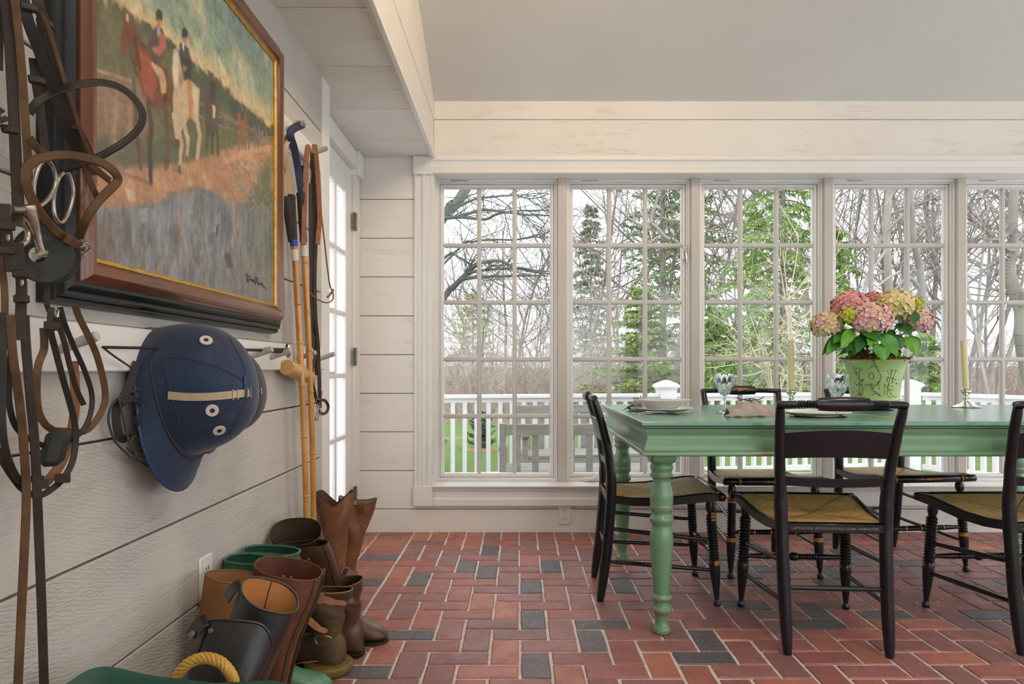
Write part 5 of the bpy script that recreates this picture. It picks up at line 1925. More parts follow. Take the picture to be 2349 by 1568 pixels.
# loose brush dabs over the background
g_ = np.random.default_rng(17)
HY, HX = img.shape[:2]
for _ in range(5200):
    cx_, cy_ = int(g_.integers(6, HX - 6)), int(g_.integers(6, HY - 6))
    col = img[cy_, cx_] * g_.uniform(.80, 1.24) + g_.normal(0, .012, 3)
    sx_, sy_ = qx[cy_, cx_], qy[cy_, cx_]
    inpond = pond[cy_, cx_] > .5
    insky = sy_ < hz[cy_, cx_]
    if inpond:
        ang, la, lb = 1.57 + g_.normal(0, .18), g_.uniform(6, 16), g_.uniform(1.5, 3.5)
        if g_.random() < .22:
            col = srgb(*[(158, 168, 172), (84, 84, 88), (170, 148, 122), (120, 104, 92), (104, 122, 104)][int(g_.integers(0, 5))])
    elif insky:
        ang, la, lb = -.7 + g_.normal(0, .5), g_.uniform(6, 15), g_.uniform(2.5, 6)
    else:
        ang, la, lb = g_.normal(.1, .5), g_.uniform(4, 12), g_.uniform(1.5, 3.5)
        if sx_ > 720 and sy_ > 760 and g_.random() < .4:
            col = srgb(*[(84, 104, 74), (150, 140, 110), (188, 168, 140), (110, 122, 92), (128, 146, 150)][int(g_.integers(0, 5))])
    R_ = int(la) + 1
    y0, y1, x0, x1 = max(0, cy_ - R_), min(HY, cy_ + R_ + 1), max(0, cx_ - R_), min(HX, cx_ + R_ + 1)
    gy_, gx_ = np.mgrid[y0:y1, x0:x1]
    dx_, dy_ = gx_ - cx_, gy_ - cy_
    e_ = ((dx_ * math.cos(ang) + dy_ * math.sin(ang)) / la) ** 2 + ((-dx_ * math.sin(ang) + dy_ * math.cos(ang)) / lb) ** 2
    m_ = np.clip(1.4 * (1 - e_), 0, 1)[..., None] * .5
    img[y0:y1, x0:x1] = img[y0:y1, x0:x1] * (1 - m_) + np.clip(col, 0, 1) * m_
def poly(pts, col, soft=6.0, a=.95, warp=.45):
    """soft-edged painted shape"""
    px_, py_ = qx + wx * warp, qy + wy * warp
    ins = np.zeros(uu.shape, bool)
    dist = np.full(uu.shape, 1e9)
    n = len(pts)
    for i in range(n):
        (x1, y1), (x2, y2) = pts[i], pts[(i + 1) % n]
        c = ((y1 > py_) != (y2 > py_)) & (px_ < (x2 - x1) * (py_ - y1) / ((y2 - y1) if abs(y2 - y1) > 1e-6 else 1e-6) + x1)
        ins ^= c
        l2 = (x2 - x1) ** 2 + (y2 - y1) ** 2 + 1e-9
        t = np.clip(((px_ - x1) * (x2 - x1) + (py_ - y1) * (y2 - y1)) / l2, 0, 1)
        dist = np.minimum(dist, np.hypot(px_ - x1 - t * (x2 - x1), py_ - y1 - t * (y2 - y1)))
    sd = np.where(ins, dist, -dist)
    blend(ss(sd, -soft, soft) * a, srgb(*col))
def stroke(pts, w, col, a=.9, warp=.45):
    px_, py_ = qx + wx * warp, qy + wy * warp
    dist = np.full(uu.shape, 1e9)
    for (x1, y1), (x2, y2) in zip(pts, pts[1:]):
        l2 = (x2 - x1) ** 2 + (y2 - y1) ** 2 + 1e-9
        t = np.clip(((px_ - x1) * (x2 - x1) + (py_ - y1) * (y2 - y1)) / l2, 0, 1)
        dist = np.minimum(dist, np.hypot(px_ - x1 - t * (x2 - x1), py_ - y1 - t * (y2 - y1)))
    blend((1 - ss(dist, w * .35, w * .75)) * a, srgb(*col))
# fence on both sides
stroke([(80, 330), (262, 385)], 15, (182, 142, 110), .8)
stroke([(80, 460), (230, 500)], 18, (168, 134, 112), .5, 1.2)
stroke([(80, 560), (240, 590)], 22, (150, 122, 106), .45, 1.4)
stroke([(80, 640), (250, 650)], 26, (116, 104, 98), .5, 1.4)
stroke([(265, 370), (275, 700)], 14, (96, 84, 66))
for a, b in (((660, 545), (800, 600)), ((660, 590), (800, 635)), ((560, 480), (760, 575)), ((560, 540), (700, 610)), ((800, 600), (920, 655))):
    stroke([a, b], 8, (150, 126, 96), .8)
for x, y in ((690, 545), (740, 565), (560, 470), (810, 600)):
    stroke([(x, y), (x, y + 120)], 8, (110, 92, 70), .8)
# bay horse
poly([(222, 20), (245, 75), (275, 130), (300, 200), (340, 260), (420, 330), (445, 400), (440, 490), (400, 520), (340, 500), (300, 420), (270, 310), (250, 235), (235, 225), (228, 262), (205, 255), (198, 205), (212, 130), (216, 60)], (118, 58, 34))
poly([(290, 230), (345, 280), (370, 380), (350, 480), (315, 430), (285, 330)], (164, 76, 38), 10)
poly([(205, 190), (232, 190), (232, 262), (208, 258)], (126, 70, 46), 5)
poly([(226, 60), (238, 70), (236, 105), (226, 95)], (226, 190, 130), 4)
poly([(270, 150), (300, 330), (290, 340), (262, 200)], (66, 42, 34), 5, .9)
stroke([(330, 480), (345, 600), (338, 720), (345, 860)], 20, (78, 52, 42)); stroke([(340, 740), (345, 870)], 16, (60, 58, 62))
stroke([(275, 470), (270, 560), (285, 680), (295, 800)], 18, (98, 70, 58)); stroke([(405, 470), (420, 600), (425, 700), (418, 800)], 18, (104, 66, 46))
stroke([(440, 430), (445, 520), (460, 620), (470, 690)], 16, (96, 62, 44))
stroke([(240, 230), (262, 300), (280, 360)], 4, (40, 34, 30)); stroke([(300, 205), (340, 240), (370, 300)], 5, (50, 36, 30))
# first rider
poly([(345, 150), (378, 115), (400, 140), (412, 190), (398, 270), (385, 320), (340, 240), (330, 215)], (84, 66, 78)); poly([(378, 150), (410, 170), (408, 230), (385, 265), (350, 240), (345, 222), (380, 215)], (196, 110, 78), 6)
poly([(370, 130), (385, 128), (384, 165), (372, 175)], (170, 160, 165), 4)
poly([(372, 85), (394, 85), (392, 130), (376, 130)], (186, 110, 82), 4); poly([(366, 55), (380, 42), (398, 60), (397, 100), (385, 92), (368, 100)], (48, 34, 32), 4)
poly([(350, 290), (400, 330), (415, 380), (410, 450), (390, 440), (380, 370), (345, 300)], (206, 170, 120), 5); poly([(396, 390), (416, 385), (414, 450), (398, 450)], (214, 172, 88), 4)
poly([(400, 440), (418, 440), (415, 480), (402, 480)], (40, 34, 34), 4)
# grey horse
poly([(446, 235), (468, 228), (482, 280), (500, 380), (540, 385), (574, 420), (570, 560), (552, 580), (530, 540), (500, 600), (470, 640), (450, 560), (446, 470), (455, 420), (444, 330)], (206, 178, 140))
poly([(450, 250), (475, 250), (470, 400), (455, 420), (446, 330)], (222, 204, 176), 6); poly([(545, 410), (572, 430), (568, 540), (550, 560)], (226, 206, 156), 8)
poly([(480, 320), (500, 390), (480, 420)], (150, 128, 110), 6)
for p in ([(470, 580), (490, 680), (480, 800)], [(500, 580), (520, 660), (512, 750)], [(560, 540), (575, 640), (560, 750)], [(450, 540), (470, 650)]):
    stroke(p, 16, (208, 180, 142))
stroke([(478, 790), (480, 815)], 14, (70, 70, 72)); stroke([(512, 740), (514, 760)], 12, (74, 72, 74))
# second rider
poly([(482, 205), (500, 195), (525, 230), (540, 290), (535, 370), (510, 370), (492, 300), (480, 240)], (48, 50, 58)); poly([(495, 165), (520, 165), (516, 210), (498, 205)], (184, 112, 88), 4)
poly([(492, 140), (505, 128), (520, 150), (519, 175), (494, 178)], (36, 38, 40), 4); poly([(496, 200), (506, 198), (504, 240), (496, 230)], (210, 200, 190), 3)
poly([(515, 370), (535, 380), (545, 480), (540, 560), (525, 560), (520, 450)], (196, 128, 72), 5); poly([(498, 305), (520, 320), (500, 340)], (180, 110, 84), 4)
# third rider on a dark horse
poly([(598, 420), (640, 440), (665, 500), (660, 600), (640, 650), (605, 640), (595, 540)], (86, 72, 64)); poly([(618, 380), (640, 370), (650, 440), (640, 490), (622, 470)], (52, 52, 60)); poly([(626, 345), (640, 350), (640, 385), (626, 385)], (120, 74, 60), 4)
poly([(635, 495), (650, 500), (650, 560), (638, 560)], (226, 196, 140), 4)
for p in ([(612, 600), (606, 700)], [(632, 620), (632, 720)], [(656, 600), (660, 730)]):
    stroke(p, 12, (80, 66, 58))
# distant riders
for x, y, s, c in ((775, 530, 1.0, (146, 92, 62)), (848, 590, .8, (120, 106, 90)), (880, 620, .6, (140, 122, 104))):
    poly([(x - 20 * s, y), (x + 14 * s, y), (x + 22 * s, y + 60 * s), (x + 14 * s, y + 110 * s), (x - 14 * s, y + 110 * s)], c, 4)
    poly([(x - 8 * s, y - 5 * s), (x + 8 * s, y - 5 * s), (x + 8 * s, y + 40 * s), (x - 6 * s, y + 40 * s)], (70, 66, 74), 4)
    poly([(x - 4 * s, y - 35 * s), (x + 8 * s, y - 35 * s), (x + 6 * s, y - 5 * s), (x - 4 * s, y - 5 * s)], (128, 84, 66), 3)
    for dx in (-14, 2, 16):
        stroke([(x + dx * s, y + 90 * s), (x + dx * s, y + 175 * s)], 8 * s, c)
# ground shadows and ruts
stroke([(130, 770), (240, 830), (340, 870)], 16, (110, 88, 72), .6); stroke([(380, 760), (440, 800), (490, 820)], 12, (120, 96, 76), .5)
stroke([(660, 840), (720, 900), (740, 950)], 16, (170, 116, 86), .7); stroke([(430, 920), (560, 890), (640, 930)], 22, (112, 104, 96), .55)
stroke([(700, 760), (800, 720), (900, 700)], 26, (214, 164, 120), .7)
poly([(225, 890), (262, 900), (270, 945), (240, 950)], (232, 196, 160), 9, .8); poly([(290, 985), (330, 985), (335, 1050), (300, 1060)], (160, 168, 166), 10, .7)
for p in ([(480, 990), (500, 1100), (520, 1200), (560, 1290)], [(560, 1050), (575, 1100), (550, 1160)], [(385, 1170), (400, 1240), (370, 1290)]):
    stroke(p, 18, (178, 158, 138), .38, 1.2)
stroke([(660, 1070), (655, 1110)], 12, (70, 56, 50), .8); stroke([(705, 1210), (720, 1260)], 22, (50, 58, 54), .8)
for _ in range(1):
    img[1:-1, 1:-1] = (img[1:-1, 1:-1] * 2 + img[:-2, 1:-1] + img[2:, 1:-1] + img[1:-1, :-2] + img[1:-1, 2:]) / 6
grey = img.mean(axis=-1, keepdims=True)
img = grey + (img - grey) * .86
img = img * .92 + srgb(150, 128, 98) * .06
img *= (1 + (n_c - .5)[..., None] * .50 + (n_d - .5)[..., None] * .14 + (vnoise(110, 90, 21, 2) - .5)[..., None] * .30)
vs = np.stack([np.full_like(uu, -.7835), yy, zz_], axis=-1).reshape(-1, 3) - np.array(pic['_rl'])
ii = (np.arange(NV)[:, None] * (NU + 1) + np.arange(NU)[None]).ravel()
quads = np.stack([ii, ii + 1, ii + NU + 2, ii + NU + 1], axis=1)
def canvas_mat():
    t = NT('oil_paint_canvas')
    a = t.n('VertexColor', layer_name='paint')
    nz = t.noise(t.coord('Object'), 260, 4, .6)
    t.bsdf(Base_Color=a.outputs[0], Roughness=.42, Normal=t.bump(nz, .25, .003))
    return t.m
me = raw_mesh('canvas', vs, quads, canvas_mat())
att = me.color_attributes.new('paint', 'FLOAT_COLOR', 'POINT')
att.data.foreach_set('color', np.concatenate([np.clip(img, 0, 1), np.ones(uu.shape + (1,))], axis=-1).astype(np.float32).ravel())
o = bpy.data.objects.new('canvas', me); o.parent = pic; COL.objects.link(o)
part('backing', MB().box(XN, -.79, Y0 - .03, Y1 + .03, Z0 - .03, Z1 + .03), M['ebony'], pic)
# signature scribble
sig = MB()
def z8c(x, y):
    return WX(180 + x / 2.0625, y / 2.0625, -.7825)
for s_ in ([(795, 1290), (800, 1330), (793, 1335)], [(800, 1300), (812, 1310), (806, 1332)], [(815, 1325), (820, 1318), (824, 1332), (828, 1320), (832, 1336)], [(840, 1310), (838, 1345)], [(838, 1312), (850, 1316), (843, 1328), (856, 1350)], [(858, 1338), (862, 1348), (868, 1335), (872, 1352), (886, 1364)]):
    sig.tube([z8c(*q) for q in s_], .0012, 4)
part('signature', sig, M['ink'], pic)

# ---------------------------------------------------------------- polo helmets
def felt(name, a, b, dusty):
    t = NT(name)
    v = t.coord('Object')
    col = t.ramp(t.noise(v, 9, 4), [(.35, a), (.65, b)])
    dst = t.ramp(t.noise(v, 16, 5, .7), [(.56, (0, 0, 0)), (.78, (.5, .5, .5))])
    col = t.mix(dst, col, dusty)
    t.bsdf(Base_Color=col, Roughness=.72, Sheen_Weight=.25, Normal=t.bump(t.noise(v, 420, 3), .25, .002))
    return t.m
M['felt_blue'] = felt('navy_felt', (.005, .018, .050), (.0075, .027, .074), (.055, .08, .12))
M['felt_trim'] = simple('blue_binding', (.012, .045, .125), .5)
M['felt_grey'] = felt('charcoal_felt', (.022, .023, .026), (.034, .035, .038), (.08, .08, .085))
M['tan_web'] = simple('tan_webbing', (.50, .40, .27), .7, (.44, .35, .23), 60)
M['lining'] = simple('helmet_lining', (.16, .12, .08), .8)
M['web'] = simple('black_webbing', (.016, .016, .016), .7)
M['vent'] = simple('white_vent', (.62, .58, .52), .5)
M['leather_lt'] = simple('leather_lining', (.38, .22, .10), .55, (.30, .16, .07), 20)
def helmet(C, tilt, sl, sw, hh, mfelt, mtrim, peak, label, fancy, roll=0.0):
    t = thing('polo_helmet', label, 'helmet', tuple(C), 'riding helmets hanging on the wall')
    C = Vector(C)
    ax = V(math.cos(tilt), 0, math.sin(tilt))               # crown direction, away from the wall
    fr_ = V(math.sin(tilt), 0, -math.cos(tilt))             # front of the helmet, hanging down
    sd = V(0, 1, 0)
    if roll:
        R = Matrix.Rotation(roll, 3, 'Z')
        ax, fr_, sd = R @ ax, R @ fr_, R @ sd
    n, m = 48, 18
    def shell(k, inner=False):
        rings = []
        for j in range(m + 1):
            q = j / m
            th = q * math.pi / 2
            ring = []
            for i in range(n):
                a = 2 * math.pi * i / n
                rr = math.sin(th) ** .86
                hgt = math.cos(th) ** .80
                lf = sl * (1.06 if math.cos(a) < 0 else 1.0)
                p = C + fr_ * (lf * k * rr * math.cos(a)) + sd * (sw * k * rr * math.sin(a)) + ax * (hh * k * hgt)
                ring.append(p)
            rings.append(ring)
        return rings
    sh = shell(1.0)
    dome = MB().loft(sh, True, True, False)
    dome.loft(shell(.93), True, True, False)
    so = part('shell', dome, mfelt, t, 60)
    bv = surf(MB().loft(sh, True, True, False))
    # brim: sloping skirt all round, long peak at the front
    rings = []
    for w in range(7):
        q = w / 6
        ring = []
        for i in range(n):
            a = 2 * math.pi * i / n
            f = max(0.0, math.cos(a))
            ext = .010 + peak * f ** 1.3 - .004 * max(0, -math.cos(a))
            lf = sl * (1.06 if math.cos(a) < 0 else 1.0)
            bp = C + fr_ * (lf * math.cos(a)) + sd * (sw * math.sin(a)) 
            out = (fr_ * math.cos(a) * 1.05 + sd * math.sin(a)).normalized()
            ring.append(bp + out * (ext * q - .002) - ax * (.022 * q ** 1.25 + .014 * f * q * q) + ax * .012 * (1 - q))
        rings.append(ring)
    mb = MB().loft(rings, True, False, False)
    mb.loft([[p - ax * .004 for p in r] for r in rings], True, False, False)
    br = part('brim', mb, mfelt, t, 60)
    part('brim_binding', MB().tube([p - ax * .002 for p in rings[-1]], .0034, 7, loop=True), mtrim, br)
    part('seam', MB().tube([p + ax * .004 for p in rings[1]], .0016, 5, loop=True), M['cord'], br)
    inn = MB().loft([[C + (p - C) * .90 - ax * .004 for p in r] for r in sh[6:]], True, False, False)
    part('lining', inn, M['leather_lt'], t, 60)
    return t, so, bv, br, C, ax, fr_, sd
def z4h(x, y):
    return 220 + x / 3.92, 720 + y / 3.92
H = helmet((-.770, 1.575, .900), math.radians(13), .144, .116, .178, M['felt_blue'], M['felt_trim'], .062, 'navy blue felt polo helmet with tan strap', True)
t, so, bv, br, HC, hax, hfr, hsd = H
def on_h(bv, pts, off=.0015, zf=z4h):
    o_ = []
    for q in pts:
        h, nn = cast(bv, *zf(*q))
        if h is None:
            continue
        if nn.dot(h - V(0, 0, EYE)) > 0:
            nn = -nn
        o_.append((h + nn * off, nn))
    return o_
for i, q in enumerate(((990, 240), (1045, 865), (1107, 1042))):
    hit = on_h(bv, [q], .001)
    if hit:
        p, nn = hit[0]
        rm_ = nn.to_track_quat('Z', 'Y').to_matrix()
        v_ = part('vent', MB().lathe([(.0135, 0), (.0130, .0022), (.0085, .003), (.005, .002)], 20, p, rm_, cap=False), M['vent'], so)
        part('vent_hole', MB().lathe([(.0052, .0005), (.0052, .0022), (.001, .0022)], 14, p, rm_), M['slot'], so)
def strip(bv, pts, w, th, m, name, parent, off=.0016, n=6, zf=z4h):
    q = on_h(bv, [(a.x, a.y) for a in cr([(x, y, 0) for x, y in pts], n)], off, zf)
    if len(q) < 2:
        return None
    mb = MB()
    rings = []
    P_ = [a for a, _ in q]
    for i, (p, nn) in enumerate(q):
        tt = (P_[min(i + 1, len(q) - 1)] - P_[max(i - 1, 0)]).normalized()
        b = tt.cross(nn).normalized()
        rings.append([p + b * w / 2, p + b * w / 2 + nn * th, p - b * w / 2 + nn * th, p - b * w / 2])
    mb.loft(rings)
    return part(name, mb, m, parent, 40)
tan = strip(bv, [(652, 730), (800, 742), (1000, 742), (1200, 725), (1310, 712), (1370, 705)], .0165, .0014, M['tan_web'], 'hat_band', so)
mb = MB()
for q in ((1248, 722), (1365, 706)):
    hit = on_h(bv, [q], .0035)
    if hit:
        p, nn = hit[0]
        u = V(0, 0, 1); w_ = u.cross(nn).normalized()
        mb.tube([p + u * .011 + w_ * .006, p - u * .011 + w_ * .006, p - u * .011 - w_ * .006, p + u * .011 - w_ * .006], .0013, 6, loop=True)
part('buckle', mb, M['nickel'], so)
for pts in ([(600, 390), (720, 390), (900, 420), (1100, 480), (1250, 550), (1330, 610)], [(1200, 215), (1300, 400), (1350, 560), (1350, 740), (1280, 930), (1200, 1080)], [(600, 400), (640, 560), (700, 800), (760, 1000)], [(1100, 930), (1250, 820), (1330, 740)]):
    q = on_h(bv, [(a.x, a.y) for a in cr([(x, y, 0) for x, y in pts], 5)], .0008)
    if len(q) > 2:
        part('stitched_seam', MB().tube([a for a, _ in q], .0012, 5), M['cord'], so)
strip(bv, [(1332, 555), (1338, 660), (1340, 755)], .008, .002, M['felt_trim'], 'band_loop', so)
# clips on the brim edge, chin harness, thin lace
mb = MB()
pk = HC + hfr * (.133 + .060) - hax * .045
mb.obox(pk + V(0, -.012, -.004), (hsd, hfr, hax), (.008, .013, .007), .002)
part('peak_clip', mb, M['web'], br)
pk2 = HC - hsd * .125 + hfr * .045 - hax * .028
part('brim_clip', MB().obox(pk2, (hfr, hsd, hax), (.011, .013, .006), .002), M['web'], br)
mb = MB()
k = [WX(*z4h(*q), -.795) for q in ((370, 430), (330, 560), (270, 700), (225, 790), (180, 880), (205, 1080), (280, 1130), (400, 1020), (450, 960))]
mb.ribbon(cr(k, 4), .016, .002, CAMN)
mb.ribbon(cr([WX(*z4h(*q), -.785) for q in ((225, 790), (300, 755), (400, 785), (450, 810))], 4), .016, .002, CAMN)
part('chin_harness', mb, M['web'], t)
mb = MB()
k = [WX(*z4h(*q), -.79) for q in ((430, 660), (300, 705), (180, 770), (120, 880), (120, 1000), (180, 1150), (300, 1270), (420, 1340), (500, 1370), (590, 1365))]
mb.tube(cr(k, 5), .0024, 6)
k = [WX(*z4h(*q), -.785) for q in ((205, 760), (250, 950), (300, 1150), (380, 1290), (440, 1340))]
mb.tube(cr(k, 5), .0024, 6)
k = [WX(*z4h(*q), -.79) for q in ((310, 1170), (340, 1100), (410, 1080), (480, 1110), (480, 1180), (400, 1240), (330, 1250), (280, 1200))]
mb.tube(cr(k, 5), .0022, 6)
part('lace', mb, M['cord'], t)

H2 = helmet((-.780, 1.80, .893), math.radians(8), .112, .095, .125, M['felt_grey'], M['felt_grey'], .03, 'charcoal helmet hanging behind the navy one', False)
t2, so2, bv2 = H2[0], H2[1], H2[2]
strip(bv2, [(1380, 700), (1420, 690), (1470, 690), (1485, 690)], .016, .0014, M['tan_web'], 'hat_band', so2)
strip(bv2, [(1440, 550), (1450, 620), (1470, 700), (1455, 745)], .006, .002, M['web'], 'side_lace', so2)

# ---------------------------------------------------------------- riding crop on the pegs
crop = thing('riding_crop', 'black riding crop with steel cap resting along the pegs', 'riding crop', tuple(WX(560, 800, -.768)))
a, b, c_ = WX(236, 796, -.768), WX(612, 803, -.768), WX(657, 804, -.768)
part('shaft', MB().tube([a, a.lerp(b, .5), b], [.0028, .0035, .0045], 8), M['web'], crop)
part('handle', MB().tube([b, c_], .0085, 12), M['web'], crop)
part('collar', MB().tube([b - (c_ - b).normalized() * .012, b + (c_ - b).normalized() * .03], .0095, 12), M['chrome'], crop)
part('cap', MB().ell(c_ + V(.006, -.004, 0), (.012, .010, .024), 14, 8), M['chrome'], crop)
part('thong', MB().tube(cr([a, WX(260, 815, -.775), WX(306, 846, -.785)], 4), .0022, 6), M['cord'], crop)

# ---------------------------------------------------------------- mallets
def bamboo_mat():
    t = NT('bamboo_cane')
    v = t.coord('Object', (1, 1, .35), 3)
    col = t.ramp(t.noise(v, 22, 4), [(.3, (.42, .17, .025)), (.55, (.60, .28, .05)), (.8, (.70, .38, .09))])
    t.bsdf(Base_Color=col, Roughness=.3, Coat_Weight=.5)
    return t.m
M['bamboo'] = bamboo_mat()
M['grip'] = simple('dark_cloth_grip', (.030, .026, .022), .85, (.045, .038, .032), 40, bump=.5, bscale=220)
M['bluetape'] = simple('blue_tape', (.01, .07, .42), .45)
M['whitetape'] = simple('white_tape', (.66, .62, .55), .6)
M['bluestrap'] = simple('navy_thong', (.014, .020, .055), .6, (.024, .034, .08), 20)
M['tanstrap'] = simple('tan_thong', (.52, .36, .20), .7)
M['headwood'] = simple('mallet_head_wood', (.50, .26, .08), .35, (.62, .36, .13), 9, (6, 1, 6), coat=.3)
def mallet(label, top, bot, r, grip_px, nodes, strap_m, head=None, tape=True, loc=None):
    t = thing('polo_mallet', label, 'mallet', loc or tuple(bot), 'mallets with bamboo canes by the door')
    top, bot = Vector(top), Vector(bot)
    L = (bot - top).length
    def at(q):
        b = top.lerp(bot, q)
        return b + V(.012 * math.sin(math.pi * q), 0, 0)
    g = .155 / L
    pts = [at(g * .6 + (1 - g * .6) * k / 40) for k in range(41)]
    cane = part('cane', MB().tube(pts, [r * (1 - .18 * k / 40) for k in range(41)], 12), M['bamboo'], t)
    for q in nodes:
        p, p2 = at(q), at(q + .002)
        d = (p2 - p).normalized()
        part('node', MB().tube([p - d * .004, p, p + d * .004], [r * .9, r * 1.12, r * .9], 12), M['bamboo'], cane)
    grp = part('grip', MB().tube([at(0), at(g * .04), at(g * .15), at(g * .6), at(g)], [.011, .0165, .0150, .0145, .0125], 14), M['grip'], t)
    if tape:
        part('tape', MB().tube([at(g), at(g + .022 / L)], r * 1.16, 14), M['bluetape'], cane, label='blue tape')
        part('tape', MB().tube([at(g + .034 / L), at(g + .072 / L)], r * 1.12, 14), M['whitetape'], cane, label='white tape')
    return t, grp, cane, at
pegA = V(-.765, 2.43, 1.795)
m1, g1, c1, at1 = mallet('polo mallet with blue thong, nearest the door', WX(690, 440, -.772), P(722, 1420, 2.60), .0115, 0, (.16, .27, .36, .455, .60, .80), None)
part('thong', MB().ribbon(cr([at1(.01), WX(682, 390, -.77), WX(673, 340, -.768), WX(664, 302, -.765), pegA + V(.012, -.002, .012), pegA + V(.015, .012, .002)], 5), .020, .0035, CAMN), M['bluestrap'], m1)
part('thong', MB().ribbon(cr([at1(.01) + V(.004, .01, 0), WX(688, 390, -.766), WX(679, 340, -.766), WX(671, 305, -.763), pegA + V(.018, .008, .008)], 5), .014, .0035, CAMN), M['bluestrap'], m1)
part('tape', MB().tube([at1(.772), at1(.79)], .0125, 12), M['bluetape'], c1, label='blue tape near the foot')
hd = at1(1.0)
part('mallet_head', rot_lathe(MB(), hd + V(-.02, -.06, .0), hd + V(.03, .14, .0), [(0, .016), (.1, .021), (.5, .024), (.9, .020), (1, .012)], 16), M['headwood'], m1)
m2, g2, c2, at2 = mallet('polo mallet with tan thong between the other two', WX(667, 446, -.785), P(707, 1420, 2.52), .0115, 0, (.14, .25, .34, .44, .56, .70), None)
part('thong', MB().ribbon(cr([at2(.01), WX(661, 400, -.785), WX(655, 340, -.78), pegA + V(.006, -.012, .012), pegA + V(.01, .01, .002)], 5), .016, .003, CAMN), M['tanstrap'], m2)
hd = at2(1.0)
part('mallet_head', rot_lathe(MB(), hd + V(-.03, -.14, 0), hd + V(.01, .06, 0), [(0, .016), (.1, .021), (.5, .024), (.9, .020), (1, .012)], 16), M['headwood'], m2)
m3, g3, c3, at3 = mallet('short mallet whose wooden head hangs below the peg rail', WX(655, 450, -.797), WX(689, 846, -.782), .0085, 0, (.55, .75), None, tape=False)
part('thong', MB().ribbon(cr([at3(.01), WX(652, 390, -.795), WX(652, 330, -.79), pegA + V(.0, -.018, .011), pegA + V(.004, .01, .002)], 5), .014, .003, CAMN), M['tanstrap'], m3)
part('tape', MB().tube([at3(.735), at3(.765)], .0095, 12), M['web'], c3, label='black tape')
part('tape', MB().tube([at3(.77), at3(.93)], .0092, 12), M['whitetape'], c3, label='cream tape')
a, b = WX(657, 842, -.785), WX(719, 868, -.772)
part('mallet_head', rot_lathe(MB(), a, b, [(0, .0255), (.02, .027), (.45, .0285), (.8, .024), (.95, .017), (1, .008)], 18), M['headwood'], m3)

# ---------------------------------------------------------------- leather leads on the second high peg
def leather(name, a, b, rough=.5):
    return simple(name, a, rough, b, 25, bump=.15, bscale=160, spec=.28)
M['lea_dk'] = leather('dark_leather', (.030, .020, .014), (.050, .034, .024))
M['lea_bk'] = leather('black_leather', (.018, .016, .014), (.032, .028, .024), .42)
M['lea_br'] = leather('brown_leather', (.20, .085, .034), (.28, .125, .052))
M['lea_md'] = leather('worn_brown_leather', (.070, .036, .015), (.13, .07, .028))
M['lea_tan'] = leather('tan_leather', (.30, .135, .045), (.40, .19, .07))
lead = thing('lead_strap', 'brown leather lead straps hanging on the high peg by the door', 'strap', (-.78, 2.7, 1.78))
def st(pts, X, w, m, name='strap', parent=None, th=.0035, n=5, nrm=None):
    Xs = X if isinstance(X, (list, tuple)) else [X] * len(pts)
    return part(name, MB().ribbon(cr([WX(a, b, q) for (a, b), q in zip(pts, Xs)], n), w, th, nrm or CAMN, fixed=True), m, parent, 40)
st([(709, 352), (706, 336), (702, 380), (699, 450), (697, 520), (696, 560)], -.758, .0185, M['lea_br'], parent=lead)
st([(720, 352), (722, 334), (727, 380), (731, 440), (733, 500), (728, 560)], -.752, .0185, M['lea_br'], parent=lead)
st([(716, 345), (718, 420), (720, 520), (716, 620), (718, 720), (724, 800), (728, 860)], -.785, .018, M['lea_dk'], parent=lead)
st([(722, 345), (726, 430), (725, 540), (722, 640), (724, 730), (730, 800), (734, 935)], -.768, .014, M['lea_dk'], parent=lead)
st([(712, 420), (712, 520), (714, 640), (714, 700), (713, 780), (718, 790), (722, 720)], -.780, .013, M['lea_dk'], parent=lead)
st([(731, 440), (738, 500), (746, 570), (756, 650), (764, 672), (762, 688), (748, 694), (728, 686), (712, 672), (702, 655)], -.765, .006, M['lea_br'], 'rein', lead)
st([(765, 664), (758, 674), (751, 682)], -.762, .010, M['lea_br'], parent=lead)
st([(726, 800), (718, 840), (716, 870), (722, 900), (728, 925)], -.775, .012, M['lea_dk'], parent=lead)
st([(732, 918), (745, 918), (753, 932), (748, 946), (736, 948), (731, 940)], -.766, .012, M['lea_dk'], 'strap_loop', lead)
part('ring', MB().tube([WX(698, 388, -.77) + V(0, .010 * math.cos(a), .022 * math.sin(a)) for a in [2 * math.pi * k / 20 for k in range(20)]], .0025, 6, loop=True), M['nickel'], lead)
st([(690, 380), (692, 395), (694, 420), (700, 412), (702, 395)], -.775, .02, M['lea_dk'], parent=lead)
part('ring', MB().tube([WX(710, 400, -.768) + V(0, .014 * math.cos(a), .028 * math.sin(a)) for a in [2 * math.pi * k / 20 for k in range(20)]], .0018, 6, loop=True), M['nickel'], lead)
mb = MB()
mb.tube([WX(725, 915, -.763), WX(727, 932, -.763), WX(733, 932, -.763), WX(734, 915, -.763)], .0028, 6, loop=True)
mb.tube(cr([WX(730, 930, -.763), WX(729, 945, -.763), WX(724, 955, -.763), WX(724, 962, -.763), WX(729, 964, -.763), WX(731, 955, -.763), WX(734, 945, -.763)], 4), .003, 7)
mb.tube([WX(735, 890, -.765), WX(737, 905, -.765)], .0045, 8)
part('snap_hook', mb, M['nickel'], lead)

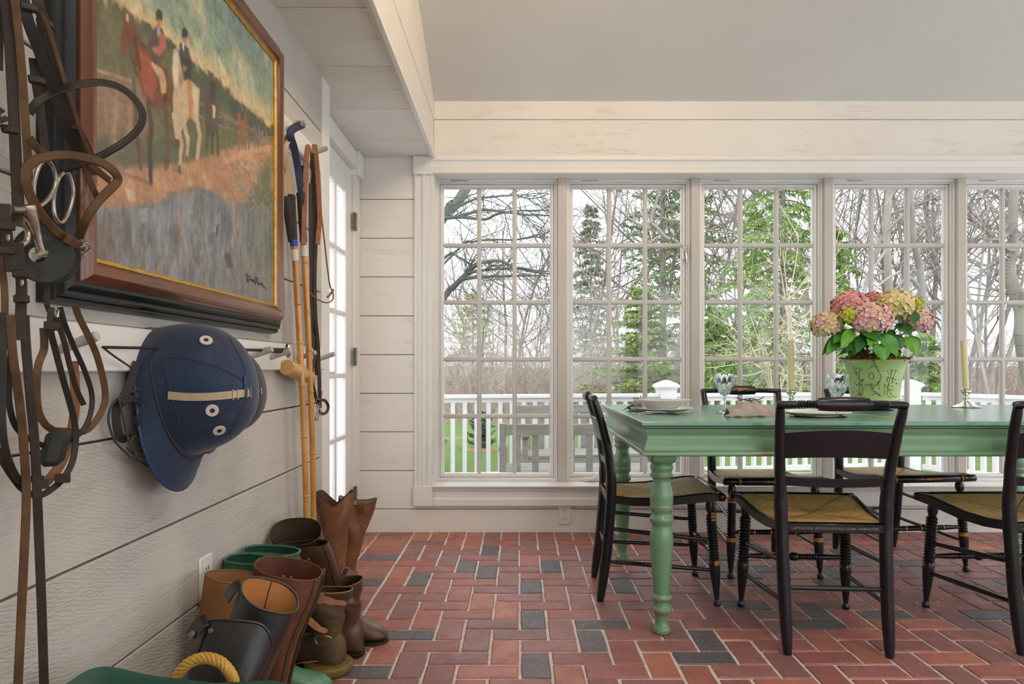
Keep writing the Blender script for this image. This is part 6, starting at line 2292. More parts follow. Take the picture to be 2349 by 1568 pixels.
# ---------------------------------------------------------------- bridles hanging in the left foreground
def z1b(x, y):
    return x / 3.733, y / 3.733
def z2b(x, y):
    return x / 3.733, 360 + y / 3.733
def z3b(x, y):
    return x / 3.408, 740 + y / 3.408
def bs(pts, zf, X, wpx, m, parent, name='strap', th=.0036, tub=False):
    P_ = [zf(*q) for q in pts]
    Xs = X if isinstance(X, (list, tuple)) else [X] * len(P_)
    w3 = [WX(a, b, q) for (a, b), q in zip(P_, Xs)]
    c = cr(w3, 6)
    w = wpx / F * (sum(p.y for p in w3) / len(w3))
    if tub:
        return part(name, MB().tube(c, w / 2, 10), m, parent, 60)
    return part(name, MB().ribbon(c, w, th, CAMN, fixed=True), m, parent, 40)
hook = thing('bridle_hook', 'dark iron hook above the hanging bridles', 'hook', (-.80, 1.06, 1.62))
part('plate', MB().box(XN, -.812, 1.00, 1.12, 1.58, 1.68, .003), M['hinge'], hook)
part('arm', MB().tube(cr([(-.815, 1.05, 1.63), (-.76, 1.05, 1.62), (-.70, 1.06, 1.625), (-.675, 1.06, 1.66)], 5), .009, 10), M['hinge'], hook)
BT = V(-.745, 1.055, 1.633)
LTB = 1
br1 = thing('bridle', 'black leather bridle with snaffle bit and rubber bit guards', 'bridle', (-.76, 1.08, .9), 'bridles hanging in the left foreground')
br2 = thing('bridle', 'brown leather bridle with a looped noseband', 'bridle', (-.74, 1.10, 1.1), 'bridles hanging in the left foreground')
# black bridle: cheek straps
bs([(40, -220), (50, 0), (80, 300), (105, 700), (125, 1100), (145, 1568), (155, 1760)], z1b, -.755, 23, M['lea_dk'], br1, 'cheek_strap')
bs([(0, -150), (20, 0), (5, 300), (0, 600)], z1b, -.775, 12, M['lea_dk'], br1)
bs([(180, -220), (200, 0), (240, 180), (330, 420), (460, 780), (560, 1080), (680, 1310)], z1b, -.745, 24, M['lea_bk'], br1, 'cheek_strap')
bs([(300, -200), (320, 0), (380, 200), (480, 540), (620, 1000), (760, 1310), (800, 1500)], z1b, -.735, 22, M['lea_dk'], br1, 'cheek_strap')
bs([(350, 100), (430, 300), (600, 850), (700, 1150), (770, 1320)], z1b, -.725, 9, M['lea_md'], br1)
bs([(285, 500), (305, 680), (340, 900), (375, 1200), (400, 1330)], z1b, -.765, 18, M['lea_dk'], br1)
bs([(20, 940), (-20, 970), (-10, 1030), (60, 1010)], z1b, -.735, 12, M['lea_bk'], br1)
for q, zf in (((245, 65), z1b), ((385, 205), z1b), ((640, 1090), z1b), ((315, 690), z1b), ((85, 1110), z1b)):
    p = WX(*zf(*q), -.738)
    part('keeper', MB().obox(p, (V(.83, .56, 0), V(-.56, .83, 0), V(-.25, 0, .97)), (.011, .006, .006), .002), M['lea_dk'], br1)
# browband loop sticking out
bs([(250, 975), (310, 880), (420, 810), (600, 740), (850, 705), (1040, 755), (1170, 870), (1222, 985), (1190, 1100), (1060, 1220), (860, 1335), (680, 1410), (540, 1450)], z1b,
   [-.75, -.74, -.73, -.70, -.67, -.65, -.635, -.63, -.635, -.65, -.675, -.70, -.72], 16, M['lea_bk'], br1, 'browband', .006)
bs([(270, 945), (400, 850), (600, 765), (850, 728), (1030, 775), (1150, 885), (1200, 985), (1170, 1095), (1050, 1205), (860, 1318)], z1b,
   [-.745, -.725, -.694, -.664, -.644, -.629, -.624, -.629, -.644, -.67], 2.2, M['lea_md'], br1, 'stitching', .001)
# snaffle bit and guards
def ringpts(zf, pts, X, r, parent, m, name, closed=False):
    c = cr([WX(*zf(*q), X) for q in pts], 6, closed)
    return part(name, MB().tube(c, r, 9, loop=closed), m, parent, 60)
ringpts(z2b, [(395, 25), (455, 90), (480, 200), (440, 320), (350, 415), (300, 380), (290, 250), (330, 90)], -.725, .0031, br1, M['nickel'], 'bit_ring', True)
ringpts(z2b, [(560, 130), (600, 170), (628, 300), (590, 470), (525, 560), (470, 500), (460, 340), (500, 190)], -.728, .0029, br1, M['nickel'], 'bit_ring', True)
ringpts(z2b, [(190, 570), (240, 640), (230, 720), (185, 755)], -.715, .0042, br1, M['nickel'], 'bit_ring')
mp = part('mouthpiece', MB().tube(cr([WX(*z2b(*q), -.71) for q in ((90, 442), (150, 450), (215, 455))], 4), [.0062] * 9, 10), M['nickel'], br1)
part('mouthpiece', MB().tube(cr([WX(*z2b(*q), -.708) for q in ((232, 410), (255, 500), (300, 620), (340, 760), (370, 850))], 4), [.0115, .012, .0115, .011, .0105, .010, .009, .008, .007, .0062, .006, .0056, .0056, .0056, .0056, .0056, .0056], 12), M['nickel'], br1)
part('mouthpiece', MB().tube(cr([WX(*z2b(*q), -.706) for q in ((300, 850), (340, 830), (385, 820))], 4), .0055, 8), M['nickel'], br1)
M['rubber'] = simple('dark_green_rubber', (.020, .024, .020), .75, (.034, .038, .033), 30)
def disc(zx, zy, rx, ry, hx, hy, hr, X, name):
    c = WX(*z2b(zx, zy), X)
    u = V(.83, .56, 0); w = V(0, 0, 1); nn = CAMN
    sc_ = c.y / F / 3.733
    hole = u * ((hx - zx) * sc_) - w * ((hy - zy) * sc_)
    o_, i_ = [], []
    for k in range(36):
        a = 2 * math.pi * k / 36
        o_.append(c + u * (rx * sc_ * math.cos(a)) + w * (ry * sc_ * math.sin(a)))
        i_.append(c + hole + u * (hr * sc_ * math.cos(a)) + w * (hr * sc_ * 1.1 * math.sin(a)))
    e = .0035
    mb = MB()
    rings = [[p - nn * e for p in i_], [p + nn * e for p in i_], [(p - c) * .97 + c + nn * e for p in o_], [p + nn * e * .5 for p in o_], [p - nn * e * .5 for p in o_], [(p - c) * .97 + c - nn * e for p in o_]]
    mb.loft(rings, True, False, False, True)
    return part(name, mb, M['rubber'], br1, 50)
disc(375, 835, 228, 245, 330, 840, 62, -.722, 'bit_guard')
disc(430, 850, 225, 235, 330, 840, 62, -.735, 'bit_guard')
# buckle straps left
bs([(30, 400), (40, 520), (60, 700), (85, 860), (95, 985)], z2b, -.712, 24, M['lea_dk'], br1, 'rein_billet')
bs([(150, 310), (155, 400), (150, 500), (140, 590)], z2b, -.715, 24, M['lea_dk'], br1, 'rein_billet')
bs([(155, 735), (165, 900), (185, 1100), (180, 1300), (175, 1568)], z2b, -.708, 22, M['lea_dk'], br1, 'rein_billet')
bs([(0, 640), (10, 900), (40, 1150), (40, 1568)], z2b, -.722, 14, M['lea_md'], br1, 'rein')
for q in ((60, 800), (175, 1000), (185, 1215), (60, 590)):
    p = WX(*z2b(*q), -.703)
    part('keeper', MB().obox(p, (V(.83, .56, 0), V(-.56, .83, 0), V(0, 0, 1)), (.0095, .005, .0055), .0015), M['lea_dk'], br1)
for q in ((70, 690), (188, 1075)):
    p = WX(*z2b(*q), -.700)
    part('buckle_stud', MB().ell(p, (.0025, .002, .0055), 8, 6), M['nickel'], br1)
# reins: long loops
bs([(190, -60), (205, 200), (240, 600), (275, 1000), (300, 1568), (325, 2200), (345, 2850)], z3b, -.708, 19, M['lea_dk'], br1, 'rein', .004)
bs([(80, -60), (100, 250), (150, 600), (185, 950), (205, 1300), (200, 1568), (170, 2200), (140, 2850)], z3b, -.714, 18, M['lea_md'], br1, 'rein', .004)
bs([(30, -80), (20, 400), (15, 700), (35, 950), (95, 1140), (170, 1240), (260, 1215), (330, 1215)], z3b, -.722, 15, M['lea_bk'], br1, 'rein')
bs([(-40, 960), (10, 1060), (90, 1190), (180, 1300), (290, 1350), (390, 1310), (500, 1210), (570, 1070), (592, 900), (580, 760), (545, 620), (490, 430), (430, 200), (395, 50), (400, -120)], z3b, -.728, 14, M['lea_bk'], br1, 'rein')
bs([(110, 0), (90, 200), (70, 450), (75, 650), (130, 820), (250, 920), (390, 965), (530, 925), (640, 850), (705, 720), (718, 560), (660, 370), (580, 190), (510, 20), (470, -120)], z3b, -.735, 12, M['lea_bk'], br1, 'rein')
p = WX(*z3b(430, 975), -.725)
part('rein_stop', MB().obox(p, (V(.83, .56, 0), V(-.56, .83, 0), V(.2, .1, .97)), (.017, .011, .030), .009), M['rubber'], br1)
for q in ((405, 25), (490, 1215), (320, 1260)):
    p = WX(*z3b(*q), -.722)
    part('keeper', MB().obox(p, (V(.83, .56, 0), V(-.56, .83, 0), V(0, 0, 1)), (.0105, .006, .007), .0015), M['lea_dk'], br1)
# brown bridle
bs([(110, -220), (125, 0), (160, 300), (195, 700), (222, 1100), (235, 1300), (245, 1568), (240, 1640)], z1b, -.738, 17, M['lea_md'], br2, 'cheek_strap')
bs([(250, 1180), (310, 1260), (390, 1320)], z1b, -.715, 19, M['lea_md'], br2)
bs([(640, 745), (560, 690), (450, 610), (350, 490), (265, 340), (220, 200), (230, 100), (300, 30), (420, -5), (600, -15), (850, 40), (975, 125), (1008, 200), (950, 270), (850, 370), (745, 520), (675, 690)], z2b,
   [-.70, -.70, -.70, -.70, -.70, -.70, -.70, -.695, -.685, -.67, -.655, -.645, -.645, -.65, -.665, -.68, -.70], 20, M['lea_md'], br2, 'noseband', .005)
bs([(720, 60), (760, 180), (835, 350)], z2b, -.672, 13, M['lea_md'], br2)
bs([(770, 60), (850, 130), (940, 200)], z2b, -.662, 15, M['lea_md'], br2)
bs([(560, 690), (640, 740), (720, 770)], z2b, -.69, 22, M['lea_md'], br2, 'buckle_tab')
mb = MB()
mb.tube([WX(*z2b(*q), -.682) for q in ((680, 770), (705, 845), (770, 790), (755, 745))], .0022, 6, loop=True)
mb.tube([WX(*z2b(*q), -.682) for q in ((700, 750), (735, 730), (745, 760))], .0022, 6)
part('buckle', mb, M['nickel'], br2)
bs([(340, 40), (345, 200), (300, 330), (285, 520), (310, 720), (400, 830), (520, 845), (650, 850), (740, 780), (815, 640), (818, 500), (765, 280), (700, 120), (620, -40), (590, -130)], z3b, -.742, 15, M['lea_md'], br2, 'rein')
bs([(370, -300), (365, -150), (430, -20), (500, 80)], z3b, -.742, 11, M['lea_dk'], br2, 'rein')
bs([(575, 300), (590, 600), (560, 850), (500, 1050), (420, 1180), (335, 1265)], z3b, -.745, 20, M['lea_br'], br2, 'rein', .004)
bs([(440, -40), (500, 140), (545, 330), (600, 520), (655, 640)], z3b, -.72, 12, M['lea_dk'], br2, 'strap_end')
mb = MB()
mb.tube([WX(*z3b(*q), -.73) for q in ((395, -15), (420, -95), (455, -100), (440, -30))], .0025, 6, loop=True)
part('buckle', mb, M['nickel'], br2)
# wall outlet plates
def outlet(label, c, nrm, u):
    c, nrm, u = Vector(c), Vector(nrm), Vector(u)
    up = V(0, 0, 1)
    t = thing('wall_outlet', label, 'outlet', tuple(c), 'white power outlets')
    pl_ = part('cover_plate', MB().obox(c + nrm * .003, (u, up, nrm), (.0375, .0595, .0035), .003), M['plastic'], t)
    for s in (-1, 1):
        r = part('receptacle', MB().lathe([(.0172, 0), (.0172, .0022), (.001, .0022)], 20, c + nrm * .006 + up * (.0235 * s), nrm.to_track_quat('Z', 'Y').to_matrix()), M['plastic'], pl_)
        mb = MB()
        q = c + nrm * .0085 + up * (.0235 * s)
        mb.obox(q + u * .0062 + up * .003, (u, up, nrm), (.0011, .0042, .0006))
        mb.obox(q - u * .0062 + up * .003, (u, up, nrm), (.0011, .0036, .0006))
        mb.obox(q - up * .0075, (u, up, nrm), (.0024, .0024, .0006))
        part('slot', mb, M['slot'], pl_)
    return t
outlet('white outlet on the left wall behind the boots', (XN, 1.835, .405), (1, 0, 0), (0, 1, 0))
outlet('white outlet below the first two windows', ((1295 - CX) / F * YW, YW - .001, EYE + (CY - 1179) / F * YW), (0, -1, 0), (1, 0, 0))
t = thing('wall_outlet', 'plain cream cover plate behind the far right chairs', 'outlet', ((2224 - CX) / F * YW, YW, .08), 'white power outlets')
part('cover_plate', MB().obox(((2224 - CX) / F * YW, YW - .004, EYE + (CY - 1190) / F * YW), ((1, 0, 0), (0, 0, 1), (0, 1, 0)), (.038, .03, .004), .002), M['trim'], t)
# ================================================================== BOOTS ALONG THE LEFT WALL
def leather2(name, a, b, c, rough=.45, scale=9, coat=.15):
    t = NT(name)
    v = t.coord('Object', (1, 1, 1), 5)
    n1 = t.noise(v, scale, 5, .65)
    n2 = t.noise(v, scale * 5, 4, .6)
    col = t.ramp(n1, [(.30, a), (.52, b), (.72, c)])
    col = t.mix(t.math('MULTIPLY', t.ramp(n2, [(.55, (0, 0, 0)), (.75, (1, 1, 1))]), .25), col, c)
    t.bsdf(Base_Color=col, Roughness=t.ramp(n1, [(.3, (rough,) * 3), (.7, (rough + .2,) * 3)]), Coat_Weight=coat, Coat_Roughness=.3, Normal=t.bump(t.math('ADD', n2, n1), .2, .004))
    return t.m
M['cowboy'] = leather2('red_brown_leather', (.13, .045, .018), (.20, .075, .03), (.27, .12, .055))
M['field'] = leather2('dark_brown_leather', (.055, .026, .014), (.09, .042, .022), (.15, .075, .04), .36, 7, .3)
M['zipb'] = leather2('chestnut_leather', (.11, .032, .013), (.16, .05, .02), (.23, .09, .04), .5)
M['suede'] = leather2('tan_suede', (.20, .085, .028), (.28, .125, .042), (.34, .17, .065), .75, 7, 0)
M['blackb'] = leather2('polished_black_leather', (.010, .010, .011), (.015, .015, .016), (.024, .023, .024), .26, 6, .5)
M['worn'] = M['worn']
M['paddock'] = leather2('dusty_brown_leather', (.045, .030, .014), (.085, .055, .024), (.17, .10, .042), .6, 10, 0)
M['rubgreen'] = simple('green_rubber', (.025, .115, .062), .38, (.035, .14, .078), 6)
M['rubgreen_lit'] = simple('green_rubber_lit', (.10, .24, .15), .34, (.13, .29, .19), 6)  # the boots' green lightened to paint in strong light on their feet
M['tanlin'] = simple('tan_leather_lining', (.46, .185, .045), .5, (.54, .235, .07), 12)
M['darklin'] = simple('dark_red_lining', (.10, .028, .012), .6, (.16, .05, .022), 12)
M['creamlin'] = simple('cream_lining', (.48, .40, .27), .7)
M['brownlin'] = simple('brown_lining', (.06, .035, .022), .6, (.09, .055, .035), 15)
M['grlin'] = simple('green_lining', (.008, .06, .035), .6)
M['sole'] = simple('dark_sole', (.022, .018, .014), .6)
M['wornsole'] = simple('yellow_worn_sole', (.22, .15, .03), .7, (.10, .075, .02), 20)
M['zip'] = simple('brass_zip', (.16, .12, .05), .4, (.10, .07, .03), 90, metal=.6)

def boot(name, label, ankle, yaw, top, ta, tb, trot, mats, rimf=None, foot=.20, group=None, mid=None, n=40, lin_depth=.55, sole=True, toe=.045, rim_r=.0022, foot_mat=None):
    """ankle (x,y) on the floor, toe direction yaw, top = centre of the opening, ta/tb = half axes of opening, trot = its turn"""
    mo, ml, mr = mats
    t = thing(name, label, 'boot', (ankle[0], ankle[1], 0), group)
    A = V(ankle[0], ankle[1], .085)
    T = Vector(top)
    axis = (T - A).normalized()
    fw = V(math.cos(yaw), math.sin(yaw), 0)
    sd = V(-fw.y, fw.x, 0)
    rings, inner = [], []
    m = 16
    for j in range(m + 1):
        q = j / m
        c = A.lerp(T, q)
        if mid is not None:
            c = c + Vector(mid) * math.sin(math.pi * q)
        a0 = interp([(0, .050), (.12, .047), (.35, .053), (.7, .058), (1, 0)], q) if q < .7 else 0
        wq = ss_(q, .35, 1.0)
        la = lerp(interp([(0, .052), (.15, .047), (.45, .056), (1, .06)], q), ta, wq)
        lb = lerp(interp([(0, .040), (.15, .038), (.45, .050), (1, .055)], q), tb, wq)
        an = lerp(yaw, trot, wq)
        u = V(math.cos(an), math.sin(an), 0)
        u = (u - axis * (u.dot(axis) * wq * .55)).normalized()
        v = V(-math.sin(an), math.cos(an), 0)
        v = (v - axis * (v.dot(axis) * wq * .55)).normalized()
        ring, rin = [], []
        for k in range(n):
            a = 2 * math.pi * k / n
            ca, sa = math.cos(a), math.sin(a)
            e = .82
            p = c + u * (la * math.copysign(abs(ca) ** e, ca)) + v * (lb * math.copysign(abs(sa) ** e, sa))
            if rimf is not None:
                p = p + axis * (rimf(a) * ss_(q, .45, 1.0))
            ring.append(p)
            rin.append(c + (p - c) * .955)
        rings.append(ring)
        inner.append(rin)
    sh = part('shaft', MB().loft(rings, True, True, False), mo, t, 70)
    js = int(m * (1 - lin_depth))
    part('lining', MB().loft(inner[js:], True, True, False), ml, t, 70)
    part('rim', MB().tube([(a + b) / 2 for a, b in zip(rings[-1], inner[-1])], rim_r, 6, loop=True), mr, sh, 70)
    # foot
    fr_ = []
    s_ = foot / .20
    for x, w, h, b in ((-.062, .018, .080, .014), (-.056, .033, .118, .008), (-.03, .041, .135, .006), (.012, .043, .135, .006), (.05, .042, .112, .006), (.085, .043, .086, .006), (.125, .045, .066, .006), (.165, .043, .055, .007), (.195, .034, toe + .003, .010), (.212, .020, toe * .8, .014), (.219, .006, toe * .6, .020)):
        c = V(ankle[0], ankle[1], 0) + fw * (x * s_)
        ring = []
        for k in range(16):
            a = 2 * math.pi * k / 16
            ca, sa = math.cos(a), math.sin(a)
            z = b + (h - b) * (.5 + .5 * sa)
            wd = w * (abs(ca) ** .75) * (1.0 if sa < .2 else 1 - .28 * max(0, sa - .2) * (1 if h > .09 else .4))
            ring.append(c + sd * math.copysign(wd, ca) + V(0, 0, z))
        fr_.append(ring)
    ft = part('foot', MB().loft(fr_), foot_mat or mo, t, 60)
    if sole:
        out = [(-.066, .012), (-.058, .033), (-.02, .040), (.03, .037), (.08, .041), (.13, .048), (.17, .046), (.20, .036), (.219, .020), (.227, .004)]
        ring = [V(ankle[0], ankle[1], 0) + fw * (x * s_) + sd * w for x, w in out] + [V(ankle[0], ankle[1], 0) + fw * (x * s_) - sd * w for x, w in out[::-1]]
        so = part('sole', MB().prism([p + V(0, 0, .0) + V(0, 0, .002) for p in ring], (0, 0, .008)), M['sole'], t, 30)
        hr = [p for p in ring if (p - V(ankle[0], ankle[1], 0)).dot(fw) < .0]
        part('heel', MB().prism([p for p in hr], (0, 0, .012)), M['sole'], t, 30)
    return t, sh, rings, ft
def ss_(x, a, b):
    t = min(1, max(0, (x - a) / (b - a)))
    return t * t * (3 - 2 * t)
PR = 'boots lined up along the plank wall'
# cowboy boots (far end)
def vnotch(c0, dep, wid=.5):
    def f(a):
        z = 0
        for c in (c0, c0 + math.pi):
            d = abs((a - c + math.pi) % (2 * math.pi) - math.pi)
            z -= dep * max(0, 1 - d / wid) ** 1.2
        return z
    return f
def scal(a0, amp, dip):
    def f(a):
        return amp * math.cos(2 * (a - a0)) - dip * max(0, 1 - abs((a - a0 - math.pi / 2 + math.pi) % (2 * math.pi) - math.pi) / .5)
    return f
boot('cowboy_boot', 'red-brown cowboy boot with a deep V notch beside the door', (-.750, 2.86), math.radians(-95), (-.746, 2.85, .452), .076, .046, math.radians(4), (M['cowboy'], M['cowboy'], M['sole']), vnotch(-math.pi / 2, .055, .85), group=PR, foot=.14)
cb, csh, crings, _ = boot('cowboy_boot', 'red-brown cowboy boot with cream lining leaning away from the wall', (-.735, 2.985), math.radians(100), (-.682, 2.965, .392), .080, .052, math.radians(8), (M['cowboy'], M['creamlin'], M['sole']), lambda a: .012 * math.cos(2 * a) + .004, group=PR)
part('pull_strap', MB().ribbon(cr([crings[-3][31] + V(0, -.004, 0), crings[-1][31] + V(.002, -.006, .012), crings[-1][31] + V(.004, .012, .010), crings[-3][31] + V(.002, .014, 0)], 4), .030, .003, (0, -1, .2)), M['cowboy'], csh)
part('pull_strap', MB().ribbon(cr([crings[-4][12] + V(0, -.006, 0), crings[-1][12] + V(0, -.004, .012), crings[-1][12] + V(0, .008, .008)], 4), .034, .003, (0, -1, .2)), M['web'], csh, label='black pull strap')
part('side_seam', MB().tube([r[30] for r in crings[3:]], .0022, 6), M['cowboy'], csh)
# tall brown field boots leaning towards the wall
boot('riding_boot', 'tall brown riding boot with dark opening, next to the mallets', (-.705, 2.46), math.radians(88), (-.728, 2.29, .420), .082, .064, math.radians(8), (M['field'], M['brownlin'], M['sole']), lambda a: .022 * math.cos(a - 1.8), group=PR, foot=.14)
rt_, rsh, rr_, _ = boot('riding_boot', 'tall smooth brown riding boot whose toe points into the room', (-.615, 2.46), math.radians(-8), (-.682, 2.21, .398), .078, .050, math.radians(8), (M['field'], M['brownlin'], M['sole']), lambda a: .022 * math.cos(a + 1.9), foot=.145, group=PR)
part('spur_rest', MB().tube([r[2] for r in rr_[2:]], .0028, 6), M['field'], rsh)
part('back_seam', MB().tube([r[36] for r in rr_[2:]], .0022, 6), M['lea_dk'], rsh)
# spur on the far boot
sp = thing('spur', 'small blue-grey metal spur behind the tall brown boots', 'spur', tuple(P(800, 1320, 2.62)))
a, b = P(786, 1322, 2.60), P(797, 1302, 2.60)
part('spur_arm', MB().tube([P(778, 1312, 2.62), a, b], [.008, .010, .007], 8), simple('blue_steel', (.10, .11, .16), .35, metal=.7), sp)
part('spur_cup', MB().obox(P(798, 1335, 2.62), ((.9, .3, 0), (-.3, .9, 0), (0, 0, 1)), (.016, .014, .014), .004), bpy.data.materials['blue_steel'], sp)
part('spur_foot', MB().box(P(798, 1335, 2.62).x - .008, P(798, 1335, 2.62).x + .008, 2.612, 2.628, 0, P(798, 1335, 2.62).z), bpy.data.materials['blue_steel'], sp)
# green rubber boots
for (an, tp, lab) in (((-.770, 2.052), (-.728, 2.06, .418), 'green rubber boot standing against the wall, farther of the pair'), ((-.764, 1.952), (-.735, 1.955, .422), 'green rubber boot standing against the wall, nearer of the pair')):
    g, gs, gr, gf = boot('rubber_boot', lab, an, math.radians(4), tp, .083, .058, 0, (M['rubgreen'], M['grlin'], M['rubgreen']), None, group=PR, rim_r=.0042, foot=.20, foot_mat=M['rubgreen_lit'])
    part('rim_band', MB().tube([p for p in gr[-2]], .0030, 6, loop=True), M['rubgreen'], gs)
# chestnut zip boot
zt, zsh, zr, _ = boot('zip_boot', 'chestnut zip boot standing open in front of the green boots', (-.655, 1.83), math.radians(-12), (-.606, 1.845, .428), .088, .066, math.radians(5), (M['zipb'], M['darklin'], M['zipb']), lambda a: .016 * math.cos(a - 2.6), group=PR)
part('zip', MB().ribbon([r[37] + V(.002, -.002, 0) for r in zr[1:]], .012, .003, (.6, -.8, 0)), M['zip'], zsh)
part('zip_flap', MB().ribbon([r[0] + V(.004, .002, 0) for r in zr[1:]], .010, .003, (.9, -.4, 0)), M['lea_dk'], zsh)
tears = MB()
for k in (0, 1, 2, 8, 30, 31):
    p = zr[-1][k]
    tears.tube([p, p + V(.004, -.003, .009), p + V(.009, -.002, .004)], [.002, .0014, .0006], 5)
part('frayed_edge', tears, M['lea_tan'], zsh)
# tan suede boot
boot('suede_boot', 'tan suede boot leaning flat against the wall over the outlet', (-.745, 1.70), math.radians(-10), (-.712, 1.755, .432), .072, .040, math.radians(40), (M['suede'], M['suede'], M['lea_br']), lambda a: .014 * math.cos(a - 2.4), group=PR)
# black boots
bt1, bs1, br1_, _ = boot('riding_boot', 'black riding boot with bright tan lining', (-.665, 1.545), math.radians(-14), (-.574, 1.615, .432), .070, .060, math.radians(20), (M['blackb'], M['tanlin'], M['blackb']), lambda a: .018 * math.cos(a - 2.0) - .012 * math.cos(a + .4), group=PR, rim_r=.003, mid=(-.006, 0, 0))
part('lining_seam', MB().tube([lerp(r[10], sum(r, V(0, 0, 0)) / len(r), .06) for r in br1_[8:]], .0012, 5), M['lea_dk'], bs1)
part('pull_tab', MB().ribbon(cr([br1_[-1][20] + V(0, 0, .002), br1_[-1][20] + V(-.014, -.006, -.006), br1_[-2][20] + V(-.022, -.006, -.006)], 4), .036, .004, (-.5, -.6, .6)), M['blackb'], bs1)
bt2, bs2, br2_, _ = boot('riding_boot', 'black riding boot with snap tab, nearest the camera', (-.668, 1.375), math.radians(-14), (-.578, 1.470, .418), .074, .026, math.radians(14), (M['blackb'], M['tanlin'], M['blackb']), lambda a: -.045 * max(0, math.cos(a)) ** 3 + .012 * math.cos(a + 1.6), group=PR, rim_r=.003, mid=(-.004, 0, 0))
part('pull_tab', MB().ribbon(cr([br2_[-1][21] + V(0, 0, .002), br2_[-1][21] + V(-.012, -.008, -.004), br2_[-2][21] + V(-.018, -.012, -.004)], 4), .034, .005, (-.4, -.7, .6)), M['blackb'], bs2)
p = br2_[-2][22] + V(-.018, -.014, .0)
part('snap', MB().lathe([(.0075, 0), (.007, .002), (.001, .003)], 14, p, V(-.4, -.8, .4).to_track_quat('Z', 'Y').to_matrix()), M['hinge'], bs2)
part('snap', MB().lathe([(.006, 0), (.0055, .002), (.001, .003)], 14, br2_[-2][25] + V(.0, -.003, .002), V(0, -1, .2).to_track_quat('Z', 'Y').to_matrix()), M['hinge'], bs2)
part('side_seam', MB().tube([r[29] + V(0, -.0005, 0) for r in br2_[3:]], .0014, 5), M['slot'], bs2)
part('back_strap', MB().ribbon([r[22] + V(-.001, -.001, 0) for r in br2_[3:]], .014, .002, (-.6, -.8, 0)), M['blackb'], bs2)
# worn brown paddock boots
pt1, ps1, pr1, pf1 = boot('paddock_boot', 'worn dusty brown ankle boot with torn straps', (-.610, 2.215), math.radians(158), (-.600, 2.20, .258), .078, .060, math.radians(-5), (M['paddock'], M['brownlin'], M['lea_tan']), lambda a: .012 * math.cos(a + 1.2), group=PR, lin_depth=.4, toe=.05)
part('torn_strap', MB().ribbon(cr([P(684, 1362, 2.13), P(700, 1372, 2.10), P(730, 1372, 2.09), P(762, 1380, 2.10), P(795, 1384, 2.13)], 5), [.045] * 4 + [.038] * 4 + [.032] * 4 + [.022] * 4 + [.016] * 4 + [.008], .004, (.2, -1, .25)), M['lea_br'], ps1)
part('torn_strap', MB().ribbon(cr([P(680, 1390, 2.11), P(705, 1418, 2.09), P(730, 1440, 2.10), P(750, 1448, 2.12)], 5), [.018] * 5 + [.020] * 5 + [.016] * 5 + [.008], .004, (.3, -1, .2)), M['lea_tan'], ps1)
part('wire_ring', MB().tube(cr([P(723, 1462, 2.115), P(733, 1458, 2.112), P(752, 1459, 2.112), P(760, 1464, 2.115), P(752, 1472, 2.115), P(740, 1477, 2.112), P(727, 1476, 2.115)], 4, True), .0016, 6, loop=True), M['nickel'], ps1)
part('worn_welt', MB().lathe([(.072, .006), (.076, .012), (.076, .026), (.070, .032)], 24, (-.598, 2.205, 0), Matrix.Scale(1.0, 3)), M['wornsole'], pt1)
part('stitch_line', MB().tube(cr([P(665, 1528, 2.14), P(690, 1520, 2.12), P(728, 1516, 2.12)], 5), .0016, 5), M['lea_tan'], ps1)
boot('paddock_boot', 'brown ankle boot half hidden behind the worn one', (-.580, 2.335), math.radians(176), (-.575, 2.31, .250), .060, .050, math.radians(0), (M['field'], M['brownlin'], M['lea_br']), lambda a: .010 * math.cos(a), group=PR, lin_depth=.4)
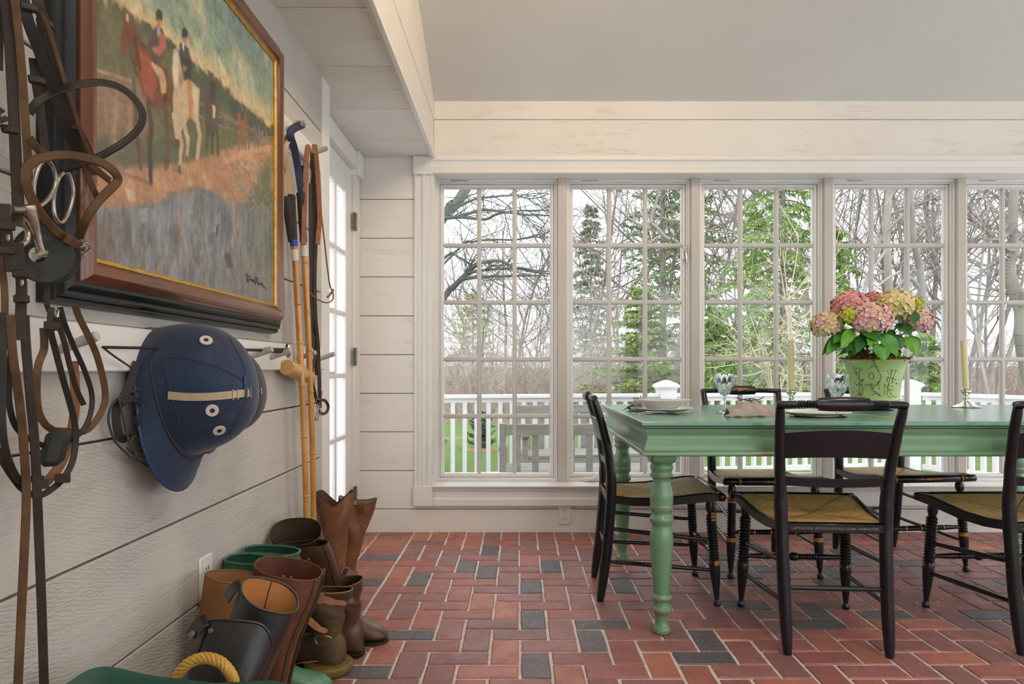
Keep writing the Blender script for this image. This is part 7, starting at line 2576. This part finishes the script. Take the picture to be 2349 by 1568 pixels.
# green tote with rope handles at the very front
def tote_mat():
    t = NT('dark_green_felt')
    v = t.coord('Object')
    col = t.ramp(t.noise(v, 14, 4), [(.35, (.008, .060, .038)), (.65, (.014, .085, .052))])
    t.bsdf(Base_Color=col, Roughness=.9, Sheen_Weight=.4, Normal=t.bump(t.noise(v, 500, 4), .5, .003))
    return t.m
M['tote'] = tote_mat()
tt = thing('tote_bag', 'dark green felt bag with twisted rope handles', 'bag', (-.55, 1.13, 0))
rings = []
for z, gx, gy, dz in ((0.0, .0, .0, 0), (.15, .008, .012, 0), (.30, .012, .016, 0), (.395, .008, .008, 0), (.405, .0, 0, 0), (.395, -.012, -.012, 0), (.30, -.012, -.012, 0)):
    ring = []
    for k in range(40):
        a = 2 * math.pi * k / 40
        ca, sa = math.cos(a), math.sin(a)
        hx, hy = .195 + gx, .115 + gy
        x = -.535 + hx * math.copysign(abs(ca) ** .35, ca)
        y = 1.115 + hy * math.copysign(abs(sa) ** .45, sa)
        zz2 = z
        if z > .28:
            zz2 += .040 * max(0, (-.60 - x) / .13) + .004 * math.sin(x * 40) - .010 * max(0, (x + .45) / .1)
        ring.append(V(x, y, zz2))
    rings.append(ring)
part('body', MB().loft(rings, True, True, True), M['tote'], tt, 60)
def rope_mat():
    t = NT('yellow_twisted_rope')
    v = t.coord('Object')
    t.bsdf(Base_Color=t.ramp(t.noise(v, 60, 4), [(.3, (.48, .24, .03)), (.7, (.68, .40, .08))]), Roughness=.45)
    return t.m
M['rope'] = rope_mat()
def rope(c, rx, rz, yoff, name):
    path = [V(c[0] + rx * math.cos(a), c[1] + yoff * math.sin(a), c[2] + rz * math.sin(a)) for a in [math.pi * (1.16 - 1.32 * k / 80) for k in range(81)]]
    mb = MB()
    fr_ = mb.frames(path, (0, 1, 0))
    core = MB()
    for s_ in range(5):
        pts = []
        for i, p in enumerate(path):
            a = 2 * math.pi * s_ / 5 + i * .42
            pts.append(p + (fr_[i][1] * math.cos(a) + fr_[i][2] * math.sin(a)) * .0062)
        core.tube(pts, .0050, 7)
    return part(name, core, M['rope'], tt, 70)
c = P(485, 1572, 1.30)
rope((c.x, 1.265, c.z), .0575, .062, .01, 'rope_handle')
rope((c.x, .955, c.z), .0575, .062, -.03, 'rope_handle')
